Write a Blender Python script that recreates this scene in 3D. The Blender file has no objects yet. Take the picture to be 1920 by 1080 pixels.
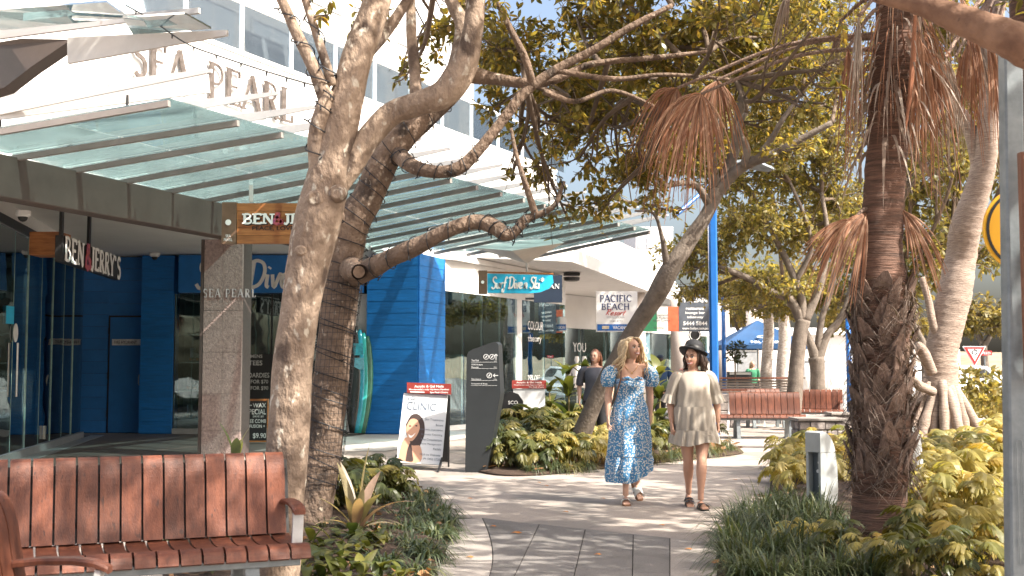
import bpy, math, random
import numpy as np
from mathutils import Vector, Matrix, noise
random.seed(7)
RNG = np.random.default_rng(11)
R = math.radians
S = bpy.context.scene
COL = S.collection

# ---------------------------------------------------------------- camera, sky, sun, exposure
F_PX, CX, CY, HOR, CAM_H = 2200.0, 960.0, 540.0, 692.0, 1.36
PITCH = math.atan((HOR - CY) / F_PX)
cam_data = bpy.data.cameras.new('camera')
cam = bpy.data.objects.new('camera', cam_data)
COL.objects.link(cam)
cam_data.sensor_width = 36.0
cam_data.lens = 36.0 * F_PX / 1920.0
cam_data.clip_start, cam_data.clip_end = 0.1, 3000
cam.location = (0, 0, CAM_H)
cam.rotation_euler = (math.pi / 2 + PITCH, 0, 0)
cam_data.dof.use_dof = True
cam_data.dof.focus_distance = 12.0
cam_data.dof.aperture_fstop = 5.0
S.camera = cam

SUN_EL, SUN_AZ = R(47), R(121)          # azimuth clockwise from +Y (view direction)
world = bpy.data.worlds.new('World')
S.world = world
world.use_nodes = True
wn = world.node_tree.nodes
sky = wn.new('ShaderNodeTexSky')
sky.sky_type = 'NISHITA'
sky.sun_disc = False
sky.sun_elevation = SUN_EL
sky.sun_rotation = SUN_AZ
sky.air_density = 1.0
sky.dust_density = 7.0
sky.ozone_density = 0.6
wn['Background'].inputs['Strength'].default_value = 0.15
world.node_tree.links.new(sky.outputs[0], wn['Background'].inputs['Color'])
sun_data = bpy.data.lights.new('sun', 'SUN')
sun_data.energy = 4.9
sun_data.angle = R(0.55)
sun_data.color = (1.0, 0.93, 0.82)
sun = bpy.data.objects.new('sun', sun_data)
COL.objects.link(sun)
TO_SUN = Vector((math.sin(SUN_AZ) * math.cos(SUN_EL), math.cos(SUN_AZ) * math.cos(SUN_EL), math.sin(SUN_EL)))
sun.rotation_euler = TO_SUN.to_track_quat('Z', 'Y').to_euler()
sun.location = TO_SUN * 40
S.view_settings.view_transform = 'Standard'
S.view_settings.look = 'None'
S.view_settings.exposure = 1.28
S.view_settings.gamma = 1.0
S.view_settings.use_curve_mapping = False
S.render.engine = 'CYCLES'
S.cycles.use_denoising = True
S.cycles.max_bounces = 8
S.cycles.diffuse_bounces = 4
S.cycles.glossy_bounces = 3
S.cycles.transparent_max_bounces = 14
S.cycles.caustics_reflective = False
S.cycles.caustics_refractive = False

# ---------------------------------------------------------------- photograph pixel -> place
FWD = Vector((0, math.cos(PITCH), math.sin(PITCH)))
UPV = Vector((0, -math.sin(PITCH), math.cos(PITCH)))
CAM = Vector((0, 0, CAM_H))
def ray(u, v):
    return FWD + Vector((1, 0, 0)) * ((u - CX) / F_PX) + UPV * ((CY - v) / F_PX)
def P(u, v, D):
    r = ray(u, v)
    return CAM + r * (D / r.y)
def G(u, v, z=0.0):
    r = ray(u, v)
    return CAM + r * ((z - CAM_H) / r.z)
V3 = Vector
Z = Vector((0, 0, 1))

# ---------------------------------------------------------------- materials
MATS = {}
def nodes_of(name):
    m = bpy.data.materials.new(name)
    m.use_nodes = True
    nt = m.node_tree
    return m, nt, nt.nodes['Principled BSDF']
def rgba(c): return (c[0], c[1], c[2], 1)
def M(name, col, rough=0.6, var=0.25, scale=6.0, bump=0.0, bscale=None, metal=0.0, stretch=(1, 1, 1),
      col2=None, objrand=0.0, spec=0.5, detail=5.0, spots=None, coat=0.0, emit=0.0, bdist=.02):
    if name in MATS: return MATS[name]
    m, nt, b = nodes_of(name)
    n, l = nt.nodes, nt.links
    tc = n.new('ShaderNodeTexCoord')
    mp = n.new('ShaderNodeMapping')
    mp.inputs['Scale'].default_value = stretch
    l.new(tc.outputs['Object'], mp.inputs['Vector'])
    oi = n.new('ShaderNodeObjectInfo')
    ad = n.new('ShaderNodeVectorMath'); ad.operation = 'ADD'
    sc = n.new('ShaderNodeVectorMath'); sc.operation = 'SCALE'; sc.inputs['Scale'].default_value = 37.0
    cv = n.new('ShaderNodeCombineXYZ')
    for k in range(3): l.new(oi.outputs['Random'], cv.inputs[k])
    l.new(cv.outputs[0], sc.inputs[0])
    l.new(mp.outputs[0], ad.inputs[0]); l.new(sc.outputs[0], ad.inputs[1])
    vec = ad.outputs[0]
    nz = n.new('ShaderNodeTexNoise')
    nz.inputs['Scale'].default_value = scale; nz.inputs['Detail'].default_value = detail
    nz.inputs['Roughness'].default_value = 0.65
    l.new(vec, nz.inputs['Vector'])
    cr = n.new('ShaderNodeValToRGB')
    c2 = col2 if col2 else tuple(max(0, x * (1 - var)) for x in col)
    c1 = col if col2 else tuple(min(1, x * (1 + var * 0.6)) for x in col)
    cr.color_ramp.elements[0].position = 0.32; cr.color_ramp.elements[1].position = 0.68
    cr.color_ramp.elements[0].color = rgba(c2); cr.color_ramp.elements[1].color = rgba(c1)
    l.new(nz.outputs['Fac'], cr.inputs[0])
    out = cr.outputs[0]
    for spots in ([] if not spots else spots if isinstance(spots, list) else [spots]):      # (colour, scale, coverage)
        sn = n.new('ShaderNodeTexNoise'); sn.inputs['Scale'].default_value = spots[1]; sn.inputs['Detail'].default_value = 3
        l.new(vec, sn.inputs['Vector'])
        sr = n.new('ShaderNodeValToRGB')
        sr.color_ramp.elements[0].position = 1 - spots[2] - 0.04; sr.color_ramp.elements[1].position = 1 - spots[2] + 0.04
        l.new(sn.outputs['Fac'], sr.inputs[0])
        mx = n.new('ShaderNodeMix'); mx.data_type = 'RGBA'
        l.new(sr.outputs[0], mx.inputs['Factor']); l.new(out, mx.inputs['A'])
        mx.inputs['B'].default_value = rgba(spots[0])
        out = mx.outputs['Result']
    if objrand:
        hs = n.new('ShaderNodeHueSaturation')
        mr = n.new('ShaderNodeMapRange')
        mr.inputs['To Min'].default_value = 1 - objrand; mr.inputs['To Max'].default_value = 1 + objrand
        l.new(oi.outputs['Random'], mr.inputs['Value'])
        l.new(mr.outputs[0], hs.inputs['Value']); l.new(out, hs.inputs['Color'])
        out = hs.outputs[0]
    l.new(out, b.inputs['Base Color'])
    b.inputs['Roughness'].default_value = rough
    b.inputs['Metallic'].default_value = metal
    b.inputs['Specular IOR Level'].default_value = spec
    if coat: b.inputs['Coat Weight'].default_value = coat; b.inputs['Coat Roughness'].default_value = 0.15
    if emit:
        l.new(out, b.inputs['Emission Color']); b.inputs['Emission Strength'].default_value = emit
    if bump:
        bn = n.new('ShaderNodeTexNoise'); bn.inputs['Scale'].default_value = bscale or scale * 4
        bn.inputs['Detail'].default_value = 6
        l.new(vec, bn.inputs['Vector'])
        bp = n.new('ShaderNodeBump'); bp.inputs['Strength'].default_value = min(1, bump); bp.inputs['Distance'].default_value = bdist
        l.new(bn.outputs['Fac'], bp.inputs['Height']); l.new(bp.outputs[0], b.inputs['Normal'])
    MATS[name] = m
    return m
def glass(name, tint=(0.75, 0.85, 0.85), base=0.12, rough=0.02, dirt=0.0, dirtcol=(0.6, 0.68, 0.66), ripple=0.0, dscale=3.0, gtint=(1, 1, 1)):
    if name in MATS: return MATS[name]
    m, nt, b = nodes_of(name)
    n, l = nt.nodes, nt.links
    n.remove(b)
    out = n['Material Output']
    tr = n.new('ShaderNodeBsdfTransparent'); tr.inputs[0].default_value = rgba(tint)
    gl = n.new('ShaderNodeBsdfGlossy'); gl.inputs['Roughness'].default_value = rough; gl.inputs[0].default_value = rgba(gtint)
    fr = n.new('ShaderNodeLayerWeight'); fr.inputs['Blend'].default_value = 0.25
    mr = n.new('ShaderNodeMapRange'); mr.inputs['To Min'].default_value = base; mr.inputs['To Max'].default_value = 0.95
    l.new(fr.outputs['Fresnel'], mr.inputs['Value'])
    mx = n.new('ShaderNodeMixShader')
    l.new(mr.outputs[0], mx.inputs[0]); l.new(tr.outputs[0], mx.inputs[1]); l.new(gl.outputs[0], mx.inputs[2])
    last = mx.outputs[0]
    tc = n.new('ShaderNodeTexCoord')
    if ripple:
        nz = n.new('ShaderNodeTexNoise'); nz.inputs['Scale'].default_value = 0.9; nz.inputs['Detail'].default_value = 1
        mp = n.new('ShaderNodeMapping'); mp.inputs['Scale'].default_value = (1, 1, 2.2)
        l.new(tc.outputs['Object'], mp.inputs[0]); l.new(mp.outputs[0], nz.inputs['Vector'])
        bp = n.new('ShaderNodeBump'); bp.inputs['Strength'].default_value = ripple; bp.inputs['Distance'].default_value = 0.05
        l.new(nz.outputs['Fac'], bp.inputs['Height']); l.new(bp.outputs[0], gl.inputs['Normal'])
    if dirt:
        d1 = n.new('ShaderNodeBsdfDiffuse'); d1.inputs[0].default_value = rgba(dirtcol)
        d2 = n.new('ShaderNodeBsdfTranslucent'); d2.inputs[0].default_value = rgba(dirtcol)
        dm = n.new('ShaderNodeMixShader'); dm.inputs[0].default_value = 0.6
        l.new(d1.outputs[0], dm.inputs[1]); l.new(d2.outputs[0], dm.inputs[2])
        nz = n.new('ShaderNodeTexNoise'); nz.inputs['Scale'].default_value = dscale; nz.inputs['Detail'].default_value = 8
        nz.inputs['Roughness'].default_value = 0.7
        l.new(tc.outputs['Object'], nz.inputs['Vector'])
        mr2 = n.new('ShaderNodeMapRange'); mr2.inputs['From Min'].default_value = 0.35; mr2.inputs['From Max'].default_value = 0.7
        mr2.inputs['To Min'].default_value = dirt * 0.35; mr2.inputs['To Max'].default_value = dirt
        l.new(nz.outputs['Fac'], mr2.inputs['Value'])
        m2 = n.new('ShaderNodeMixShader')
        l.new(mr2.outputs[0], m2.inputs[0]); l.new(last, m2.inputs[1]); l.new(dm.outputs[0], m2.inputs[2])
        last = m2.outputs[0]
    l.new(last, out.inputs['Surface'])
    MATS[name] = m
    return m
def leafmat(name, cols, trans=0.35, rough=0.45, tcol=None, spec=0.5):
    """leaf colours picked by the per-leaf random attribute; light passes through"""
    if name in MATS: return MATS[name]
    m, nt, b = nodes_of(name)
    n, l = nt.nodes, nt.links
    out = n['Material Output']
    at = n.new('ShaderNodeAttribute'); at.attribute_name = 'rnd'
    oi = n.new('ShaderNodeObjectInfo')
    ad = n.new('ShaderNodeMath'); ad.operation = 'ADD'
    fr = n.new('ShaderNodeMath'); fr.operation = 'FRACT'
    l.new(at.outputs['Fac'], ad.inputs[0]); l.new(oi.outputs['Random'], ad.inputs[1]); l.new(ad.outputs[0], fr.inputs[0])
    cr = n.new('ShaderNodeValToRGB')
    e = cr.color_ramp.elements
    while len(e) < len(cols): e.new(0.5)
    for k, c in enumerate(cols):
        e[k].position = k / (len(cols) - 1); e[k].color = rgba(c)
    l.new(fr.outputs[0], cr.inputs[0])
    nz = n.new('ShaderNodeTexNoise'); nz.inputs['Scale'].default_value = 25
    tc = n.new('ShaderNodeTexCoord'); l.new(tc.outputs['Object'], nz.inputs['Vector'])
    hs = n.new('ShaderNodeHueSaturation')
    mr = n.new('ShaderNodeMapRange'); mr.inputs['To Min'].default_value = 0.75; mr.inputs['To Max'].default_value = 1.25
    l.new(nz.outputs['Fac'], mr.inputs['Value']); l.new(mr.outputs[0], hs.inputs['Value']); l.new(cr.outputs[0], hs.inputs['Color'])
    l.new(hs.outputs[0], b.inputs['Base Color'])
    b.inputs['Roughness'].default_value = rough
    b.inputs['Specular IOR Level'].default_value = spec
    tl = n.new('ShaderNodeBsdfTranslucent')
    gm = n.new('ShaderNodeMix'); gm.data_type = 'RGBA'; gm.blend_type = 'MULTIPLY'; gm.inputs['Factor'].default_value = 1.0
    gm.inputs['B'].default_value = rgba(tcol or (2.0, 1.9, 0.9))
    l.new(hs.outputs[0], gm.inputs['A']); l.new(gm.outputs['Result'], tl.inputs[0])
    mx = n.new('ShaderNodeMixShader'); mx.inputs[0].default_value = trans
    l.new(b.outputs[0], mx.inputs[1]); l.new(tl.outputs[0], mx.inputs[2]); l.new(mx.outputs[0], out.inputs['Surface'])
    MATS[name] = m
    return m

# ---------------------------------------------------------------- mesh builder
class MB:
    def __init__(s): s.v = []; s.f = []; s.mi = []; s.cur = 0
    def add(s, vs, fs):
        o = len(s.v); s.v += [tuple(p) for p in vs]
        for f in fs: s.f.append(tuple(i + o for i in f)); s.mi.append(s.cur)
        return s
    def poly(s, pts, ext=None):
        n = len(pts)
        if ext is None: return s.add(pts, [tuple(range(n))])
        e = V3(ext); q = [V3(p) + e for p in pts]
        fs = [tuple(range(n))[::-1], tuple(range(n, 2 * n))]
        fs += [(i, (i + 1) % n, n + (i + 1) % n, n + i) for i in range(n)]
        return s.add(list(pts) + q, fs)
    def box(s, c, d, ax=None):
        X, Y, Zz = ax if ax else (V3((1, 0, 0)), V3((0, 1, 0)), V3((0, 0, 1)))
        c = V3(c); X = X * d[0] / 2; Y = Y * d[1] / 2; Zz = Zz * d[2] / 2
        vs = [c + X * i + Y * j + Zz * k for k in (-1, 1) for j in (-1, 1) for i in (-1, 1)]
        return s.add(vs, [(0, 2, 3, 1), (4, 5, 7, 6), (0, 1, 5, 4), (2, 6, 7, 3), (0, 4, 6, 2), (1, 3, 7, 5)])
    def bar(s, a, b, w, h, up=Z, ch=0.0):
        """rectangular bar from a to b (chamfered long edges)"""
        a = V3(a); b = V3(b); d = (b - a).normalized(); up = V3(up)
        sd = d.cross(up)
        if sd.length < 1e-5: sd = d.cross(V3((1, 0, 0)))
        sd.normalize(); u = sd.cross(d).normalized()
        w2, h2 = w / 2, h / 2
        if ch: pr = [(-w2 + ch, -h2), (w2 - ch, -h2), (w2, -h2 + ch), (w2, h2 - ch), (w2 - ch, h2), (-w2 + ch, h2), (-w2, h2 - ch), (-w2, -h2 + ch)]
        else: pr = [(-w2, -h2), (w2, -h2), (w2, h2), (-w2, h2)]
        return s.poly([a + sd * x + u * y for x, y in pr], b - a)
    def tube(s, pts, rad, n=8, cap=True, ell=None):
        pts = [V3(p) for p in pts]; k = len(pts)
        if not hasattr(rad, '__len__'): rad = [rad] * k
        o = len(s.v); up = None
        for i, p in enumerate(pts):
            t = (pts[min(i + 1, k - 1)] - pts[max(i - 1, 0)])
            t = t.normalized() if t.length > 1e-9 else Z.copy()
            if up is None:
                up = V3((0, 0, 1)) if abs(t.z) < 0.9 else V3((0, 1, 0))
                if ell is not None: up = V3((0, 1, 0)) if abs(t.y) < 0.9 else V3((0, 0, 1))
            x = up.cross(t)
            if x.length < 1e-6: x = V3((1, 0, 0)).cross(t)
            x.normalize(); up = t.cross(x).normalized()
            r = rad[i]; rx, ry = (r if hasattr(r, '__len__') else (r, r))
            for j in range(n):
                a = 2 * math.pi * j / n
                s.v.append(tuple(p + x * (math.cos(a) * rx) + up * (math.sin(a) * ry)))
        for i in range(k - 1):
            for j in range(n):
                s.f.append((o + i * n + j, o + i * n + (j + 1) % n, o + (i + 1) * n + (j + 1) % n, o + (i + 1) * n + j)); s.mi.append(s.cur)
        if cap:
            s.f.append(tuple(o + j for j in range(n))[::-1]); s.f.append(tuple(o + (k - 1) * n + j for j in range(n))); s.mi += [s.cur] * 2
        return s
    def rings(s, rs, cap=True):
        n = len(rs[0]); o = len(s.v)
        for r in rs: s.v += [tuple(p) for p in r]
        for i in range(len(rs) - 1):
            for j in range(n):
                s.f.append((o + i * n + j, o + i * n + (j + 1) % n, o + (i + 1) * n + (j + 1) % n, o + (i + 1) * n + j)); s.mi.append(s.cur)
        if cap:
            s.f.append(tuple(o + j for j in range(n))[::-1]); s.f.append(tuple(o + (len(rs) - 1) * n + j for j in range(n))); s.mi += [s.cur] * 2
        return s
    def lathe(s, prof, c=(0, 0, 0), n=20, cap=True):
        c = V3(c)
        return s.rings([[c + V3((r * math.cos(2 * math.pi * j / n), r * math.sin(2 * math.pi * j / n), z)) for j in range(n)] for r, z in prof], cap)
    def ball(s, c, r, n=10, m=7, sq=(1, 1, 1)):
        c = V3(c); rs = []
        for i in range(m + 1):
            a = -math.pi / 2 + math.pi * i / m; q = max(math.cos(a), 0.02)
            rs.append([c + V3((r * sq[0] * q * math.cos(2 * math.pi * j / n), r * sq[1] * q * math.sin(2 * math.pi * j / n), r * sq[2] * math.sin(a))) for j in range(n)])
        return s.rings(rs)
    def sheet(s, rows):
        n = len(rows[0]); o = len(s.v)
        for r in rows: s.v += [tuple(p) for p in r]
        for i in range(len(rows) - 1):
            for j in range(n - 1):
                s.f.append((o + i * n + j, o + i * n + j + 1, o + (i + 1) * n + j + 1, o + (i + 1) * n + j)); s.mi.append(s.cur)
        return s
    def mesh(s, name, off=None, smooth=False, mats=None):
        me = bpy.data.meshes.new(name)
        v = s.v if off is None else [(p[0] - off[0], p[1] - off[1], p[2] - off[2]) for p in s.v]
        me.from_pydata(v, [], s.f)
        if any(s.mi): me.polygons.foreach_set('material_index', s.mi)
        if smooth:
            me.polygons.foreach_set('use_smooth', [True] * len(s.f))
        for m in (mats if isinstance(mats, (list, tuple)) else [mats]):
            if m: me.materials.append(m)
        me.update()
        return me
OFF = {}
def _link(o, parent):
    COL.objects.link(o)
    if parent: o.parent = parent
def tag(o, label=None, cat=None, group=None, kind=None):
    if label: o['label'] = label
    if cat: o['category'] = cat
    if group: o['group'] = group
    if kind: o['kind'] = kind
    return o
def thing(name, label, cat, loc=(0, 0, 0), group=None, rotz=0):
    o = bpy.data.objects.new(name, None); o.empty_display_size = 0.1
    COL.objects.link(o); o.location = loc; o.rotation_euler = (0, 0, rotz)
    OFF[o.name] = V3(loc)
    return tag(o, label, cat, group)
def part(name, mb, mat, parent, label=None, kind=None, smooth=False):
    off = OFF[parent.name]
    me = mb if isinstance(mb, bpy.types.Mesh) else mb.mesh(name, off, smooth, mat)
    o = bpy.data.objects.new(name, me); _link(o, parent); OFF[o.name] = off
    return tag(o, label, None, None, kind)
def solo(name, mb, mat, label, cat, group=None, loc=None, smooth=False, kind=None):
    if loc is None:
        a = np.array(mb.v); loc = V3((a[:, 0].mean(), a[:, 1].mean(), a[:, 2].min()))
    o = bpy.data.objects.new(name, mb.mesh(name, loc, smooth, mat)); COL.objects.link(o)
    o.location = loc; OFF[o.name] = V3(loc)
    return tag(o, label, cat, group, kind)
def struct(name, mb, mat, smooth=False, kind='structure'):
    o = bpy.data.objects.new(name, mb.mesh(name, None, smooth, mat)); COL.objects.link(o)
    OFF[o.name] = V3((0, 0, 0)); o['kind'] = kind
    return o
KIDS = {}
def copy_tree(o, parent=None, **kw):
    c = o.copy(); COL.objects.link(c)
    if parent: c.parent = parent
    OFF[c.name] = OFF.get(o.name, V3((0, 0, 0)))
    for k, x in kw.items():
        if k == 'loc': c.location = x
        elif k == 'rotz': c.rotation_euler = (0, 0, x)
        elif k == 'scale': c.scale = (x, x, x)
        else: c[k] = x
    for ch in list(o.children): copy_tree(ch, c)
    return c
def shared(name, me, parent, matrix=None, label=None):
    o = bpy.data.objects.new(name, me); _link(o, parent); OFF[o.name] = OFF.get(parent.name, V3((0, 0, 0)))
    if matrix is not None: o.matrix_local = matrix
    return o
def cat_rom(pts, per=5):
    """Catmull-Rom through rows of numbers"""
    A = [np.array(p, float) for p in pts]
    A = [2 * A[0] - A[1]] + A + [2 * A[-1] - A[-2]]
    out = []
    for i in range(1, len(A) - 2):
        p0, p1, p2, p3 = A[i - 1:i + 3]
        for k in range(per):
            t = k / per
            out.append(0.5 * (2 * p1 + (p2 - p0) * t + (2 * p0 - 5 * p1 + 4 * p2 - p3) * t * t + (3 * p1 - p0 - 3 * p2 + p3) * t ** 3))
    out.append(A[-2])
    return out

# ---------------------------------------------------------------- many small leaves as one mesh
def field(name, V, F, pos, X, Y, Zv, scale, mat, parent=None, kind='stuff', off=None, rnd=None):
    """template verts V, faces F (same vertex count) copied to frames (X,Y,Zv rows) -> one mesh"""
    pos = np.asarray(pos, float); N = len(pos); V = np.asarray(V, float); nv = len(V)
    sc = np.asarray(scale, float).reshape(N, 1, 1) if np.ndim(scale) else scale
    W = V[None, :, 0:1] * X[:, None, :] + V[None, :, 1:2] * Y[:, None, :] + V[None, :, 2:3] * Zv[:, None, :]
    W = W * sc + pos[:, None, :]
    return rawfield(name, W, F, mat, parent, kind, off, rnd)
def rawfield(name, W, F, mat, parent=None, kind='stuff', off=None, rnd=None):
    N, nv = W.shape[0], W.shape[1]
    if parent is not None: off = OFF[parent.name]
    if off is not None: W = W - np.array(off)[None, None, :]
    F = np.asarray(F); k = F.shape[1]
    idx = (F[None] + (np.arange(N) * nv)[:, None, None]).reshape(-1)
    me = bpy.data.meshes.new(name)
    me.vertices.add(N * nv); me.vertices.foreach_set('co', W.astype(np.float32).ravel())
    nf = N * len(F)
    me.loops.add(nf * k); me.loops.foreach_set('vertex_index', idx.astype(np.int32))
    me.polygons.add(nf); me.polygons.foreach_set('loop_start', (np.arange(nf) * k).astype(np.int32))
    me.update(calc_edges=True)
    if rnd is None: rnd = RNG.random(N)
    a = me.attributes.new('rnd', 'FLOAT', 'POINT'); a.data.foreach_set('value', np.repeat(rnd, nv).astype(np.float32))
    me.materials.append(mat)
    o = bpy.data.objects.new(name, me)
    if parent is not None: _link(o, parent); OFF[o.name] = OFF[parent.name]
    else:
        COL.objects.link(o); OFF[o.name] = V3(off) if off is not None else V3((0, 0, 0))
        if off is not None: o.location = off
    if kind: o['kind'] = kind
    return o
def unit(a): return a / np.maximum(np.linalg.norm(a, axis=-1, keepdims=True), 1e-9)
def frames(dirs, up=None, jitter=0.0):
    """X along dirs, Z near up"""
    X = unit(np.asarray(dirs, float)); N = len(X)
    U = np.tile(np.array([0, 0, 1.0]), (N, 1)) if up is None else np.asarray(up, float)
    U = U + RNG.normal(0, jitter, (N, 3)) if jitter else U
    Y = unit(np.cross(U, X)); Zv = np.cross(X, Y)
    return X, Y, Zv
OVAL_V = [(0, 0, 0), (.35, .22, .03), (.35, -.22, .03), (.72, .19, .0), (.72, -.19, .0), (1, 0, -.06)]
OVAL_F = [(0, 2, 1), (1, 2, 4), (1, 4, 3), (3, 4, 5)]
def blades(name, pos, az, el, L, w, droop, mat, parent=None, off=None, nseg=4, kind='stuff', rnd=None, fold=0.0, taper=1.3):
    """strap leaves rising at el towards az and drooping"""
    pos = np.asarray(pos, float); N = len(pos)
    d = np.stack([np.cos(az) * np.cos(el), np.sin(az) * np.cos(el), np.sin(el)], 1)
    sd = np.stack([-np.sin(az), np.cos(az), np.zeros(N)], 1)
    L = np.broadcast_to(L, (N,)); w = np.broadcast_to(w, (N,)); droop = np.broadcast_to(droop, (N,))
    rows = []
    for i in range(nseg + 1):
        t = i / nseg
        c = pos + d * (L * t)[:, None]; c[:, 2] -= droop * L * t * t
        ww = w * (0.5 + 0.5 * min(1, t * 4)) * (1 - t ** taper) + 0.0008
        up = np.zeros((N, 3)); up[:, 2] = fold * ww
        rows += [c - sd * ww[:, None] / 2 + up, c + sd * ww[:, None] / 2 + up]
    W = np.stack(rows, 1)
    F = [(2 * i, 2 * i + 1, 2 * i + 3, 2 * i + 2) for i in range(nseg)]
    return rawfield(name, W, F, mat, parent, kind, off, rnd)

# ---------------------------------------------------------------- lettering
def text(body, O, r, u, w, h, mat, parent, name='lettering', ext=0.004, bold=0.0, align='L', shear=0.0, mirror=False):
    """built-in letters fitted to a w x h box whose lower-left corner is O; r right, u up; w None keeps the natural width"""
    c = bpy.data.curves.new('t', 'FONT'); c.body = body; c.size = 1; c.resolution_u = 3; c.offset = bold; c.shear = shear
    c.space_line = 1.0
    if align == 'C': c.align_x = 'CENTER'
    if align == 'Rt': c.align_x = 'RIGHT'
    o = bpy.data.objects.new('t', c); COL.objects.link(o)
    dg = bpy.context.evaluated_depsgraph_get()
    tm = bpy.data.meshes.new_from_object(o.evaluated_get(dg))
    vs = np.array([v.co for v in tm.vertices]); fs = [tuple(p.vertices) for p in tm.polygons]
    bpy.data.objects.remove(o); bpy.data.curves.remove(c); bpy.data.meshes.remove(tm)
    mn, mx = vs.min(0), vs.max(0)
    sy = h / (mx[1] - mn[1]); sx = w / (mx[0] - mn[0]) if w else sy
    r = V3(r).normalized(); u = V3(u).normalized(); nn = r.cross(u); O = V3(O)
    mb = MB(); out = []
    for q in vs:
        x = (q[0] - mn[0]) * sx
        if mirror: x = (mx[0] - q[0]) * sx
        out.append(O + r * x + u * ((q[1] - mn[1]) * sy) + nn * ext)
    mb.add(out, fs)
    if parent is None: return mb
    return part(name, mb, mat, parent)
def arc(cx, cy, rx, ry, a0, a1, n=7):
    return [(cx + rx * math.cos(R(a0 + (a1 - a0) * i / n)), cy + ry * math.sin(R(a0 + (a1 - a0) * i / n))) for i in range(n + 1)]
def glyphs():
    T, t = 1, 0
    g = {}
    g['A'] = (.74, [([(.02, 0), (.36, 1)], t), ([(.36, 1), (.7, 0)], T), ([(.14, .33), (.58, .33)], t)], [(.02, 0), (.7, 0)])
    g['B'] = (.62, [([(.12, 0), (.12, 1)], T), ([(.12, .95)] + arc(.3, .74, .2, .22, 90, -90) + [(.12, .52)], t), ([(.12, .5)] + arc(.32, .26, .24, .23, 90, -90) + [(.12, .03)], t)], [(.12, 0), (.12, 1)])
    g['C'] = (.7, [(arc(.4, .5, .34, .48, 45, 315, 14), t), (arc(.4, .5, .34, .46, 120, 240, 7), T)], [(.66, .8)])
    g['E'] = (.58, [([(.12, 0), (.12, 1)], T), ([(.12, .96), (.52, .96)], t), ([(.12, .52), (.44, .52)], t), ([(.12, .04), (.55, .04)], t), ([(.52, .98), (.52, .8)], t), ([(.55, .02), (.55, .2)], t)], [(.12, 0), (.12, 1)])
    g['F'] = (.54, [([(.12, 0), (.12, 1)], T), ([(.12, .96), (.5, .96)], t), ([(.12, .52), (.42, .52)], t), ([(.5, .98), (.5, .8)], t)], [(.12, 0), (.12, 1)])
    g['H'] = (.74, [([(.12, 0), (.12, 1)], T), ([(.62, 0), (.62, 1)], T), ([(.12, .52), (.62, .52)], t)], [(.12, 0), (.12, 1), (.62, 0), (.62, 1)])
    g['I'] = (.3, [([(.14, 0), (.14, 1)], T)], [(.14, 0), (.14, 1)])
    g['J'] = (.42, [([(.28, 1), (.28, .15), (.18, -.02), (.04, .06)], T)], [(.28, 1)])
    g['L'] = (.54, [([(.12, 0), (.12, 1)], T), ([(.12, .04), (.5, .04)], t), ([(.5, .02), (.5, .24)], t)], [(.12, 0), (.12, 1)])
    g['M'] = (.86, [([(.1, 0), (.1, 1)], t), ([(.1, 1), (.43, .05)], T), ([(.43, .05), (.76, 1)], t), ([(.76, 1), (.76, 0)], T)], [(.1, 0), (.76, 0), (.1, 1), (.76, 1)])
    g['N'] = (.76, [([(.1, 0), (.1, 1)], t), ([(.1, 1), (.64, 0)], T), ([(.64, 0), (.64, 1)], t)], [(.1, 0), (.1, 1), (.64, 1)])
    g['P'] = (.58, [([(.12, 0), (.12, 1)], T), ([(.12, .95)] + arc(.3, .7, .23, .26, 90, -90) + [(.12, .44)], t)], [(.12, 0), (.12, 1)])
    g['R'] = (.66, [([(.12, 0), (.12, 1)], T), ([(.12, .95)] + arc(.3, .73, .22, .23, 90, -90) + [(.12, .5)], t), ([(.3, .5), (.6, 0)], T)], [(.12, 0), (.12, 1), (.6, 0)])
    g['S'] = (.52, [([(.42, .84)] + arc(.26, .74, .18, .23, 45, 270, 8) + arc(.26, .26, .19, .25, 90, -140, 8)[1:], .5)], [])
    g['Y'] = (.7, [([(.04, 1), (.34, .48)], T), ([(.64, 1), (.34, .48)], t), ([(.34, .5), (.34, 0)], T)], [(.04, 1), (.64, 1), (.34, 0)])
    g["'"] = (.2, [([(.08, 1), (.06, .78)], T)], [])
    g['&'] = (.7, [([(.66, .05), (.2, .7), (.25, .92), (.4, .9), (.42, .72), (.1, .38), (.1, .12), (.28, .02), (.5, .15), (.62, .42)], .6)], [])
    g[' '] = (.36, [], [])
    return g
GLY = glyphs()
def ribbon2(mb, pts, w, O, r, u, nn, k, ext):
    """thick polyline in the plane O,r,u"""
    pts = [V3((p[0], p[1], 0)) for p in pts]; a = []; b = []
    for i, p in enumerate(pts):
        t = pts[min(i + 1, len(pts) - 1)] - pts[max(i - 1, 0)]
        t = t.normalized() if t.length > 1e-9 else V3((1, 0, 0))
        q = V3((-t.y, t.x, 0)) * w / 2
        a.append(p + q); b.append(p - q)
    f = lambda p, d: O + r * p.x + u * p.y + nn * d
    d0 = k * 0.0004
    for i in range(len(pts) - 1):
        quad = [b[i], b[i + 1], a[i + 1], a[i]]
        mb.poly([f(p, d0) for p in quad], nn * ext)
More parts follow.
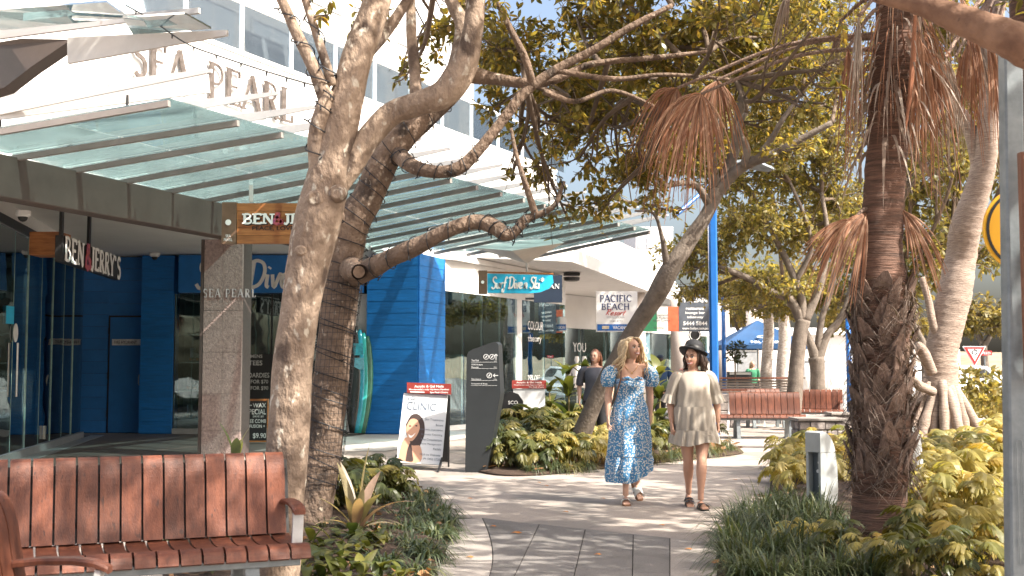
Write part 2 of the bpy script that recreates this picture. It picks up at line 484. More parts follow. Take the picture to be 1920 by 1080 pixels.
def serif(body, O, r, u, w, h, T=.15, t=.055, sw=.12, sh=.045, ext=.03, track=.1):
    r = V3(r).normalized(); u = V3(u).normalized(); nn = r.cross(u); O = V3(O)
    tot = sum(GLY[c][0] + track for c in body) - track
    sx = w / tot / h
    mb = MB(); x = 0; k = 0
    for c in body:
        gw, st, se = GLY[c]
        for pts, kk in st:
            ww = t + (T - t) * kk
            ribbon2(mb, [((x + a) * sx * h, b * h) for a, b in pts], ww * h, O, r, u, nn, k % 5, ext); k += 1
        for a, b in se:
            bb = sh / 2 if b < .5 else b - sh / 2
            ribbon2(mb, [((x + a - sw) * sx * h, bb * h), ((x + a + sw) * sx * h, bb * h)], sh * h, O, r, u, nn, 5 + k % 3, ext); k += 1
        x += gw + track
    return mb
SCR = {'S': (.52, [[(.5, .86), (.34, 1.02), (.12, .9), (.14, .64), (.4, .42), (.38, .1), (.14, -.02), (-.02, .14)]]),
 'u': (.42, [[(0, .5), (.02, .14), (.14, .02), (.28, .2), (.32, .5), (.33, .12), (.44, .04)]]),
 'r': (.3, [[(.02, .5), (.04, 0), (.06, .3), (.16, .5), (.3, .46)]]),
 'f': (.36, [[(.44, .86), (.34, 1.02), (.22, .84), (.14, .2), (.04, -.28), (-.12, -.26), (-.06, -.08), (.16, .04)], [(0, .5), (.36, .54)]]),
 'D': (.66, [[(.14, .98), (.1, .02)], [(-.06, .9), (.24, 1.02), (.52, .9), (.6, .55), (.44, .14), (.1, .0), (-.04, .1)]]),
 'i': (.16, [[(.02, .5), (.02, .1), (.12, .02)], [(.05, .72), (.09, .78)]]),
 'v': (.34, [[(0, .5), (.12, .02), (.3, .5), (.36, .46)]]),
 'e': (.38, [[(.02, .22), (.26, .3), (.26, .48), (.1, .5), (.0, .26), (.1, .02), (.34, .1)]]),
 "'": (.12, [[(.06, 1.0), (.02, .78)]]),
 'n': (.4, [[(.0, .5), (.02, 0), (.06, .34), (.18, .5), (.28, .38), (.28, .06), (.38, .04)]]),
 'k': (.4, [[(.04, 1.02), (.02, 0)], [(.32, .5), (.05, .26), (.34, .0)]]),
 '*': (.4, [[(.2, 1.0), (.2, .6)], [(.04, .9), (.36, .7)], [(.04, .7), (.36, .9)]]),
 's': (.3, [[(.26, .48), (.1, .5), (.08, .32), (.24, .2), (.16, .0), (0, .06)]]),
 'o': (.36, [[(.16, .5), (.02, .3), (.08, .02), (.26, .08), (.3, .36), (.16, .5)]]),
 't': (.28, [[(.12, .86), (.08, .1), (.2, .02)], [(-.04, .54), (.26, .58)]]),
 'R': (.56, [[(.12, .96), (.06, 0)], [(0, .9), (.3, 1.02), (.42, .76), (.1, .5), (.46, .02)]]), ' ': (.2, [])}
def script(body, O, r, u, w, h, pen=.1, ext=.02, slant=.12):
    r = V3(r).normalized(); u = V3(u).normalized(); nn = r.cross(u); O = V3(O)
    tr = .05; tot = sum(SCR[c][0] + tr for c in body); sx = w / tot / h
    mb = MB(); x = 0; k = 0
    for c in body:
        for st in SCR[c][1]:
            q = cat_rom([((x + a + b * slant) * sx * h, b * h) for a, b in st], 5) if len(st) > 2 else [((x + a + b * slant) * sx * h, b * h) for a, b in st]
            ribbon2(mb, q, pen * h, O, r, u, nn, k % 7, ext); k += 1
        x += SCR[c][0] + tr
    return mb
# ---------------------------------------------------------------- palette
m_conc = M('aggregate_concrete', (0.42, 0.362, 0.318), .85, col2=(0.285, 0.245, 0.216), scale=90, bump=.35, bscale=160, spots=[((0.235, 0.21, 0.19), 1.1, .44), ((0.15, 0.135, 0.12), 19, .27)])
m_paver = M('dark_paver', (0.225, 0.208, 0.196), .8, col2=(0.13, 0.12, 0.115), scale=120, bump=.4, bscale=200, objrand=.1, spots=[((0.15, 0.14, 0.13), 2.4, .40), ((0.08, 0.075, 0.07), 23, .28)])
m_paverl = M('light_paver', (0.38, 0.34, 0.31), .85, col2=(0.25, 0.225, 0.205), scale=110, bump=.4, bscale=180, objrand=.08)
m_joint = M('joint_grit', (0.035, 0.032, 0.03), .95)
m_soil = M('bark_mulch', (0.085, 0.05, 0.032), .95, col2=(0.025, 0.016, 0.012), scale=40, bump=.9, bscale=60)
m_white = M('white_render', (0.78, 0.77, 0.75), .75, var=.05, scale=2, bump=.05)
m_white2 = M('white_paint', (0.8, 0.8, 0.79), .5, var=.04)
m_soffit = M('soffit_paint', (0.78, 0.77, 0.75), .8, var=.05, scale=1.5)
m_brown = M('brown_steel', (0.095, 0.072, 0.062), .5, var=.15, scale=3)
m_fin = M('fin_steel', (0.62, 0.60, 0.58), .45, var=.12, scale=2.5, spots=((0.33, 0.2, 0.12), 6, .25))
m_blue = M('blue_weatherboard', (0.008, 0.175, 0.54), .55, var=.22, scale=3, bump=.12, bscale=30, stretch=(1, 1, 8), objrand=.05)
m_bluedk = M('blue_door', (0.016, 0.16, 0.46), .5, var=.18, scale=1.5)
m_black = M('black_paint', (0.012, 0.012, 0.013), .45, var=.1)
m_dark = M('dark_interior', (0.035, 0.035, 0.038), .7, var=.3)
m_steel = M('brushed_steel', (0.55, 0.55, 0.54), .3, metal=.9, var=.1, scale=30)
m_galv = M('galvanised_steel', (0.25, 0.28, 0.295), .5, metal=.3, col2=(0.15, 0.175, 0.19), scale=9, bump=.04)
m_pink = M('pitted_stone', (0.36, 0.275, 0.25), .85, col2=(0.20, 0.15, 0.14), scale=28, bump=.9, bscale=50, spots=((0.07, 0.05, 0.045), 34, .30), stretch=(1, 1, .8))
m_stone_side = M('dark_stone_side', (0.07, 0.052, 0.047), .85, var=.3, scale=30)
m_alu = M('aluminium_frame', (0.45, 0.46, 0.46), .4, metal=.6, var=.08)
m_wood = M('red_timber', (0.165, 0.056, 0.030), .5, col2=(0.075, 0.025, 0.016), scale=4, bump=.2, bscale=40, stretch=(7, 7, 1), objrand=.3, spec=.35, spots=((0.05, 0.022, 0.017), 7, .32))
m_woodpale = M('honey_timber', (0.42, 0.17, 0.055), .45, col2=(0.24, 0.085, 0.025), scale=4, stretch=(1, 1, 9), bump=.15, bscale=30, objrand=.1)
m_letter = M('white_letter', (0.85, 0.85, 0.84), .5, var=.02)
m_navy = M('navy_panel', (0.012, 0.025, 0.05), .5, var=.1)
m_cyan = M('cyan_panel', (0.02, 0.44, 0.72), .4, var=.1, scale=4)
m_sgblue = M('surf_blue_panel', (0.014, 0.17, 0.52), .45, var=.08)
g_can = glass('canopy_glass', (0.60, 0.76, 0.77), .12, .05, dirt=.36, dirtcol=(0.46, 0.55, 0.56), dscale=2.6)
g_shop = glass('shop_glass', (0.74, 0.85, 0.86), .22, .012, ripple=.06, gtint=(.78, .95, 1))
g_shopl = glass('side_shop_glass', (0.42, 0.55, 0.56), .26, .015, ripple=.12)
g_bal = glass('balustrade_glass', (0.86, 0.92, 0.94), .05, .02)
g_win = M('pale_reflection_window', (0.74, 0.77, 0.79), .2, col2=(.58, .63, .67), scale=1.2, stretch=(1, 1, .2))  # pale pane colour stands in for bright reflections

# ---------------------------------------------------------------- ground
mb = MB(); mb.add([(-400, -60, 0), (400, -60, 0), (400, 900, 0), (-400, 900, 0)], [(0, 1, 2, 3)])
struct('pavement', mb, m_conc)
# foreground slabs: column edges as pixel x at given pixel rows, unprojected on the ground
rowsY = [970, 1003, 1033, 1066, 1105, 1160, 1240]
def colx(k, y):
    t = (y - 970) / 100.0
    L = [lambda: 846 - 2 * t - 22 * t * t, lambda: 903 + 52 * t - 26 * t * t - (8 * t * t * t), lambda: 1018 - 48 * t, lambda: 1103 - 24 * t,
         lambda: 1188 - 2 * t, lambda: 1256 + 0 * t, lambda: 1356 - 4 * t]
    return L[k]()
def toprow(x): return 972 + (x - 905) * 0.108 if x > 905 else 972 + (905 - x) * .06
jm = MB()
jm.poly([G(colx(0, y) + 4, y, .004) for y in rowsY] + [G(colx(6, y) - 4, y, .004) for y in rowsY[::-1][:-2]] + [G(1352, 1019, .004), G(1256, 1009, .004), G(1100, 993, .004), G(905, 971.5, .004)])
pave = struct('paving_joints', jm, m_joint)
for k in range(6):
    for j in range(len(rowsY) - 1):
        ya, yb = rowsY[j], rowsY[j + 1]
        if k in (2, 4): ya, yb = ya + 9, yb + 9
        sub = 4
        L = []; Rr = []
        for i in range(sub + 1):
            y = ya + (yb - ya) * i / sub
            xl, xr = colx(k, y), colx(k + 1, y)
            yl = max(y, toprow(xl)); yr = max(y, toprow(xr))
            L.append((colx(k, yl), yl)); Rr.append((colx(k + 1, yr), yr))
        if L[-1][1] - L[0][1] < 3 and Rr[-1][1] - Rr[0][1] < 3: continue
        ins = 1.0
        pl = [G(x + ins, y, .006) for x, y in L]; pr = [G(x - ins, y, .006) for x, y in Rr]
        if L[0][1] > ya - .5 and j > 0 or True:
            pl[0] = pl[0] + (pl[-1] - pl[0]).normalized() * .004 if (pl[-1] - pl[0]).length > .02 else pl[0]
            pr[0] = pr[0] + (pr[-1] - pr[0]).normalized() * .004 if (pr[-1] - pr[0]).length > .02 else pr[0]
        pts = pl + pr[::-1]
        q = []
        for p in pts:
            if not q or (p - q[-1]).length > .004: q.append(p)
        if len(q) < 3: continue
        s = MB(); s.poly(q, (0, 0, .006))
        part('paver', s, m_paverl if k in (0, 5) else m_paver, pave)

def bed(name, pix, z=.05, bump=.05, edge=True):
    """planting bed: soil sheet with an uneven surface inside a dark edging"""
    pts = [G(u, v) for u, v in pix]
    pts = [V3((p[0], p[1], 0)) for p in cat_rom([tuple(p) for p in pts] + [tuple(pts[0])], 4)[:-1]]
    c = sum(pts, V3()) / len(pts)
    mb = MB(); rs = []
    for t, zz in ((1.0, .008), (.99, .03), (.93, z), (.8, z + .02), (.55, z + .04), (.3, z + .05), (.08, z + .05)):
        rs.append([c + (p - c) * t + V3((0, 0, zz + (noise.noise(p * 2.0 + V3((0, 0, t * 5))) * bump if t < .98 else 0))) for p in pts])
    mb.rings(rs, cap=True)
    o = struct(name, mb, m_soil, smooth=True)
    return pts
def inside(p, poly):
    x, y = p[0], p[1]; r = False; j = len(poly) - 1
    for i in range(len(poly)):
        if (poly[i][1] > y) != (poly[j][1] > y) and x < (poly[j][0] - poly[i][0]) * (y - poly[i][1]) / (poly[j][1] - poly[i][1]) + poly[i][0]: r = not r
        j = i
    return r
bed_left = bed('planting_soil', [(300, 1200), (330, 1010), (480, 940), (590, 905), (700, 905), (790, 925), (836, 955), (845, 985), (838, 1030), (815, 1075), (780, 1130), (700, 1200)])
bed_mid = bed('planting_soil', [(872, 880), (930, 892), (1010, 892), (1110, 882), (1240, 868), (1370, 855), (1392, 846), (1340, 826), (1270, 812), (1100, 806), (960, 815), (890, 845)])
bed_right = bed('planting_soil', [(1348, 1180), (1343, 1060), (1352, 1010), (1400, 975), (1440, 930), (1450, 880), (1480, 850), (1560, 836), (1700, 832), (1900, 838), (2300, 880), (2500, 1180)])

# ---------------------------------------------------------------- building with the letters above the shops
FD = V3((.438, .899, 0)).normalized(); F0 = V3((-4.46, 23, 0)); FN = FD.cross(Z)
def onplane(u, v, p0, n):
    r = ray(u, v); return CAM + r * ((p0 - CAM).dot(n) / r.dot(n))
def FP(u, v, off=0): return onplane(u, v, F0 + FN * off, FN)
def FL(t, z, off=0): return F0 + FD * t + FN * off + V3((0, 0, z))
bld = thing('shop_building', 'white rendered building with raised serif letters above the glass canopy', 'building', F0)
def slab(mb, A, B, z0, z1, t):
    """upright slab between two plan points; t to the left of A->B (away from the viewer)"""
    A = V3((A[0], A[1], 0)); B = V3((B[0], B[1], 0)); d = (B - A).normalized(); n = V3((-d.y, d.x, 0)) * t
    mb.poly([A + Z * z0, B + Z * z0, B + n + Z * z0, A + n + Z * z0], (0, 0, z1 - z0)); return mb
w = MB(); slab(w, FL(-18, 0), FL(13.2, 0), 3.95, 7.25, .3)
part('wall', w, m_white, bld)
w = MB(); slab(w, FL(-18, 0, .03), FL(13.23, 0, .03), 7.25, 7.33, .4)
part('coping', w, m_white2, bld)
w = MB()
w.poly([FL(-18, 7.0, -.3), FL(13.2, 7.0, -.3), FL(13.2, 7.0, -7), FL(-18, 7.0, -7)], (0, 0, .12)); part('balcony_floor', w, m_soffit, bld)
w = MB(); slab(w, FL(-18, 0, -2.8), FL(13.2, 0, -2.8), 7.12, 13.5, .3); part('upper_wall', w, m_white, bld)
for k, t in enumerate(np.arange(-8.2, 12.5, 2.1)):
    for z0, z1 in ((7.2, 9.4), (10.4, 12.4)):
        fr = MB(); A = FL(t, 0, -2.76); B = FL(t + 1.55, 0, -2.76)
        for a, b in ((t, t + .07), (t + .74, t + .81), (t + 1.48, t + 1.55)): slab(fr, FL(a, 0, -2.74), FL(b, 0, -2.74), z0, z1, .05)
        slab(fr, FL(t + .07, 0, -2.735), FL(t + 1.48, 0, -2.735), z1 - .07, z1, .04)
        win = part('window', fr, m_white2, bld)
        for a in (t + .07, t + .81):
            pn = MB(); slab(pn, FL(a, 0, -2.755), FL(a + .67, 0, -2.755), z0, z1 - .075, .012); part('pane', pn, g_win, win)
for k, t in enumerate(np.arange(-9.0, 13, 1.55)):
    for z0, h, off in ((7.33, .95, -.12),):
        pn = MB(); slab(pn, FL(t + .04, 0, off), FL(t + 1.5, 0, off), z0 + .05, z0 + h, .012); part('glass_panel', pn, g_bal, bld)
        pn = MB(); slab(pn, FL(t - .025, 0, off + .01), FL(t + .02, 0, off + .01), z0, z0 + h + .03, .04); part('post', pn, m_white2, bld)
rl = MB(); rl.bar(FL(-9, 8.32, -.12), FL(13.2, 8.32, -.12), .06, .04); part('handrail', rl, m_white2, bld)
for body, t0, t1 in (('SEA', -4.3, -2.85), ('PEARL', -2.42, .16)):
    n = len(body); tot = sum(GLY[c][0] for c in body); x = t0
    for c in body:
        ww = (t1 - t0) * GLY[c][0] / tot
        L = serif(c, FL(x, 6.22, .05), FD, Z, ww * .86, .68, T=.16, t=.06, sw=.12, sh=.045, ext=.035)
        part('letter', L, m_pl if 'm_pl' in globals() else M('letter_metal', (0.17, 0.145, 0.13), .45, col2=(0.07, 0.052, 0.042), scale=9, metal=.2), bld); x += ww
# three slatted white balcony chairs
m_chair = M('chair_paint', (.40, .41, .41), .5, var=.06)
def bchair(t, off):
    c = thing('balcony_chair', 'x', 'chair', FL(t, 7.12, off), 'white slatted chairs on the upper balcony')
    for k in range(7):
        b = MB(); b.bar(FL(t - .24 + .08 * k, 7.55, off), FL(t - .24 + .08 * k, 8.02, off - .1), .05, .018, FN); part('slat', b, m_chair, c)
    b = MB(); b.bar(FL(t - .29, 8.03, off - .1), FL(t + .29, 8.03, off - .1), .05, .04); part('top_rail', b, m_chair, c)
    b = MB(); b.bar(FL(t - .29, 7.53, off - .25), FL(t + .29, 7.53, off - .25), .5, .04); part('seat', b, m_chair, c)
    for a in (-.26, .26):
        for d in (0, -.5):
            b = MB(); b.bar(FL(t + a, 7.12, off + d), FL(t + a, 7.51, off + d), .05, .05); part('leg', b, m_chair, c)
    return c
for t, lb in ((-.30, 'leftmost white slatted chair behind the balcony glass above the letters'), (.42, 'middle white slatted chair behind the balcony glass above the letters'), (1.15, 'white slatted balcony chair nearest the tree trunk above the letters')):
    bchair(t, -.55)['label'] = lb

# ---------------------------------------------------------------- glass canopy
can = thing('glass_canopy', 'long tilted glass canopy on tapered steel fins over the shopfronts', 'canopy', (-4.46, 18, 0))
ins = [V3((-6.72, 11.8, 3.9)), V3((-5.96, 13.8, 3.9)), V3((-3.0, 24.4, 3.9)), V3((.47, 26.1, 3.9))]
outs = [V3((-4.0, 10.9, 4.12)), V3((-3.03, 12.83, 4.12)), V3((.91, 20.1, 4.12)), V3((2.74, 23.2, 4.12))]
seam = []
for a, b, n in ((0, 1, 2), (1, 2, 11), (2, 3, 5)):
    for k in range(n): seam.append((ins[a].lerp(ins[b], k / n), outs[a].lerp(outs[b], k / n)))
seam.append((ins[3], outs[3]))
for k in range(1, len(seam) - 1):
    (a0, b0), (a1, b1) = seam[k], seam[k + 1]
    e = (a1 - a0).normalized() * .014
    for j, (s0, s1) in enumerate(((0, .494), (.506, 1))):
        pn = MB(); q0, q1 = a0.lerp(b0, s0) + e, a0.lerp(b0, s1) + e; r0, r1 = a1.lerp(b1, s0) - e, a1.lerp(b1, s1) - e
        pn.poly([q0, q1, r1, r0], (0, 0, .014)); o = part('glass_pane', pn, g_can, can)
    if k < 14:
        for s in (.25, .8):
            f = MB(); p = a0.lerp(b0, s) + e * 8
            f.lathe([(.045, -.02), (.05, 0), (.02, .015), (.012, .16)], p - Z * .005, 8); part('glass_fitting', f, m_black, can)
for k in range(1, len(seam)):
    a, b = seam[k]; d = (b - a); L = d.length; d.normalize(); sd = d.cross(Z).normalized() * .014
    tip = b + d * .5; ro = a - d * .1
    f = MB(); f.poly([ro - sd + Z * .12, tip - sd + Z * .20, tip - sd + Z * .235, ro - sd + Z * .44], sd * 2)
    part('fin', f, m_fin, can)
    f = MB(); f.bar(ro - Z * .05, b - Z * .045, .05, .065); part('fin_flange', f, M('flange_steel', (.25, .225, .21), .5, var=.15, scale=3), can)
beam = MB(); beam.bar(V3((-7.1, 10.9, 3.61)), V3((-4.36, 18.05, 3.61)), .3, .5, ch=.01); part('beam', beam, m_brown, can)
beam = MB(); beam.bar(V3((-4.36, 18.06, 3.66)), V3((-2.95, 24.4, 3.66)), .16, .3); part('beam', beam, m_brown, can, 'slimmer steel beam beyond the stone column')
# nearer, higher piece of canopy at the upper left
nc = thing('canopy_section', 'nearer section of glass canopy with broad grey fins at upper left', 'canopy', P(0, 100, 9.4))
def fin_px(pts, D, mat, dz=.03, nm='fin'):
    f = MB(); q = [P(u, v, d) for (u, v), d in zip(pts, D)]
    n = (q[1] - q[0]).cross(q[2] - q[0]).normalized() * dz
    f.poly(q, n); part(nm, f, mat, nc)
fin_px([(-60, 52), (372, 14), (372, 24), (-60, 80)], [9.6, 8.9, 8.9, 9.6], m_fin)
fin_px([(126, 70), (424, 56), (424, 66), (126, 119)], [9.1, 8.6, 8.6, 9.1], m_fin)
bq = [P(-80, 92, 9.5), P(40, 72, 9.3), P(134, 74, 9.2), P(60, 124, 9.2), P(8, 164, 9.3), P(-80, 190, 9.5)]
f = MB(); f.poly(bq, (-.05, .3, 0.02)); part('beam', f, m_brown, nc)
for pp, D in (([(250, 66), (396, 54), (346, 26), (230, 34)], [9.0, 8.6, 8.3, 8.7]), ([(-30, 60), (240, 34), (200, 4), (-30, 20)], [9.5, 8.72, 8.35, 9.0])):
    f = MB(); f.poly([P(u, v, d) for (u, v), d in zip(pp, D)], (0, 0, .014)); part('glass_pane', f, g_can, nc)
f = MB(); f.bar(P(-60, 215, 12.6), P(392, 157, 12.3), .03, .2); part('fin', f, m_fin, can)

# stone column
cb = thing('stone_column', 'pitted pinkish stone column carrying the canopy beam', 'column', P(412, 860, 18.0) * 1)
cX = -4.47; zs = [0, .42, .98, 1.62, 2.26, 3.36]
cw = .64
for j in range(5):
    b = MB(); z0, z1 = zs[j] + .003, zs[j + 1] - .003
    for a in range(2):
        x0 = cX - cw / 2 + .05 + a * (cw - .05) / 2
        b = MB(); b.box((x0 + (cw - .05) / 4, 18.05, (z0 + z1) / 2), ((cw - .05) / 2 - .004, .09, z1 - z0)); part('stone_panel', b, m_pink, cb)
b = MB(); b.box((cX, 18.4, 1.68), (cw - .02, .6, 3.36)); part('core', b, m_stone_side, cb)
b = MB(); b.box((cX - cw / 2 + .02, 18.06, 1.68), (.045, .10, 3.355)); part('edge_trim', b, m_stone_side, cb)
x = cX - .27
for c in 'SEA PEARL':
    if c != ' ': part('letter', serif(c, (x, 18.003, 2.46), (1, 0, 0), Z, .062 * GLY[c][0] / .6, .13, T=.16, t=.07, ext=.02), m_steel, cb)
    x += .026 + .07 * GLY[c][0] / .6 if c != ' ' else .05

# soffit above the shopfronts
sf = MB(); sf.poly([V3((-9.9, 10.5, 3.78)), V3((-7.1, 10.9, 3.78)), V3((-2.9, 24.4, 3.78)), V3((-1.2, 26.0, 3.78)), V3((1.4, 32, 3.78)), V3((-3, 32, 3.78)), V3((-12, 29, 3.78))], (0, 0, .12))
part('soffit', sf, m_soffit, bld)

# ---------------------------------------------------------------- left glazed shopfront
GL = V3((-.183, .983, 0)).normalized(); GLn = GL.cross(Z)
GA = V3((-6.72, 13.6, 0)); Lg = (V3((-8.53, 23.4, 0)) - GA).length
ice = thing('glazed_shopfront', 'frameless folding glass shopfront at the left with long door pull', 'shopfront', GA)
def GP(t, z, off=0): return GA + GL * t + GLn * off + Z * z
t = 0; k = 0
while t < Lg - .3:
    wdt = .98
    pn = MB(); slab(pn, GP(t + .006, 0, (k % 2) * .012), GP(min(t + wdt, Lg) - .006, 0, (k % 2) * .012), .13, 3.42, .012); part('glass_pane', pn, g_shopl, ice)
    e = MB(); slab(e, GP(t - .005, 0, .016), GP(t + .005, 0, .016), .13, 3.42, .016); part('glass_edge', e, M('glass_edge', (.35, .55, .52), .2), ice)
    t += wdt; k += 1
b = MB(); slab(b, GP(0, 0, .05), GP(Lg + .03, 0, .05), 0.005, .12, .1); part('sill', b, m_alu, ice)
b = MB(); slab(b, GP(0, 0, .05), GP(Lg + .03, 0, .05), 3.43, 3.56, .1); part('head_track', b, m_black, ice)
b = MB(); slab(b, GP(0, 0, .0), GP(Lg + .03, 0, .0), 3.562, 3.78, .12); part('bulkhead', b, m_white, ice)
b = MB(); slab(b, GP(-1, 0, .32), GP(Lg + .7, 0, .34), 0.004, .012, .26); part('threshold', b, m_alu, ice)
b = MB(); b.tube([GP(4.0, .95, .07), GP(4.0, 1.75, .07)], .016, 8); part('door_pull', b, m_steel, ice)
b = MB(); b.tube([GP(4.0, 1.9, .03), GP(4.0, 1.9, .04)], [.14, .14], 16); part('round_sticker', b, m_letter, ice)
b = MB(); b.box(GP(3.6, 2.15, .02), (.03, .3, .26)); part('blue_sticker', b, m_cyan, ice)
b = MB(); b.box(GP(6.3, .3, .03), (.04, .05, .22)); part('lock_plate', b, m_steel, ice)
# inside: counter, back wall, pendant glow
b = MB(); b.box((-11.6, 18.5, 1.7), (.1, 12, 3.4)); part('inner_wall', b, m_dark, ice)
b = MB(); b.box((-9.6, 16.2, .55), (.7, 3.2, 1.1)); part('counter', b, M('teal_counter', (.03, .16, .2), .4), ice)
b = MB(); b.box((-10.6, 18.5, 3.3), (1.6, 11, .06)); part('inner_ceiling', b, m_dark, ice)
for k in range(4):
    b = MB(); b.box((-11.4, 14.6 + k * 2.2, 2.1), (.06, 1.5, .9)); part('menu_board', b, M('menu_board', (.25, .3, .32), .5, var=.5, scale=9), ice)
# floor under the shops: darker stone strip
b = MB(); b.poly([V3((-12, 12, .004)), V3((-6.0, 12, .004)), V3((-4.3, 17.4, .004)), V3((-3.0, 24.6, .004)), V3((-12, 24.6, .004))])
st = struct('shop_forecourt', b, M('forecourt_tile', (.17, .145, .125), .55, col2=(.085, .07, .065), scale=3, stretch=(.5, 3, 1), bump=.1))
b = MB(); b.poly([V3((-4.3, 19.6, .008)), V3((-2.1, 19.6, .008)), V3((1.0, 29, .008)), V3((-3.0, 24.8, .008))])
struct('shop_walkway', b, M('walkway_tile', (.48, .45, .42), .6, var=.15, scale=30, bump=.1))

# ---------------------------------------------------------------- blue surf shop
surf = thing('surf_shopfront', 'blue weatherboard surf shop with script sign over dark glass', 'shopfront', (-5, 24.9, 0))
def boards(A, B, z0, z1, mat, parent, pitch=.25, th=.035):
    A = V3((A[0], A[1], 0)); B = V3((B[0], B[1], 0)); d = (B - A).normalized(); n = V3((d.y, -d.x, 0))
    z = z0; k = 0
    while z < z1 - .02:
        h = min(pitch, z1 - z) - .005
        b = MB(); off = n * (.0 + .0015 * (k % 3))
        b.poly([A + n * th + off * 0 + Z * z, B + n * th + Z * z, B + n * (th - .006) + Z * (z + h), A + n * (th - .006) + Z * (z + h)], -n * (th - .008))
        part('board', b, mat, parent); z += pitch; k += 1
def wallq(A, B, z0, z1, mat, nm, parent, t=.15):
    b = MB(); slab(b, A, B, z0, z1, t); return part(nm, b, mat, parent)
zt = 3.76
wallq((-10.2, 25.03), (-7.86, 25.03), .005, zt, m_black, 'wall', surf)
boards((-10.0, 25.02), (-8.60, 25.02), .02, zt, m_bluedk, surf)
boards((-8.60, 25.02), (-7.80, 25.02), 2.5, zt, m_bluedk, surf)
dr = MB(); dr.box((-8.19, 25.0, 1.24), (.72, .06, 2.44)); door = part('door', dr, m_bluedk, surf, 'plain blue service door with a fire hydrant plate')
b = MB(); b.box((-8.19, 24.958, 1.93), (.62, .012, .13)); pl_ = part('plate', b, M('pale_plate', (.75, .76, .77), .5), door)
b = text('FIRE HYDRANT', (-8.45, 24.95, 1.895), (1, 0, 0), Z, .48, .065, m_navy, surf, 'lettering')
b = MB(); b.tube([(-7.9, 24.93, 1.02), (-7.9, 24.9, 1.06), (-7.9, 24.9, 1.2), (-7.9, 24.93, 1.24)], .012, 6); part('handle', b, m_steel, door)
for z in (.35, 1.15, 2.1):
    b = MB(); b.tube([(-8.575, 24.96, z), (-8.575, 24.96, z + .14)], .016, 6); part('hinge', b, m_black, door)
wallq((-7.82, 24.75), (-7.14, 24.75), .005, zt, m_sgblue, 'pillar', surf, .4)
boards((-7.82, 24.75), (-7.14, 24.75), .02, zt, m_blue, surf)
# sign band
wallq((-7.0, 24.55), (-3.12, 24.55), 2.96, 3.75, m_sgblue, 'sign_band', surf, .2)
sc_ = script("Surf Dive'n Ski", (-6.62, 24.545, 3.06), (1, 0, 0), Z, 3.1, .56, pen=.13)
part('script_lettering', sc_, m_letter, surf, kind='stuff')
# glazing with mullions, step, interior
for a, b_ in ((-7.12, -6.1), (-6.08, -5.1), (-5.06, -4.12), (-4.08, -3.72)):
    pn = MB(); slab(pn, (a, 24.82), (b_, 24.82), .12, 2.95, .012); part('glass_pane', pn, g_shop, surf)
for a in (-7.14, -6.09, -5.08, -4.10, -3.70):
    b = MB(); b.box((a, 24.83, 1.53), (.035, .07, 2.84)); part('mullion', b, m_black, surf)
b = MB(); b.box((-5.4, 24.8, .06), (3.45, .16, .11)); part('sill', b, m_alu, surf)
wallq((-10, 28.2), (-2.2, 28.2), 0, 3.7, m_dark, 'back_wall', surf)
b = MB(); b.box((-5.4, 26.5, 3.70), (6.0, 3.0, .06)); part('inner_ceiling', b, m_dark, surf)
b = MB(); b.box((-5.4, 26.6, .015), (6.0, 3.0, .02)); part('inner_floor', b, M('timber_floor', (.2, .13, .08), .5), surf)
# white end panel
wallq((-3.68, 24.86), (-3.08, 24.86), .005, 2.95, m_white2, 'end_panel', surf, .1)
# corner pillar of blue boards
q = [(-3.04, 24.62), (-1.96, 24.42), (-1.5, 25.8), (-2.6, 26.6)]
b = MB(); b.poly([V3((x, y, .003)) for x, y in q], (0, 0, 3.77)); part('corner_pillar', b, m_sgblue, surf)
boards(q[0], q[1], .03, 3.78, m_blue, surf); boards(q[1], q[2], .03, 3.78, m_blue, surf)

# ---------------------------------------------------------------- clear glass shopfront to the right
gA = V3((-1.5, 25.8, 0)); gB = V3((.13, 29, 0)); gC = V3((1.44, 31.6, 0))
cs = thing('corner_shopfront', 'tall clear glass shopfront right of the blue pillar', 'shopfront', gA)
def along(A, B, t): return A.lerp(B, t)
for k in range(4):
    pn = MB(); slab(pn, along(gA, gB, k / 4 + .004), along(gA, gB, (k + 1) / 4 - .004), .12, 3.08, .012); part('glass_pane', pn, g_shop, cs)
for k in range(2):
    pn = MB(); slab(pn, along(gB, gC, .1 + k * .45), along(gB, gC, .54 + k * .45), .12, 3.08, .012); part('glass_pane', pn, g_shop, cs)
wallq(along(gA, gB, .97), along(gB, gC, .09), .005, 3.08, m_white2, 'white_post', cs, .2)
wallq(gA, gC, 3.085, 3.775, m_white, 'bulkhead', cs, .25)
wallq(gA, gC, .004, .115, m_white2, 'sill', cs, .12)
wallq((-1.5, 30.2), (1.0, 33.4), 0, 3.1, M('shop_back', (.62, .63, .62), .8, var=.3, scale=2), 'back_wall', cs)
dC = (gC - gB).normalized()
part('lettering', serif('MAN', gB + dC * 1.75 + Z * 3.2 + dC.cross(Z) * .02, dC, Z, .85, .38, T=.2, t=.07, ext=.04), m_black, cs)
b = MB(); b.poly([gB + dC * .35 + Z * 1.35 + dC.cross(Z) * -.03, gB + dC * 2.7 + Z * 1.35 + dC.cross(Z) * -.03, gB + dC * 2.7 + Z * 2.9 + dC.cross(Z) * -.03, gB + dC * .35 + Z * 2.9 + dC.cross(Z) * -.03], dC.cross(Z) * -.01)
part('blue_poster', b, M('window_poster', (.04, .25, .45), .5, var=.5, scale=2), cs)
for s, z, hh, ww in (('COLOUR', 2.35, .22, .9), ('theory', 2.0, .22, .8), ('25% OFF', 1.05, .16, .7)):
    text(s, gB + dC * .55 + Z * z + dC.cross(Z) * .02, dC, Z, ww, hh, m_letter, cs)
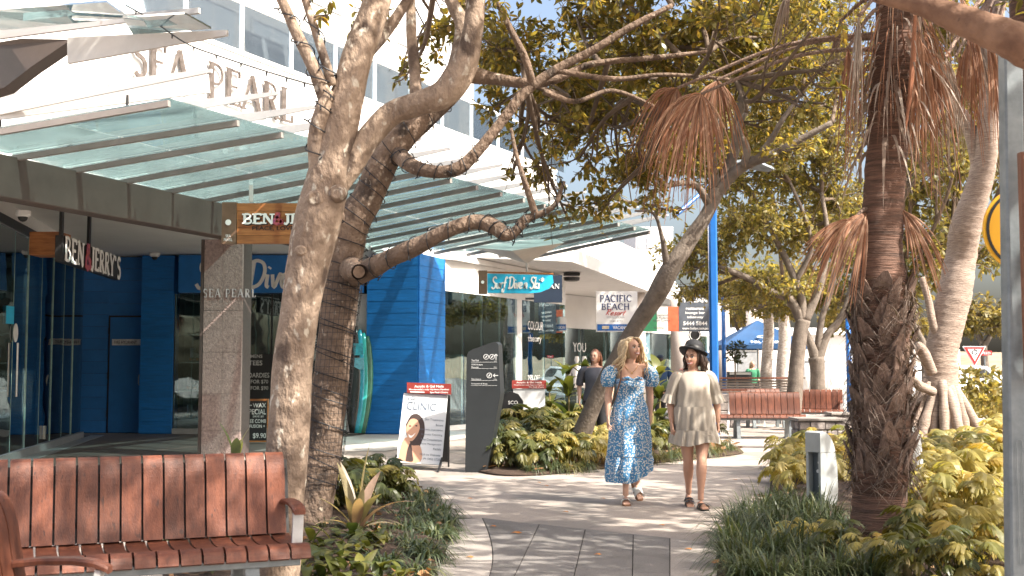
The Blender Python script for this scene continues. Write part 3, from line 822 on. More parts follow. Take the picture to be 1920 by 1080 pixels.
for k, (tt, cc) in enumerate(((.25, (.5, .2, .1)), (.5, (.1, .2, .4)), (.7, (.6, .5, .4)))):
    b = MB(); b.lathe([(.18, .3), (.16, .9), (.2, 1.3), (.06, 1.42), (.09, 1.55), (.05, 1.68)], along(gA, gB, tt) + V3((-.5, .9, 0)), 12)
    part('display_form', b, M('display_%d' % k, cc, .8), cs)

# stock inside the corner shop
for r_, (tt, nm_) in enumerate(((.30, 'clothes rack nearest the blue pillar inside the corner shop'), (.72, 'clothes rack deeper inside the corner shop'))):
    p0 = along(gA, gB, tt) + V3((.1, 1.5, 0)); rk = thing('clothes_rack', nm_, 'rack', p0, 'clothes racks in the corner shop')
    b = MB(); b.tube([p0 + V3((-.55, 0, .02)), p0 + V3((-.55, 0, 1.45)), p0 + V3((.55, 0, 1.45)), p0 + V3((.55, 0, .02))], .018, 6); part('rail', b, m_steel, rk)
    for k in range(11):
        x = -.48 + k * .095; b = MB(); b.bar(p0 + V3((x, 0, .55 + .1 * (k % 3))), p0 + V3((x, 0, 1.38)), .05, .42, up=(0, 1, 0), ch=.015); part('garment', b, M('garment_%d' % (k % 5), ((.5, .12, .1), (.08, .25, .45), (.7, .68, .62), (.6, .42, .15), (.1, .35, .3))[k % 5], .85), rk)
# conical bracket under the far end of the canopy
ap = P(988, 494, 22); cone = MB()
ring = [P(885, 464, 22.6), P(960, 470, 21.3), P(1058, 455, 21.6), P(1040, 447, 23.4), P(940, 452, 23.6)]
cone.add([ap] + ring, [(0, i + 1, (i + 1) % 5 + 1) for i in range(5)]); cone.add(ring, [(4, 3, 2, 1, 0)])
cone.tube([ap + Z * .05, ap - Z * .16], .02, 6)
solo('canopy_bracket', cone, m_fin, 'grey inverted cone bracket holding the hanging blue script sign', 'bracket')

# ---------------------------------------------------------------- second building: white awning roof with shops beneath
N0 = V3((1.42, 27.9, 0)); N1 = V3((7.8, 49.9, 0))
sb = thing('awning_building', 'white flat awned building with shaded shops beyond the glass corner', 'building', N0)
b = MB(); b.poly([V3((-1.6, 26.5, 3.92)), N0 + Z * 3.92, N1 + Z * 3.92, V3((1, 53, 3.92)), V3((-3, 33, 3.92))], (0, 0, .34)); part('awning_roof', b, m_white, sb)
d1 = (N1 - N0).normalized(); n1 = V3((-d1.y, d1.x, 0))
b = MB(); b.poly([N0 + n1 * .35 + Z * 4.26, N1 + n1 * .35 + Z * 4.26, N1 + n1 * 1.3 + Z * 5.9, N0 + n1 * 1.3 + Z * 5.6], n1 * .4); part('parapet', b, m_white, sb)
wallq((1.4, 40.5), (9.0, 52.0), 0, 3.9, M('shop_wall', (.5, .49, .47), .8, var=.1), 'wall', sb)
A, B = V3((1.4, 39.2, 0)), V3((8.6, 50.5, 0)); dd = (B - A).normalized()
for k in range(7):
    b = MB(); slab(b, A + dd * (k * 1.85 + .05), A + dd * (k * 1.85 + 1.8), .1, 2.75, .02); part('shop_window', b, g_shop, sb)
    if k in (0, 2, 4, 6):
        b = MB(); b.lathe([(.36, .003), (.36, 3.91)], A + dd * (k * 1.85 + 1.6) + dd.cross(Z) * 2.2, 18); part('round_column', b, M('beige_column', (.5, .44, .4), .8, var=.12, scale=25, bump=.2), sb, None, None, True)
b = MB(); slab(b, A - dd * .2, B, 2.76, 3.9, .2); part('bulkhead', b, m_soffit, sb)
b = MB(); slab(b, A + dd * .02 , A + dd * 1.7, .1, 2.7, -.01)
text('YOU', A + dd * 1.2 + Z * 1.95 + dd.cross(Z) * .05, dd, Z, .9, .32, m_letter, sb)
text('IS NOW', A + dd * 4.6 + Z * 1.95 + dd.cross(Z) * .05, dd, Z, 1.6, .32, m_letter, sb)
b = MB(); slab(b, A + dd * 6.6, A + dd * 7.2, .6, 2.7, -.04); part('sign_strip', b, M('teal_strip', (.12, .2, .24), .5), sb)
for j, c in enumerate('LORNA'): text(c, A + dd * 6.75 + Z * (2.3 - j * .36) + dd.cross(Z) * .06, dd, Z, None, .25, m_letter, sb)
b = MB(); b.lathe([(.14, 0), (.2, .02), (.22, .1), (.2, .11)], P(1072, 526, 31) - Z * .02, 16); b.box(P(1072, 523, 31) + Z * .12, (.42, .42, .06))
solo('soffit_light', b, m_black, 'black drum light under the white awning soffit', 'light')
# mannequins in the near window
for k, (u, dx) in enumerate(((1082, 0), (1096, .1))):
    p = G(u, 692 + 1.36 * 2200 / 38.5); mq = thing('mannequin', ['left pale mannequin in the shaded shop window', 'right pale mannequin in the shaded shop window'][k], 'mannequin', p, 'mannequins in the far shop window')
    b = MB(); b.lathe([(.12, .75), (.19, .9), (.13, 1.12), (.19, 1.32), (.16, 1.42), (.05, 1.47), (.045, 1.56), (.085, 1.66), (.06, 1.78)], p, 12); part('torso', b, m_white2, mq, smooth=True)
    b = MB(); b.tube([p + V3((-.17, 0, 1.38)), p + V3((-.25, .05, 1.1)), p + V3((-.2, -.05, .85))], .04, 6); part('arm', b, m_white2, mq, smooth=True)
    b = MB(); b.lathe([(.1, .004), (.1, .02), (.02, .03), (.02, .8)], p, 10); part('stand', b, m_steel, mq)

# pale tower and houses far behind
def farblock(nm, label, u0, u1, vt, D, mat, rows, cols, depth=8, roof=None):
    a, b_ = P(u0, vt, D), P(u1, vt, D)
    t = thing(nm, label, 'building', (a.x, D, 0))
    b = MB(); b.poly([V3((a.x, D, 0)), V3((b_.x, D, 0)), V3((b_.x, D + depth, 0)), V3((a.x, D + depth, 0))], (0, 0, a.z)); part('wall', b, mat, t)
    W = b_.x - a.x
    for r in range(rows):
        for c in range(cols):
            x = a.x + W * (c + .2) / cols; z = a.z * .12 + (a.z * .85) * r / rows
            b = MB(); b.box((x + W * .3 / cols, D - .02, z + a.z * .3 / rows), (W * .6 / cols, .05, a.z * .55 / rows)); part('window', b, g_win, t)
    if roof: b = MB(); b.poly([V3((a.x - .4, D - .5, a.z)), V3((b_.x + .4, D - .5, a.z)), V3((b_.x + .4, D + depth, a.z + roof)), V3((a.x - .4, D + depth, a.z + roof))], (0, 0, .15)); part('roof', b, m_soffit, t)
farblock('apartment_tower', 'pale apartment tower showing above the white awning', 1192, 1262, 425, 75, M('tower_wall', (.62, .64, .66), .8), 8, 4)
farblock('low_building', 'white low building behind the parasol', 1300, 1620, 628, 78, m_white, 2, 9, 8, .6)
farblock('low_building', 'pale building between palm and picket fence', 1560, 1800, 655, 95, M('cream_wall', (.6, .57, .52), .8), 2, 6)
# ---------------------------------------------------------------- trees
m_bark1 = M('pale_bark', (0.33, 0.25, 0.185), .88, col2=(0.145, 0.10, 0.073), scale=3.2, bump=1.0, bscale=22, bdist=.04, spots=[((0.085, 0.058, 0.043), 4.5, .38), ((0.47, 0.42, 0.35), 17, .35)], stretch=(1, 1, .6))
m_bark2 = M('brown_bark', (0.235, 0.165, 0.12), .88, col2=(0.10, 0.068, 0.05), scale=4, bump=1.0, bscale=24, bdist=.04, spots=[((0.06, 0.042, 0.032), 5, .38), ((0.36, 0.30, 0.24), 20, .32)], stretch=(1, 1, .7))
m_bark3 = M('grey_bark', (0.20, 0.165, 0.135), .85, col2=(0.10, 0.08, 0.065), scale=6, bump=.7, bscale=30)
m_twig = M('twig_bark', (0.13, 0.095, 0.07), .9, var=.3)
m_palm = M('palm_bark', (0.22, 0.12, 0.085), .9, col2=(0.06, 0.036, 0.027), scale=9, bump=1.0, bscale=22, stretch=(.35, .35, 5))
m_boot = M('palm_boot', (0.30, 0.21, 0.165), .85, col2=(0.12, 0.076, 0.058), scale=7, bump=.8, bscale=30, stretch=(4, 4, 1), objrand=.3)
m_fibre = leafmat('palm_fibre', [(.07, .048, .038), (.15, .11, .088), (.25, .20, .17), (.10, .07, .055)], .08, .8)
m_dead = leafmat('dead_frond', [(.22, .095, .048), (.36, .18, .10), (.15, .065, .038), (.42, .26, .17), (.26, .115, .06)], .25, .7, (1.6, 1.2, .9))
m_deadg = leafmat('grey_dead_frond', [(.34, .27, .22), (.22, .16, .125), (.42, .36, .31), (.17, .11, .08)], .2, .8, (1.4, 1.2, 1.0))
m_pand = M('pandanus_bark', (0.40, 0.32, 0.265), .85, col2=(0.20, 0.145, 0.115), scale=8, bump=.8, bscale=16, stretch=(1, 1, 7))
lf_near = leafmat('fig_leaf', [(.062, .066, .02), (.12, .112, .034), (.20, .165, .048), (.085, .086, .026), (.32, .225, .058), (.068, .066, .022), (.15, .13, .04)], .52, .34, (2.2, 2.0, 1.0))
lf_mid = leafmat('street_tree_leaf', [(.115, .118, .038), (.20, .178, .06), (.08, .09, .03), (.29, .235, .08), (.155, .145, .048)], .5, .45, (2.15, 1.9, 1.0))
lf_far = leafmat('far_tree_leaf', [(.14, .125, .04), (.23, .185, .06), (.095, .092, .03), (.31, .24, .075)], .45, .5, (2.1, 1.85, 1.0))

def limb(px, per=5):
    """(u, v, distance, half width in pixels) -> smooth points and radii"""
    q = [(*P(u, v, D), r * D / F_PX) for u, v, D, r in px]
    q = cat_rom(q, per)
    return [V3(a[:3]) for a in q], [max(.003, a[3]) for a in q]
def rough_tube(mb, pts, rad, n=16, amp=.07, fr=3.0, seed=0, ring=0):
    k = len(pts); o = len(mb.v); up = V3((0, 1, 0)); sd = V3((seed * 3.7, seed * 1.3, seed))
    for i, p in enumerate(pts):
        t = pts[min(i + 1, k - 1)] - pts[max(i - 1, 0)]; t = t.normalized() if t.length > 1e-9 else Z.copy()
        x = up.cross(t)
        if x.length < 1e-6: x = V3((1, 0, 0)).cross(t)
        x.normalize(); up = t.cross(x).normalized()
        for j in range(n):
            a = 2 * math.pi * j / n; d = x * math.cos(a) + up * math.sin(a)
            w = noise.noise((p + d * rad[i]) * fr + sd) * amp * 1.6 + noise.noise((p + d * rad[i]) * fr * 3.5 + sd) * amp * .6
            if ring: w += ring * math.sin(i * 2.1 + noise.noise(p * 3 + d) * 2)
            mb.v.append(tuple(p + d * rad[i] * (1 + w)))
    for i in range(k - 1):
        for j in range(n):
            mb.f.append((o + i * n + j, o + i * n + (j + 1) % n, o + (i + 1) * n + (j + 1) % n, o + (i + 1) * n + j)); mb.mi.append(mb.cur)
    mb.f.append(tuple(o + j for j in range(n))[::-1]); mb.f.append(tuple(o + (k - 1) * n + j for j in range(n))); mb.mi += [mb.cur] * 2
def ell(u, v, D, ru, rv, dep=None):
    c = P(u, v, D); return (np.array(c), ru * D / F_PX, (dep if dep else 1.5 * ru * D / F_PX), rv * D / F_PX)
def world_ell(x, y, z, rx, ry, rz): return (np.array((x, y, z), float), rx, ry, rz)
TRI_V = [(0, .5, 0), (0, -.25, .43), (0, -.25, -.43), (1, .2, 0), (1, -.1, .17), (1, -.1, -.17)]
TRI_F = [(0, 1, 4, 3), (1, 2, 5, 4), (2, 0, 3, 5)]
def crown(t, ells, dens, leaf, mat, per=9, nodes=None, twig=.4, branch_r=.012, droop=.25, wl=1.0, sub=5):
    """leaf rosettes on twigs inside the ellipsoids, with branchlets feeding them"""
    tips = []; dirs = []; bm = MB()
    for c, rx, ry, rz in ells:
        n = max(3, int(dens * rx * ry * rz * 4.19))
        d = unit(RNG.normal(0, 1, (n, 3))); rr = RNG.random(n) ** (1 / 2.4)
        p = c + d * rr[:, None] * np.array((rx, ry, rz))
        # holes: drop tips where a slow noise is low, so that the sky shows through
        keep = np.array([noise.noise(V3(q) * 1.3) + .22 * RNG.random() > -.10 for q in p])
        p = p[keep]; d = d[keep]
        if not len(p): continue
        tips.append(p); dirs.append(unit(d + RNG.normal(0, .5, d.shape) + np.array((0, 0, -droop * .2))))
        if nodes is not None:
            nd = nodes[np.argmin(((nodes[:, :3] - c) ** 2).sum(1))]
            a = V3(nd[:3]); b = V3(c); L = (b - a).length
            mid = a.lerp(b, .5) + V3(RNG.normal(0, .08 * L, 3)) + Z * .06 * L
            br = cat_rom([tuple(a), tuple(mid), tuple(b)], 5)
            bm.tube([V3(q) for q in br], [branch_r * (2.2 - 1.4 * k / len(br)) for k in range(len(br))], 6)
            for q in p[RNG.choice(len(p), min(sub, len(p)), False)]:
                s = V3(br[int(RNG.integers(3, len(br)))]); e = V3(q); m2 = s.lerp(e, .5) + V3(RNG.normal(0, .12 * (e - s).length, 3))
                bb = cat_rom([tuple(s), tuple(m2), tuple(e)], 4)
                bm.tube([V3(x) for x in bb], [branch_r * (1.0 - .7 * k / len(bb)) for k in range(len(bb))], 4)
    tips = np.concatenate(tips); dirs = np.concatenate(dirs); N = len(tips)
    X, Y, Zv = frames(dirs, None, .2)
    base = tips - X * twig
    W = np.array(TRI_V)
    T = base[:, None, :] + W[None, :, 0:1] * (X * twig)[:, None, :] + (W[None, :, 1:2] * Y[:, None, :] + W[None, :, 2:3] * Zv[:, None, :]) * .007 * (twig / .3)
    rawfield('twigs', T, TRI_F, m_twig, t)
    s = RNG.random((N, per)) ** .8
    ang = RNG.random((N, per)) * 6.283
    pos = tips[:, None, :] - X[:, None, :] * ((1 - s) * twig * .75)[:, :, None]
    rad = Y[:, None, :] * np.cos(ang)[:, :, None] + Zv[:, None, :] * np.sin(ang)[:, :, None]
    ld = unit(rad * (.55 + .6 * (1 - s))[:, :, None] + X[:, None, :] * (.35 + .6 * s)[:, :, None] + np.array((0, 0, -droop)))
    ld = ld.reshape(-1, 3); pos = pos.reshape(-1, 3)
    LX, LY, LZ = frames(ld, None, .45)
    sc = leaf * (.65 + .6 * RNG.random(len(ld)))
    V = np.array(OVAL_V); V[:, 1] *= wl
    field('foliage', V, OVAL_F, pos, LX, LY, LZ, sc, mat, t)
    if bm.v: part('branchlets', bm, m_twig, t, kind='stuff', smooth=True)
def tree(name, label, limbs, mat, base, group=None, n=16, amp=.07, per=5):
    t = thing(name, label, 'tree', base, group); nodes = []
    for k, px in enumerate(limbs):
        pts, rad = limb(px, per)
        mb = MB(); rough_tube(mb, pts, rad, n if k == 0 else max(8, n - 4), amp, 3.0, k + 1)
        part('trunk' if k == 0 else 'branch', mb, mat, t, smooth=True)
        if k or len(limbs) == 1: nodes += [tuple(p) for p in pts[len(pts) // 3:]]
    return t, np.array(nodes)

# -- big pale tree in front, leaning right
L1 = [[(512, 1160, 7.0, 47), (524, 1060, 7.0, 39), (536, 900, 7.0, 38), (544, 760, 7.0, 38), (557, 620, 7.0, 38), (578, 500, 7.0, 40), (598, 400, 7.0, 43), (622, 300, 7.0, 39), (646, 200, 7.0, 33), (672, 100, 7.05, 29), (702, 20, 7.1, 27), (730, -80, 7.2, 24), (770, -240, 7.3, 16)],
      [(612, 372, 7.0, 24), (652, 312, 7.02, 27), (692, 258, 7.05, 24), (735, 214, 7.05, 23), (788, 194, 7.0, 24), (832, 176, 7.0, 27), (862, 138, 7.0, 28), (880, 90, 7.0, 22), (890, 30, 7.0, 18), (896, -60, 7.0, 16), (905, -220, 7.0, 12)],
      [(628, 240, 7.0, 18), (612, 190, 6.95, 15), (588, 128, 6.9, 12), (560, 70, 6.9, 11), (535, 15, 6.9, 10), (500, -60, 6.9, 8)],
      [(622, 160, 6.95, 10), (610, 115, 6.9, 9), (592, 60, 6.9, 8), (572, 0, 6.9, 7), (550, -60, 6.9, 6)],
      [(664, 130, 7.05, 14), (690, 98, 7.1, 13), (725, 58, 7.2, 11), (755, 14, 7.3, 10), (800, -60, 7.5, 8)],
      [(780, 186, 7.1, 12), (778, 140, 7.2, 11), (772, 80, 7.3, 10), (770, 10, 7.4, 9), (765, -80, 7.5, 8)],
      [(840, 160, 7.05, 12), (868, 60, 7.3, 15), (850, 10, 7.4, 13), (820, -60, 7.6, 10)],
      [(600, 330, 6.96, 20), (594, 260, 6.94, 17), (606, 205, 6.92, 15), (618, 170, 6.92, 8)]]
t1, n1_ = tree('shade_tree', 'big pale-barked leaning tree rising behind the front bench', L1, m_bark1, G(522, 1125), None, 22, .06, 7)
for (u, v, r) in ((592, 372, 12), (632, 362, 11), (565, 470, 8)):
    b = MB(); c = P(u, v, 6.875); q = r * 7 / F_PX
    b.rings([[c + V3((math.cos(a) * q * rr * 1.1, -dy * q, math.sin(a) * q * rr)) for a in np.linspace(0, 6.2832, 15)[:-1]] for rr, dy in ((1.6, -.7), (1.35, .0), (1.05, .42), (.8, .55), (.62, .44), (.3, .52), (.02, .56))])
    part('knot', b, m_bark1, t1, smooth=True)
crown(t1, [ell(612, 30, 6.9, 34, 26), ell(560, -70, 7, 80, 60), ell(720, -130, 7.2, 120, 70), world_ell(-1.4, 7.2, 5.4, 1.4, 1.6, .8), world_ell(0.2, 7.6, 5.6, 1.5, 1.6, .8), ell(1100, -60, 8, 160, 60),
           ell(830, 60, 9.5, 75, 60), ell(770, 130, 9.5, 45, 45), ell(900, 20, 9.5, 80, 50), ell(700, 40, 9.8, 60, 40)], 210, .078, lf_near, 9, n1_, .28, .011)

# -- darker tree just behind it, wrapped in fairy lights
L2 = [[(580, 1010, 10, 38), (594, 915, 10, 35), (610, 800, 10, 35), (622, 700, 10, 34), (632, 600, 10, 34), (642, 510, 10, 36), (650, 440, 10, 38), (668, 405, 10, 33), (690, 370, 10, 29), (722, 300, 10, 28), (762, 250, 10, 27), (808, 208, 10, 24), (848, 168, 10, 22), (866, 110, 10, 22), (868, 40, 10, 18), (875, -60, 10, 14)],
      [(650, 455, 9.95, 26), (636, 420, 9.9, 20), (622, 385, 9.9, 14), (600, 340, 9.9, 9)],
      [(664, 520, 9.9, 20), (700, 500, 9.7, 20), (740, 480, 9.5, 17), (790, 458, 9.4, 16), (840, 432, 9.3, 15), (890, 416, 9.3, 14), (925, 424, 9.25, 15), (950, 440, 9.2, 13), (968, 432, 9.2, 10), (985, 412, 9.2, 10), (1010, 402, 9.2, 6), (1040, 384, 9.2, 5), (1058, 340, 9.2, 3)],
      [(745, 288, 9.95, 17), (775, 312, 9.7, 14), (820, 322, 9.6, 12), (862, 314, 9.6, 13), (900, 278, 9.6, 11), (945, 222, 9.6, 10), (985, 172, 9.6, 10), (1040, 132, 9.6, 9), (1110, 95, 9.6, 8), (1180, 52, 9.6, 7), (1260, 10, 9.6, 5)],
      [(886, 140, 10, 18), (930, 148, 10, 12), (985, 156, 9.9, 10), (1040, 150, 9.8, 8), (1110, 120, 9.8, 6), (1230, 108, 9.8, 5), (1330, 96, 9.8, 3)],
      [(1005, 405, 9.2, 7), (994, 372, 9.15, 6), (980, 330, 9.1, 5), (968, 290, 9.1, 4), (958, 240, 9.1, 3)],
      [(1000, 165, 9.6, 8), (985, 110, 9.5, 7), (960, 60, 9.5, 6), (930, 0, 9.5, 5)],
      [(1020, 172, 9.6, 6), (1080, 190, 9.7, 5), (1150, 170, 9.8, 4), (1240, 205, 9.9, 3)],
      [(1040, 132, 9.6, 6), (1150, 148, 9.6, 5), (1250, 140, 9.6, 4), (1380, 150, 9.6, 3)]]
t2, n2_ = tree('shade_tree', 'darker forked tree wrapped in black fairy-light strings', L2, m_bark2, G(582, 985), None, 20, .07, 7)
stub = MB(); stub.tube([P(660, 505, 9.85), P(668, 508, 9.68), P(673, 510, 9.60)], [.11, .07, .066], 14, cap=False); sb_ = part('cut_branch', stub, m_bark2, t2, smooth=True)
stub = MB(); stub.tube([P(671, 509, 9.63), P(673, 510, 9.597)], [.052, .050], 14); part('cut_face', stub, M('cut_wood', (.20, .135, .095), .85, col2=(.09, .06, .045), scale=20), sb_)
crown(t2, [ell(960, 90, 10.5, 110, 70), ell(1010, 245, 10.5, 100, 55), ell(925, 200, 10.8, 50, 40), ell(1130, 385, 11, 75, 36), ell(1085, 300, 11, 70, 50), ell(1150, 220, 12, 110, 80),
           ell(1200, 100, 10.5, 120, 70), ell(1080, 30, 11, 110, 50), ell(1330, 60, 10.5, 130, 60), ell(960, 330, 10.6, 28, 30), ell(1210, 330, 12, 70, 50), ell(1430, 70, 10.8, 90, 60),
           ell(1020, 150, 11.5, 120, 60), ell(1100, 180, 12.5, 110, 70), ell(1220, 260, 12.5, 90, 60), ell(1080, 250, 12, 80, 60), ell(1310, 290, 12.6, 70, 50), ell(1020, 330, 12, 60, 40), ell(1190, 40, 12, 120, 50), ell(1350, 30, 8.6, 100, 40), ell(1440, 130, 8.2, 80, 60), ell(1520, 60, 8.0, 80, 50), ell(1500, 200, 8.3, 45, 40), ell(1560, 130, 8.2, 40, 50), ell(930, 120, 12, 70, 60), ell(1290, 200, 11.5, 90, 50), ell(1380, 120, 11.5, 110, 60), ell(1160, 320, 11.8, 80, 40), ell(1060, 400, 11.5, 45, 28), world_ell(1.2, 10.5, 5.6, 1.8, 1.6, .9)], 225, .08, lf_near, 9, n2_, .28, .012)

# -- leaning tree behind the two walkers
L3 = [[(1070, 872, 17, 20), (1108, 770, 16.8, 16), (1152, 680, 16.6, 15), (1194, 610, 16.4, 16), (1227, 560, 16.2, 18), (1260, 500, 16, 18), (1292, 452, 16, 15), (1326, 400, 16, 13), (1345, 355, 16, 14)],
      [(1342, 365, 16, 12), (1372, 330, 15.9, 10), (1405, 305, 15.8, 11), (1450, 290, 15.6, 9), (1500, 262, 15.5, 7), (1560, 230, 15.4, 5)],
      [(1345, 360, 16, 12), (1375, 290, 16, 10), (1385, 230, 16, 9), (1390, 190, 16, 9), (1420, 140, 16, 9), (1450, 80, 16, 7), (1470, 0, 16, 5)],
      [(1340, 355, 16, 12), (1338, 300, 15.9, 8), (1350, 250, 15.8, 7), (1330, 200, 15.8, 6), (1300, 150, 15.8, 4)],
      [(1395, 312, 15.8, 8), (1400, 280, 15.7, 7), (1385, 240, 15.6, 6), (1400, 210, 15.5, 4)],
      [(1330, 385, 16, 8), (1300, 345, 15.7, 6), (1240, 352, 15.5, 5), (1200, 380, 15.4, 4), (1140, 370, 15.4, 3)],
      [(1405, 312, 15.8, 7), (1440, 270, 15.6, 6), (1470, 220, 15.4, 5), (1500, 180, 15.4, 3)],
      [(1252, 505, 16, 8), (1240, 440, 15.8, 4), (1225, 400, 15.7, 3), (1190, 395, 15.7, 2)]]
t3, n3_ = tree('leaning_tree', 'slender grey tree leaning right behind the two women', L3, m_bark3, G(1070, 872), None, 16, .05, 6)
crown(t3, [ell(1290, 300, 16, 80, 45), ell(1240, 390, 15.8, 60, 30), ell(1380, 170, 16.5, 110, 80), ell(1480, 160, 16, 90, 80), ell(1500, 60, 16, 110, 70), ell(1280, 130, 16.5, 110, 80), ell(1180, 300, 16, 60, 40),
           ell(1470, 290, 15.6, 60, 40), ell(1400, 20, 16, 120, 70), ell(1130, 100, 16.5, 90, 70), ell(1430, 240, 16.5, 90, 60), ell(1340, 330, 16.4, 70, 40), ell(1560, 180, 16, 70, 80), ell(1220, 200, 17, 110, 70), ell(1050, 180, 17, 90, 70), ell(1480, 20, 15, 120, 60), ell(1570, 110, 15, 80, 80), ell(1390, 90, 15, 90, 60), ell(1540, 40, 17, 110, 60), ell(1500, 130, 15.5, 60, 60)], 100, .088, lf_near, 9, n3_, .34, .014)

# -- two slimmer trees over the rear benches
L6 = [[(1485, 790, 25, 16), (1490, 735, 25, 15), (1494, 680, 25, 14), (1500, 630, 25, 14), (1506, 600, 25, 14)],
      [(1504, 606, 25, 10), (1480, 560, 25, 9), (1440, 545, 25, 7), (1400, 520, 25, 6), (1350, 500, 24.5, 4)],
      [(1506, 602, 25, 10), (1500, 550, 25, 8), (1480, 500, 25, 7), (1450, 440, 25, 5), (1420, 380, 25, 4)],
      [(1508, 602, 25, 10), (1530, 555, 25, 8), (1545, 500, 25, 7), (1550, 430, 25, 5), (1540, 360, 25, 4)],
      [(1490, 530, 25, 6), (1520, 470, 24.8, 5), (1510, 410, 24.7, 4), (1480, 340, 24.6, 3)]]
t6, n6_ = tree('street_tree', 'slim multi-limbed tree rising right behind the rear red bench', L6, m_bark3, G(1485, 790), 'slim trees by the rear benches', 12, .05, 5)
crown(t6, [ell(1330, 470, 25, 80, 60), ell(1400, 420, 25, 95, 60), ell(1490, 430, 25.5, 90, 60), ell(1440, 545, 26, 110, 32), ell(1380, 345, 25, 90, 50), ell(1500, 340, 26, 90, 60), ell(1300, 545, 26, 60, 28), ell(1560, 470, 26, 60, 70), ell(1260, 480, 27, 50, 40), ell(1350, 250, 24, 110, 70), ell(1460, 260, 24, 100, 70), ell(1260, 280, 24, 80, 60), ell(1550, 260, 25, 80, 80), ell(1560, 380, 26, 60, 60)], 56, .118, lf_mid, 12, n6_, .5, .022, sub=8)
L7 = [[(1535, 770, 29, 15), (1533, 700, 29, 14), (1530, 670, 29, 16)],
      [(1532, 680, 29, 11), (1518, 640, 29, 8), (1500, 600, 29, 6), (1470, 540, 29, 4)],
      [(1532, 680, 29, 11), (1550, 630, 29, 8), (1580, 590, 29, 6), (1600, 520, 29, 5), (1610, 440, 29, 4)],
      [(1534, 660, 29, 8), (1540, 600, 29, 6), (1560, 540, 29, 5), (1570, 470, 29, 4)]]
t7, n7_ = tree('street_tree', 'forked slim tree standing by the white picket fence', L7, m_bark3, G(1535, 770), 'slim trees by the rear benches', 12, .05, 5)
crown(t7, [ell(1560, 560, 30, 90, 36), ell(1600, 480, 30, 70, 60), ell(1480, 570, 31, 90, 30), ell(1570, 390, 30, 90, 60), ell(1420, 570, 32, 80, 24), ell(1640, 560, 31, 40, 60), ell(1450, 120, 28, 130, 70), ell(1300, 180, 28, 110, 60), ell(1580, 140, 28, 90, 80)], 38, .13, lf_mid, 12, n7_, .55, .024, sub=8)
# -- trees closing the view behind the palm
def simple_tree(name, label, u, D, top, ells, dens, leaf, mat, group, rpx=10):
    b = G(u, HOR + CAM_H * F_PX / D)
    v0 = HOR + CAM_H * F_PX / D
    px = [[(u, v0 + 4, D, rpx * 1.2), (u + 3, (v0 + top) / 2 + 10, D, rpx), (u - 2, top, D, rpx * .8)], [(u, top + 12, D, rpx * .7), (u - 24, top - 40, D, rpx * .5), (u - 40, top - 100, D, rpx * .3)], [(u, top + 10, D, rpx * .7), (u + 26, top - 40, D, rpx * .5), (u + 40, top - 100, D, rpx * .3)]]
    t, nn = tree(name, label, px, m_bark3, b, group, 10, .05, 4)
    crown(t, ells, dens, leaf, mat, 9, nn, leaf * 3.6, leaf * .15, sub=6)
simple_tree('bushy_tree', 'yellow-lit bushy tree between the palm and the stilt-rooted trunk', 1735, 30, 640, [ell(1740, 470, 30, 75, 90), ell(1720, 350, 30, 80, 70), ell(1790, 400, 31, 60, 90), ell(1760, 250, 30, 90, 70), ell(1690, 560, 30, 60, 50), ell(1860, 300, 31, 70, 80), ell(1850, 470, 32, 50, 60), ell(1830, 180, 30, 80, 70), ell(1740, 150, 30, 80, 60), ell(1800, 60, 26, 100, 70), ell(1860, 160, 26, 60, 70), ell(1730, 40, 26, 90, 60), ell(1745, 300, 27, 60, 60), ell(1800, 300, 29, 50, 60)], 30, .18, lf_mid, 'trees behind the palm')
simple_tree('round_tree', 'rounded tree beyond the triangular road sign', 1845, 47, 640, [ell(1840, 590, 47, 62, 46), ell(1800, 610, 47, 40, 36), ell(1880, 600, 46, 50, 44)], 16, .24, lf_far, 'trees behind the palm', 8)
simple_tree('bushy_tree', 'distant olive tree far behind the blue parasol', 1400, 62, 640, [ell(1390, 560, 62, 110, 60), ell(1490, 545, 62, 90, 60), ell(1310, 590, 62, 60, 36)], 5, .34, lf_far, 'trees behind the palm', 6)
simple_tree('bushy_tree', 'distant tree behind the picket fence and palm', 1620, 58, 650, [ell(1620, 590, 58, 80, 50), ell(1700, 610, 58, 60, 40)], 6, .34, lf_far, 'trees behind the palm', 6)
# -- unseen trees added right of the view, invented to shade path and bench
def shade_tree(x, y, h, ells, label):
    t = thing('shade_tree', label, 'tree', (x, y, 0), 'unseen trees added for shade')
    mb = MB(); rough_tube(mb, [V3(p) for p in cat_rom([(x, y, -.05), (x + .1, y, h * .35), (x - .15, y + .1, h * .7), (x, y, h)], 5)], [.2 - .008 * k for k in range(16)], 12, .07, 3, 5)
    part('trunk', mb, m_bark2, t, smooth=True)
    crown(t, ells, 42, .14, lf_near, 9, np.array([(x, y, h * .7), (x, y, h)]), .4, .02, sub=6)
shade_tree(5.2, 6.2, 5.0, [world_ell(4.9, 5.6, 4.9, 2.0, 1.8, .8), world_ell(6.8, 6.0, 5.4, 1.6, 1.8, .8), world_ell(4.6, 8.2, 5.6, 1.7, 1.4, .7), world_ell(2.4, 5.8, 5.6, 1.6, 1.4, .7), world_ell(4.6, 10.6, 5.9, 1.6, 1.4, .7)], 'unseen tree added for shade outside the right edge beside the path')
shade_tree(7.6, 10.5, 6.0, [world_ell(6.6, 9.6, 5.4, 1.7, 1.8, .8), world_ell(8.6, 11.2, 6.2, 1.9, 2.0, .9), world_ell(6.9, 12.8, 5.8, 1.6, 1.6, .8)], 'taller unseen tree added for shade outside the right edge behind the grey post')
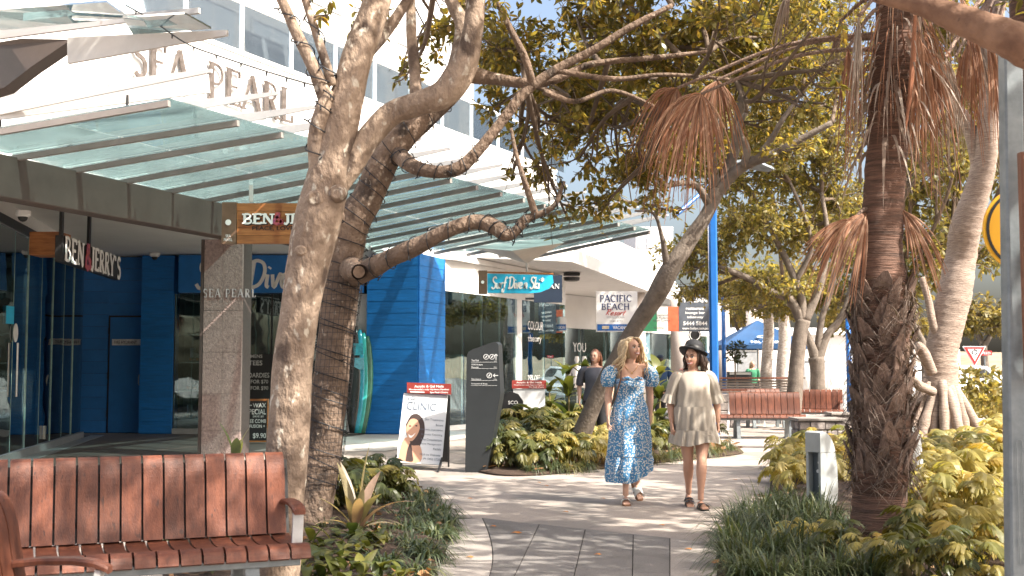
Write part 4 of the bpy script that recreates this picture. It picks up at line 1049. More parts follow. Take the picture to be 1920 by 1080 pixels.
shade_tree(3.0, 1.5, 4.6, [world_ell(2.9, 1.6, 4.6, 2.0, 1.6, .7), world_ell(4.6, 3.0, 5.0, 1.8, 1.6, .7), world_ell(.4, 2.2, 5.2, 1.8, 1.6, .7), world_ell(2.0, 3.8, 5.4, 1.7, 1.3, .7)], 'unseen tree added beside the camera to shade the front bench')

# ---------------------------------------------------------------- palm
def pt(u, v, D=8.8): return P(u, v, D)
palm = thing('fan_palm', 'stout fan palm with shaggy fibrous trunk and dead fronds', 'palm', G(1650, 1040))
pp, pr = limb([(1648, 1075, 8.8, 60), (1648, 1010, 8.8, 56), (1650, 930, 8.8, 50), (1652, 840, 8.8, 50), (1653, 700, 8.8, 50), (1654, 560, 8.8, 48), (1652, 470, 8.8, 40), (1656, 380, 8.8, 38), (1662, 280, 8.8, 38), (1672, 180, 8.8, 40), (1684, 60, 8.8, 42), (1690, -60, 8.8, 44), (1694, -160, 8.8, 40)], 10)
mb = MB(); rough_tube(mb, pp, pr, 26, .05, 5, 3, ring=.022); part('trunk', mb, m_palm, palm, smooth=True)
def axis(v):
    for i in range(len(pp) - 1):
        pass
    zz = P(1650, v, 8.8).z
    for i in range(len(pp) - 1):
        if pp[i].z <= zz <= pp[i + 1].z: return pp[i].lerp(pp[i + 1], (zz - pp[i].z) / max(1e-6, pp[i + 1].z - pp[i].z)), pr[i]
    return pp[-1], pr[-1]
for k in range(118):
    v = 905 - 365 * (k / 118.0); c, r = axis(v); a = k * 2.39996 + random.uniform(-.2, .2)
    d = V3((math.cos(a), math.sin(a), 0)); s = d.cross(Z)
    lean = random.uniform(.25, .6); L = random.uniform(.13, .24); w = random.uniform(.05, .085)
    upd = (Z + d * lean + s * random.uniform(-.35, .35)).normalized(); b0 = c + d * (r * .86)
    b = MB(); th = d * .018
    b.rings([[b0 - s * w + Z * -.02, b0 + s * w - Z * .02, b0 + s * w + th - Z * .02, b0 - s * w + th - Z * .02],
             [b0 + upd * L * .5 - s * w * .75, b0 + upd * L * .5 + s * w * .75, b0 + upd * L * .5 + s * w * .7 + th * .9, b0 + upd * L * .5 - s * w * .7 + th * .9],
             [b0 + upd * L - s * w * .22 , b0 + upd * L + s * w * .22, b0 + upd * L + s * w * .2 + th * .5, b0 + upd * L - s * w * .2 + th * .5]])
    part('leaf_base', b, m_boot, palm)
N = 2600; vv = 915 - 385 * RNG.random(N); az = RNG.random(N) * 6.283; pos = []
for v_, a_ in zip(vv, az):
    c, r = axis(v_); pos.append(c + V3((math.cos(a_), math.sin(a_), 0)) * r * (.94 + .16 * random.random()))
tang = az + RNG.choice([-1, 1], N) * (1.0 + .5 * RNG.random(N))
blades('fibres', pos, tang, RNG.normal(.15, .5, N), .08 + .16 * RNG.random(N), .007 + .008 * RNG.random(N), .4, m_fibre, palm)
N = 110; vv = np.concatenate([160 + 130 * RNG.random(60), 80 + 140 * RNG.random(50)]); az = RNG.random(N) * 6.283; pos = []
for v_, a_ in zip(vv, az):
    c, r = axis(v_); pos.append(c + V3((math.cos(a_), math.sin(a_), 0)) * r)
blades('hanging_husk', pos, az, RNG.normal(.2, .3, N), .2 + .3 * RNG.random(N), .02 + .035 * RNG.random(N), 1.3, m_deadg, palm, nseg=6, fold=.2)
def fan(center, axis_dir, size, spread, n, droop, mat, parent, w=.035, nrm=None, name='dead_frond', ragged=.3, nseg=7):
    """a fan leaf: n folded segments radiating from the hastula, their tips hanging"""
    ad = V3(axis_dir).normalized(); nn = V3(nrm).normalized() if nrm else V3((0, -1, .2)).normalized()
    nn = (nn - ad * nn.dot(ad)).normalized(); sd = ad.cross(nn)
    ang = np.linspace(-spread, spread, n) + RNG.normal(0, .02, n)
    rows = []; L = size * (1 - .22 * (np.abs(ang) / spread) ** 2) * (1 - ragged * RNG.random(n) ** 2)
    d = np.array([list(ad * math.cos(a) + sd * math.sin(a)) for a in ang]); q = np.array([list(-ad * math.sin(a) + sd * math.cos(a)) for a in ang])
    c = np.array(center); nv = np.array(nn); dr = droop * (.6 + .8 * RNG.random(n))
    for i in range(nseg + 1):
        t = i / nseg
        p = c + d * (L * t)[:, None] + nv * (.10 * size * math.sin(t * 2.2)); p[:, 2] -= dr * L * max(0, t - .25) ** 2
        ww = w * size * (math.sin(min(1, t / .55) * 1.4) * (1 if t < .55 else (1 - t) / .45 * .9 + .1)) + .002
        z = (nv * ww * .55)[None]
        rows += [p - q * ww / 2 + z * .0, p + z * .8, p + q * ww / 2]
    W = np.stack(rows, 1)
    F = []
    for i in range(nseg): F += [(3 * i, 3 * i + 1, 3 * i + 4, 3 * i + 3), (3 * i + 1, 3 * i + 2, 3 * i + 5, 3 * i + 4)]
    return rawfield(name, W, F, mat, parent, None)
def frond(base, hub, tip_dir, size, spread, n, droop, mat=m_dead, **k):
    fan(hub, tip_dir, size, spread, n, droop, mat, palm, **k)
    b = MB(); m = V3(base).lerp(V3(hub), .5) + Z * .12; q = cat_rom([tuple(base), tuple(m), tuple(hub)], 4)
    b.tube([V3(x) for x in q], [.02 - .001 * i for i in range(len(q))], 6); part('petiole', b, m_boot, palm)
frond(axis(90)[0], P(1315, 176, 8.6), (-.42, -.1, -.9), .52, 1.05, 54, 1.5, w=.026, ragged=.6)
frond(axis(60)[0], P(1270, 165, 8.9), (-.5, .1, -.8), .50, 1.0, 46, 2.0, w=.022, ragged=.65)
frond(axis(70)[0], P(1345, 150, 8.9), (-.1, .2, -1), .46, .9, 40, 1.4, w=.022, ragged=.65)
frond(axis(420)[0], P(1626, 398, 8.75), (-.62, -.2, -.72), .62, .5, 34, .7, w=.026, ragged=.55)
frond(axis(430)[0], P(1600, 412, 8.7), (-.8, -.2, -.5), .55, .4, 24, 1.0, w=.024, ragged=.6)
frond(axis(420)[0], P(1690, 392, 8.75), (.42, -.2, -.9), .52, .4, 28, .6, w=.025, ragged=.55)
for (u, v, D, dx, sz) in ((1575, 40, 9.2, -.25, .38), (1728, 130, 9.0, .12, .5), (1742, 40, 9.2, .2, .45), (1735, 90, 8.7, .12, .75), (1720, 60, 8.5, .05, .8), (1590, 90, 8.6, -.1, .6), (1610, 30, 8.4, -.1, .7), (1760, 110, 9.1, .15, .6), (1480, -20, 9.2, -.3, .45)):
    frond(axis(10)[0], P(u, v, D), (dx, random.uniform(-.3, .3), -1), sz, random.uniform(.1, .3), 14, 1.1, m_dead if random.random() < .6 else m_deadg, w=random.uniform(.016, .028), ragged=.65)
gl = leafmat('green_frond', [(.06, .075, .02), (.10, .10, .025), (.045, .055, .018)], .3, .5)
for k in range(9):
    a = k * .7 + .3; h = axis(-100)[0] + V3((math.cos(a) * .8, math.sin(a) * .8, .35 + .2 * math.sin(k * 2)))
    frond(axis(-120)[0], h, (math.cos(a), math.sin(a), -.1 + .3 * math.sin(k)), .8, 1.4, 36, .5, gl, name='green_frond')
# loose shreds of old fronds hanging round the head of the trunk
N = 260; az = RNG.random(N) * 6.283; vv = -40 + 230 * RNG.random(N); pos = []
for v_, a_ in zip(vv, az):
    c, r = axis(v_); pos.append(c + V3((math.cos(a_), math.sin(a_), 0)) * (r + .02 + .22 * random.random() ** 1.6))
blades('hanging_shreds', pos, az, RNG.normal(-.3, .5, N), .1 + .25 * RNG.random(N), .006 + .012 * RNG.random(N), 1.4, m_dead, palm, nseg=5, fold=.2)
blades('hanging_shreds', [p + V3(RNG.normal(0, .06, 3)) for p in pos[::2]], az[::2], RNG.normal(-.4, .5, N // 2), .1 + .22 * RNG.random(N // 2), .008 + .016 * RNG.random(N // 2), 1.4, m_deadg, palm, nseg=5, fold=.2)
palm2 = thing('fan_palm', 'second fan palm behind, only its hanging brown fronds in view at upper right', 'palm', (6.4, 14.2, 0))
mb = MB(); rough_tube(mb, [V3((6.4, 14.2, -.05 + .5 * i)) for i in range(14)], [.24] * 14, 16, .05, 5, 8, ring=.02); part('trunk', mb, m_palm, palm2, smooth=True)
for k in range(17):
    u, v = random.uniform(1720, 1865), random.uniform(-10, 110); h = P(u, v, random.uniform(12.6, 14.6)); fan(h, (random.uniform(-.3, .3), random.uniform(-.3, .3), -1), random.uniform(.55, .95), random.uniform(.1, .3), 14, .9, m_dead if k % 3 else m_deadg, palm2, w=.02, ragged=.6)
    b = MB(); q = cat_rom([(6.4, 14.2, 6.3), tuple(V3((6.4, 14.2, 6.3)).lerp(h, .5) + Z * .25), tuple(h)], 3); b.tube([V3(x) for x in q], .018, 5); part('petiole', b, m_boot, palm2)
# strap hanging along the trunk
b = MB(); q = [P(1716, 30, 8.35), P(1712, 110, 8.36), P(1706, 180, 8.38), P(1697, 250, 8.4)]
b.tube(q, [.012, .02, .016, .006], 6); part('petiole', b, M('red_petiole', (.3, .12, .06), .6), palm)

# ---------------------------------------------------------------- pandanus with stilt roots
pan = thing('pandanus', 'ringed pandanus trunk standing on a cone of stilt roots', 'tree', G(1757, 845))
Lp = [[(1762, 750, 19, 34), (1765, 700, 19, 31), (1766, 660, 19, 29), (1776, 610, 19, 30), (1790, 550, 19, 31), (1802, 480, 19, 28), (1812, 420, 18.8, 28), (1832, 360, 18.6, 24), (1846, 300, 18.4, 22), (1852, 240, 18.2, 20), (1858, 160, 18, 19), (1862, 90, 17.8, 18), (1868, 0, 17.6, 16)],
      [(1838, 345, 18.5, 12), (1826, 270, 18.4, 13), (1810, 225, 18.3, 12), (1788, 200, 18.2, 11), (1762, 190, 18.2, 9)],
      [(1772, 640, 19, 12), (1752, 615, 18.9, 8), (1740, 560, 18.9, 7), (1728, 520, 18.9, 6)],
      [(1748, 700, 18.7, 10), (1730, 660, 18.6, 11), (1722, 648, 18.5, 9)],
      [(1750, 735, 18.7, 8), (1722, 722, 18.5, 9), (1716, 712, 18.4, 6)]]
for k, px in enumerate(Lp):
    a, r = limb(px, 12); mb = MB(); rough_tube(mb, a, r, 20, .035, 6, k, ring=.018); part('trunk' if k == 0 else 'branch', mb, m_pand, pan, smooth=True)
c0 = P(1762, 735, 19)
for k in range(24):
    a = k * 2.399; rr = .66 + .16 * math.sin(k * 1.7); foot = V3((c0.x + rr * math.cos(a) - .05, 19 + rr * .8 * math.sin(a), -.03)); top = V3((c0.x + .22 * math.cos(a), 19 + .22 * math.sin(a), c0.z - .1 + .35 * random.random()))
    m = top.lerp(foot, .5) + V3((math.cos(a), math.sin(a), .3)) * .045
    q = [V3(x) for x in cat_rom([tuple(top), tuple(m), tuple(foot)], 5)]
    mb = MB(); rough_tube(mb, q, [.06 + .02 * random.random() + .002 * i for i in range(len(q))], 9, .05, 6, k); part('stilt_root', mb, m_pand, pan, smooth=True)
# thick ringed branch entering at the upper right corner
ob = thing('leaning_branch', 'thick ringed brown bough crossing the top right corner', 'branch', (2.7, 4.7, 0))
a, r = limb([(1640, -6, 4.9, 10), (1720, 8, 4.8, 20), (1790, 32, 4.7, 27), (1850, 56, 4.6, 32), (1915, 84, 4.5, 37), (2020, 150, 4.5, 42), (2120, 300, 4.6, 46), (2200, 640, 4.7, 50), (2240, 1000, 4.7, 56), (2245, 1330, 4.7, 60)], 9)
mb = MB(); rough_tube(mb, a, r, 20, .03, 6, 9, ring=.03); part('bough', mb, M('ringed_bough', (.25, .14, .085), .85, col2=(.12, .06, .036), scale=7, bump=.8, bscale=16, spots=((.05, .03, .02), 22, .3)), ob, smooth=True)
# ---------------------------------------------------------------- timber benches
def prof_slat(prof, th, x0, x1, ch=.004):
    """a curved plank: profile (y, z) thickened towards its back, x0..x1 wide"""
    mb = MB(); pts = cat_rom(prof, 4); rows = []
    for i, p in enumerate(pts):
        t = pts[min(i + 1, len(pts) - 1)] - pts[max(i - 1, 0)]; t = t / np.linalg.norm(t); n = np.array((-t[1], t[0]))
        a = p; b = p - n * th
        rows.append([V3((x0 + ch, *a)), V3((x1 - ch, *a)), V3((x1, *(a - n * ch))), V3((x1, *b)), V3((x0, *b)), V3((x0, *(a - n * ch)))])
    mb.rings([r[::-1] for r in rows]); return mb
SEAT = [(.24, .435), (.1, .418), (-.1, .425), (-.21, .445), (-.255, .435), (-.272, .40)]
BACK = [(.225, .465), (.25, .555), (.272, .67), (.292, .785), (.32, .858), (.345, .878)]
def make_bench(L, label, group, loc, rotz, seatL=None, seat_shift=0, arms=True, pitch=.108, nm='timber_bench'):
    t = thing(nm, label, 'bench', (0, 0, 0), group)
    OFF[t.name] = V3((0, 0, 0))
    n = int(round(L / pitch)); ns = int(round((seatL or L) / pitch)); g = .011
    sm = prof_slat(SEAT, .03, 0, pitch - g).mesh('seat_slat', None, False, m_wood)
    bm = prof_slat([(y, z) for y, z in BACK][::-1], .026, 0, pitch - g).mesh('back_slat', None, False, m_wood)
    for k in range(ns): shared('seat_slat', sm, t, Matrix.Translation((-ns * pitch / 2 + k * pitch + seat_shift, 0, 0)))
    for k in range(n): shared('back_slat', bm, t, Matrix.Translation((-L / 2 + k * pitch, 0, 0)))
    x0, x1 = -ns * pitch / 2 + seat_shift + .05, ns * pitch / 2 + seat_shift - .05
    for y, z in ((-.2, .385), (.18, .375)):
        b = MB(); b.bar((x0, y, z), (x1, y, z), .05, .045, ch=.004); part('rail', b, m_galv if y < 0 else m_black, t)
    for z in (.55, .79):
        b = MB(); yb = .25 + (z - .55) * .18 + .045; b.bar((-L / 2 + .03, yb, z), (L / 2 - .03, yb, z), .03, .05); part('back_rail', b, m_black, t)
    for s in (-.36, .36):
        x = L * s + (seat_shift * .5)
        for y0, y1 in ((-.17, -.23), (.16, .24)):
            b = MB(); b.poly([V3((x - .035, y0 - .035, .36)), V3((x + .035, y0 - .035, .36)), V3((x + .035, y0 + .035, .36)), V3((x - .035, y0 + .035, .36))], (0, y1 - y0, -.357)); part('leg', b, m_galv, t)
            b = MB(); b.box((x, y1, .008), (.14, .12, .012)); part('foot_plate', b, m_galv, t)
        b = MB(); b.bar((x, .24, .36), (x, .385, .82), .05, .03, up=(1, 0, 0)); part('back_bracket', b, m_galv, t)
    b = MB(); b.sheet([[V3((xx, y + .034, z)) for xx in (-L / 2 + .012, L / 2 - .022)] for y, z in BACK[:-1]]); part('back_gap_shade', b, m_black, t)  # added black sheet, stands in for the shade between the back slats
    b = MB(); b.sheet([[V3((xx, y, z - .036)) for xx in (x0 - .03, x1 + .02)] for y, z in SEAT[:4]]); part('seat_gap_shade', b, m_black, t)  # same under the seat: added black sheet for the shaded gaps
    if arms:
        for x in (-L / 2 + .04, L / 2 - .05):
            b = MB(); b.rings([[V3((x + sx * hw, y, z + sz * .011 + (.004 if sz > 0 and abs(sx) < .9 else 0))) for sx, sz in ((-1, -.7), (-.8, -1), (.8, -1), (1, -.7), (1, .6), (.7, 1), (-.7, 1), (-1, .6))] for y, z, hw in ((.265, .632, .02), (.24, .638, .03), (.14, .648, .035), (.02, .648, .036), (-.06, .638, .036), (-.10, .622, .034), (-.112, .614, .030))]); part('armrest', b, m_wood, t)
            b = MB(); b.bar((x, -.075, .618), (x, -.05, .43), .055, .022, up=(0, 1, 0)); part('arm_support', b, M('pale_steel', (.62, .63, .63), .4, metal=.3), t)
            b = MB(); b.tube([(x, .30, .632), (x, .245, .632)], .022, 10); part('bolt', b, m_galv, t)
    t.location = loc; t.rotation_euler = (0, 0, rotz)
    return t
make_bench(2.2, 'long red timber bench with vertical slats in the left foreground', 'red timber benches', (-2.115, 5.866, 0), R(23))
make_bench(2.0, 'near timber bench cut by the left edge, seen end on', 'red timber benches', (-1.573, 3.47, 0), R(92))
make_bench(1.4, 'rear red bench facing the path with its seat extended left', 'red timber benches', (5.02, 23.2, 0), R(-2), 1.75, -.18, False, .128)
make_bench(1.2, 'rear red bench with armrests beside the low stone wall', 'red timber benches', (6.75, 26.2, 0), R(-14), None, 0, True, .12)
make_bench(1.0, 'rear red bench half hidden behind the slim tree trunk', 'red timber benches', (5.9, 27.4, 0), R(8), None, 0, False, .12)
bk = MB(); bk.bar((5.85, 24.1, .62), (5.85, 24.1, .86), .05, .3, up=(0, 1, 0))

# ---------------------------------------------------------------- bollards
def bollard(loc, label):
    t = thing('bollard', label, 'bollard', (0, 0, 0), 'grey path bollards')
    w, d = .08, .118
    fr = lambda z: .012 * math.sin(z * 3)
    prof = [(-d, 0), (-d - .005, .3), (-d + .004, .58)]
    for s, nm in ((-1, 'side_cheek'), (1, 'side_cheek')):
        x = s * (w - .012)
        b = MB(); b.poly([V3((x - .013, y, z)) for y, z in ((-d, 0), (d * .9, 0), (d * 1.25, .22), (d * 1.2, .45), (d * .95, .585), (-d, .585))], (.026, 0, 0)); part(nm, b, m_boll, t)
    b = MB(); b.poly([V3((-w + .028, y, z)) for y, z in ((-d + .07, 0), (d * .87, 0), (d * 1.2, .22), (d * 1.15, .45), (d * .9, .583), (-d + .07, .583))], (2 * w - .056, 0, 0)); part('core', b, m_bolldk, t)
    b = MB(); b.poly([V3((-w - .003, y, z)) for y, z in ((-d - .004, .589), (d * .96, .589), (d * .82, .64), (d * .55, .695), (d * .15, .745), (-d * .3, .775), (-d * .75, .785), (-d - .004, .77))], (2 * w + .006, 0, 0)); part('cap', b, m_boll, t)
    for z, r, x in ((.49, .017, .02), (.41, .016, 0), (.345, .009, .02), (.27, .007, .01)):
        b = MB(); b.tube([(x, -d + .072, z), (x, -d + .064, z)], r, 12); part('stud', b, m_letter, t)
    t.location = loc; return t
m_boll = M('bollard_paint', (.40, .43, .44), .5, var=.12, scale=6, bump=.05)
m_bolldk = M('bollard_core', (.13, .15, .16), .5, var=.1)
b1 = bollard((0, 0, 0), 'grey bollard with lit right cheek left of the palm')
b1.location = G(1541, 966); b1.rotation_euler = (0, 0, R(-50))
b2 = copy_tree(b1, label='grey bollard half hidden behind the palm trunk', loc=G(1708, 945), rotz=R(-40))

# ---------------------------------------------------------------- right edge: post, rail, yellow sign
pc = P(1897, 540, 5.0)
po = thing('steel_post', 'tall galvanised square post at the right edge', 'post', (pc.x, 5.0, 0))
b = MB(); b.bar((pc.x, 5.05, 0), (pc.x + .045, 5.05, 2.74), .08, .08, up=(0, 1, 0), ch=.008); part('post', b, m_galv, po)
b = MB(); b.bar((pc.x + .045, 5.05, 2.742), (pc.x + .045, 5.05, 2.752), .088, .088, up=(0, 1, 0)); part('cap', b, m_galv, po)
b = MB(); x0 = pc.x + .012
for z0, z1 in ((.55, 1.05),):
    q = [V3((x0 + .012 * math.cos(a), 5.001, (z1 if math.sin(a) > 0 else z0) + .012 * math.sin(a))) for a in np.linspace(0, 6.28, 17)[:-1]]
    q.append(q[0]); b.tube(q, .0018, 5)
part('welded_slot', b, m_galv, po)
rl = thing('timber_rail', 'brown timber rail end bolted to the grey post', 'rail', (pc.x + .04, 4.93, 0))
b = MB(); b.bar((pc.x + .048, 4.95, 1.30), (pc.x + .048, 4.95, 2.28), .045, .05, up=(0, 1, 0), ch=.008); part('timber', b, M('rail_timber', (.22, .085, .04), .55, col2=(.12, .045, .022), scale=5, stretch=(6, 6, 1), bump=.2), rl)
b = MB(); b.tube([(pc.x + .03, 4.925, 1.33), (pc.x + .03, 4.91, 1.33)], .012, 8); part('bolt', b, m_black, rl)
ys = P(1926, 430, 5.3)
yt = thing('warning_sign', 'round yellow sign with black border behind the grey post', 'sign', (ys.x, 5.3, 0))
b = MB(); b.tube([ys, ys + V3((0, .012, 0))], .20, 40); part('disc', b, M('sign_yellow', (.80, .42, .02), .4, var=.05), yt)
b = MB(); n = 48
b.rings([[ys + V3((r * math.cos(2 * math.pi * k / n), d, r * math.sin(2 * math.pi * k / n))) for k in range(n)] for r, d in ((.187, -.002), (.187, -.005), (.174, -.005), (.174, -.002))], False); part('border', b, m_black, yt)
b = MB(); b.bar((ys.x, 5.33, 0), (ys.x, 5.33, 2.3), .05, .03, up=(0, 1, 0)); part('post', b, m_galv, yt)

# ---------------------------------------------------------------- hanging shop signs
X1 = V3((1, 0, 0))
def panel(mb, u0, v0, u1, v1, D, th):
    a, c = P(u0, v1, D), P(u1, v0, D); mb.box(((a.x + c.x) / 2, D + th / 2, (a.z + c.z) / 2), (c.x - a.x, th, c.z - a.z)); return a, c
bs = thing('hanging_sign', 'orange timber hanging sign with white slab letters behind the pale trunk', 'sign', P(540, 457, 16.6), 'hanging shop signs')
D = 16.6
for k in range(5):
    b = MB(); panel(b, 444, 381 + k * 15.2, 660, 381 + (k + 1) * 15.2 - .5, D, .09); part('plank', b, m_woodpale, bs)
b = MB(); panel(b, 415, 379, 443.5, 457, D - .02, .12); part('bracket_plate', b, M('bronze_plate', (.16, .095, .06), .45, var=.2), bs)
b = MB(); c = P(428, 417, D - .025); b.tube([c, c + V3((0, -.006, 0))], .042, 20); part('emblem', b, m_letter, bs)
text('SEA', P(423, 445, D - .022), X1, Z, .075, .04, m_letter, bs); text('PEARL', P(420, 452, D - .022), X1, Z, .12, .04, m_letter, bs)
def slabtxt(s, O, w, h, par, mat=m_letter, ext=.03, shadow=True):
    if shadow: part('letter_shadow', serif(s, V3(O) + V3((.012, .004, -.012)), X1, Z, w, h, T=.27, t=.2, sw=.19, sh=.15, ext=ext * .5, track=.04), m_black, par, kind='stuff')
    part('lettering', serif(s, O, X1, Z, w, h, T=.25, t=.17, sw=.17, sh=.13, ext=ext, track=.06), mat, par)
slabtxt('BEN', P(456, 420, D - .004), .44, .145, bs); slabtxt('JERRY', P(532, 420, D - .004), .72, .145, bs); 
part('ampersand', serif('&', P(512, 421, D - .006), X1, Z, .15, .17, T=.26, t=.2, ext=.035), M('ampersand_orange', (.62, .12, .05), .5, col2=(.2, .05, .2), scale=18), bs)
text("PEACE, LOVE & ICE CREAM", P(473, 433, D - .003), X1, Z, 1.22, .068, m_black, bs, bold=.02)
b = MB(); b.bar(P(471, 347, D + .04), P(471, 379, D + .04), .05, .05); part('hanger', b, m_fin, bs)
# projecting letters sign over the glass front
ls = thing('letter_sign', 'white slab letter sign hung on black brackets at the left shopfront', 'sign', P(118, 490, 16.5), 'hanging shop signs')
A0 = onplane(119, 490, V3((-6.30, 16.5, 0)), V3((.88, -.47, 0))); dL = V3((.42, .9, 0)).normalized(); nL = dL.cross(Z)
aL = P(118, 490, 16.0); bL = P(226, 517, 19.4); dL = V3((bL.x - aL.x, bL.y - aL.y, 0)).normalized(); nL = dL.cross(Z); LL = (V3((bL.x, bL.y, 0)) - V3((aL.x, aL.y, 0))).length
b = MB(); zc = aL.z + .18
b.poly([aL - nL * .01, V3((bL.x, bL.y, aL.z)) - nL * .01, V3((bL.x, bL.y, aL.z + .36)) - nL * .01, aL + Z * .36 - nL * .01], -nL * .1)
part('backing', b, m_black, ls)
for s, f0, f1 in (('BEN', .02, .31), ('JERRY', .43, .86), ("'S", .87, .99)):
    part('lettering', serif(s, aL + dL * LL * f0 + nL * .004 + Z * .02, dL, Z, LL * (f1 - f0), .34, T=.22, t=.13, sw=.13, sh=.09, ext=.008, track=.1), m_letter, ls)
part('ampersand', serif('&', aL + dL * LL * .33 + nL * .006 + Z * .0, dL, Z, LL * .1, .38, T=.26, t=.2, ext=.008), MATS['ampersand_orange'], ls)
for f in (.02, .45):
    p = aL + dL * LL * f - nL * .05; b = MB(); b.bar(p + Z * .36, V3((p.x, p.y, 3.77)), .07, .04); part('hanger', b, m_black, ls)
b = MB(); b.box(aL + V3((-.3, .3, .26)), (.42, .4, .32)); part('timber_box', b, m_woodpale, ls)
# surf blade sign
D = 21.6; sv = thing('hanging_sign', 'bright blue script sign with rounded end hanging from the canopy', 'sign', P(968, 550, D), 'hanging shop signs')
b = MB(); pts = [(914, 513), (1036, 516), (1038, 530), (1030, 541), (1012, 548), (990, 550), (914, 549)]; b.poly([P(u, v, D) for u, v in pts][::-1], (0, .1, 0)); part('panel', b, m_cyan, sv)
b = MB(); panel(b, 897, 507, 913.3, 551, D - .01, .12); part('bracket_plate', b, MATS['bronze_plate'], sv)
b = MB(); b.bar(P(897, 510, D + .05), P(1038, 513.5, D + .05), .1, .025); part('top_edge', b, m_woodpale, sv)
c = P(905, 529, D - .02); b = MB(); b.tube([c, c + V3((0, -.006, 0))], .03, 14); part('emblem', b, m_letter, sv)
part('script_lettering', script("Surf Dive'n Ski*", P(922, 541, D - .004), X1, Z, .96, .21, pen=.13, ext=.012), m_letter, sv, kind='stuff')
# navy sign and white resort sign
D = 27.2; nv = thing('hanging_sign', 'navy blade sign behind the bright blue script sign', 'sign', P(1030, 567, D), 'hanging shop signs')
b = MB(); panel(b, 1001, 516, 1054, 567, D, .12); part('panel', b, m_navy, nv)
part('lettering', serif('SIAN', P(1017, 541, D - .003), X1, Z, .40, .11, T=.2, t=.07, ext=.008), m_letter, nv)
b = MB(); b.bar(P(985, 560, D + .05), P(1001, 560, D + .05), .05, .05); part('bracket', b, m_black, nv)
D = 31; rs = thing('hanging_sign', 'white and blue resort sign with vacancy strip under the awning', 'sign', P(1156, 622, D), 'hanging shop signs')
b = MB(); panel(b, 1118, 546, 1195, 622, D, .14); part('panel', b, m_white2, rs)
b = MB(); panel(b, 1120, 608, 1193.5, 620, D - .012, .01); part('vacancy_strip', b, M('strip_blue', (.01, .12, .42), .5), rs)
mnv = M('sign_navy', (.015, .03, .13), .5)
def serp(s, u0, v0, u1, v1, D, par, mat, T=.16, t=.1):
    a, c = P(u0, v1, D), P(u1, v0, D); part('lettering', serif(s, a, X1, Z, c.x - a.x, c.z - a.z, T=T, t=t, sw=.1, sh=.05, ext=.006), mat, par)
serp('PACIFIC', 1125, 553, 1184, 566, D - .003, rs, mnv); serp('BEACH', 1128, 569, 1180, 581, D - .003, rs, mnv)
part('script_lettering', script('Resort', P(1135, 591, D - .003), X1, Z, .52, .15, pen=.1, ext=.01, slant=.35), M('sign_red', (.55, .03, .02), .5), rs, kind='stuff')
def tx(s, u0, v0, u1, v1, D, par, mat, bold=.0, mirror=False):
    a, c = P(u0, v1, D), P(u1, v0, D); return text(s, a, X1, Z, c.x - a.x, c.z - a.z, mat, par, ext=.004, bold=bold, mirror=mirror)
m_gtxt = M('grey_print', (.3, .3, .32), .6)
tx('MOOLOOLABA', 1138, 593, 1171, 597, D, rs, m_gtxt); tx('5444 4733', 1143, 600, 1167, 604, D, rs, m_gtxt)
tx('VACANCY', 1149, 611, 1181, 617.5, D - .013, rs, m_letter, .02)
b = MB(); panel(b, 1129, 611, 1142, 617, D - .02, .006); part('blank_plate', b, M('cream_print', (.6, .52, .4), .6), rs)
# Italian restaurant signs
D = 34; it = thing('flag_sign', 'green white and red restaurant sign behind the leaning trunk', 'sign', P(1240, 621, D), 'hanging shop signs')
for k, (u0, u1, c) in enumerate(((1205, 1231.5, (.02, .16, .07)), (1232, 1252, (.72, .70, .66)), (1252.5, 1272, (.66, .14, .06)))):
    b = MB(); panel(b, u0, 575, u1, 621, D, .1); part('stripe_panel', b, M('flag_%d' % k, c, .55), it)
m_dtxt = M('dark_print', (.06, .06, .06), .6)
tx('Traditional', 1229, 588, 1253, 593, D, it, m_dtxt); tx('& Modern', 1231, 593.5, 1252, 598, D, it, m_dtxt); tx('Italian Cuisine', 1224, 598.5, 1256, 602.5, D, it, m_dtxt)
tx('Bookings', 1226, 613, 1246, 617, D, it, m_dtxt)
gs = thing('restaurant_sign', 'dark grey restaurant sign with white phone number beside the blue pole', 'sign', P(1301, 625, D), 'hanging shop signs')
b = MB(); panel(b, 1273, 549, 1330, 621.5, D, .1); part('panel', b, M('slate_panel', (.10, .115, .14), .5), gs)
tx('ITALIAN', 1277, 558, 1326, 567, D, gs, m_letter, .03)
for s, u0, v0, u1, v1 in (('restaurant', 1286, 576, 1320, 581), ('lounge bar', 1285, 584, 1322, 590), ('takeaway', 1288, 592, 1319, 598), ('5444 5844', 1281, 602.5, 1326, 610), ('www.bellav.com.au', 1279, 613, 1328, 618)): tx(s, u0, v0, u1, v1, D, gs, m_letter, .03)
b = MB(); c = P(1303, 628, 36); b.tube([c, c + V3((0, .08, 0))], .19, 24); o = solo('round_sign', b, m_black, 'black round badge sign below the grey restaurant sign', 'sign')
b = MB(); b.rings([[c + V3((r * math.cos(k * .2618), d, r * math.sin(k * .2618))) for k in range(24)] for r, d in ((.165, -.002), (.165, -.006), (.145, -.006), (.145, -.002))], False); part('ring', b, m_letter, o)
# reflection of the vacancy sign in the corner glass, built as a panel
wsn = thing('sign_reflection', 'small white and blue vacancy sign reflection built at the corner glass', 'sign', P(1049, 621, 31.2))
b = MB(); panel(b, 1038, 594, 1062, 621, 31.3, .05); part('panel', b, m_white2, wsn); b = MB(); panel(b, 1039, 608, 1061, 619, 31.285, .01); part('strip', b, MATS['strip_blue'], wsn)
tx('VACANCY', 1041, 611, 1060, 617, 31.28, wsn, m_letter, .02, True)

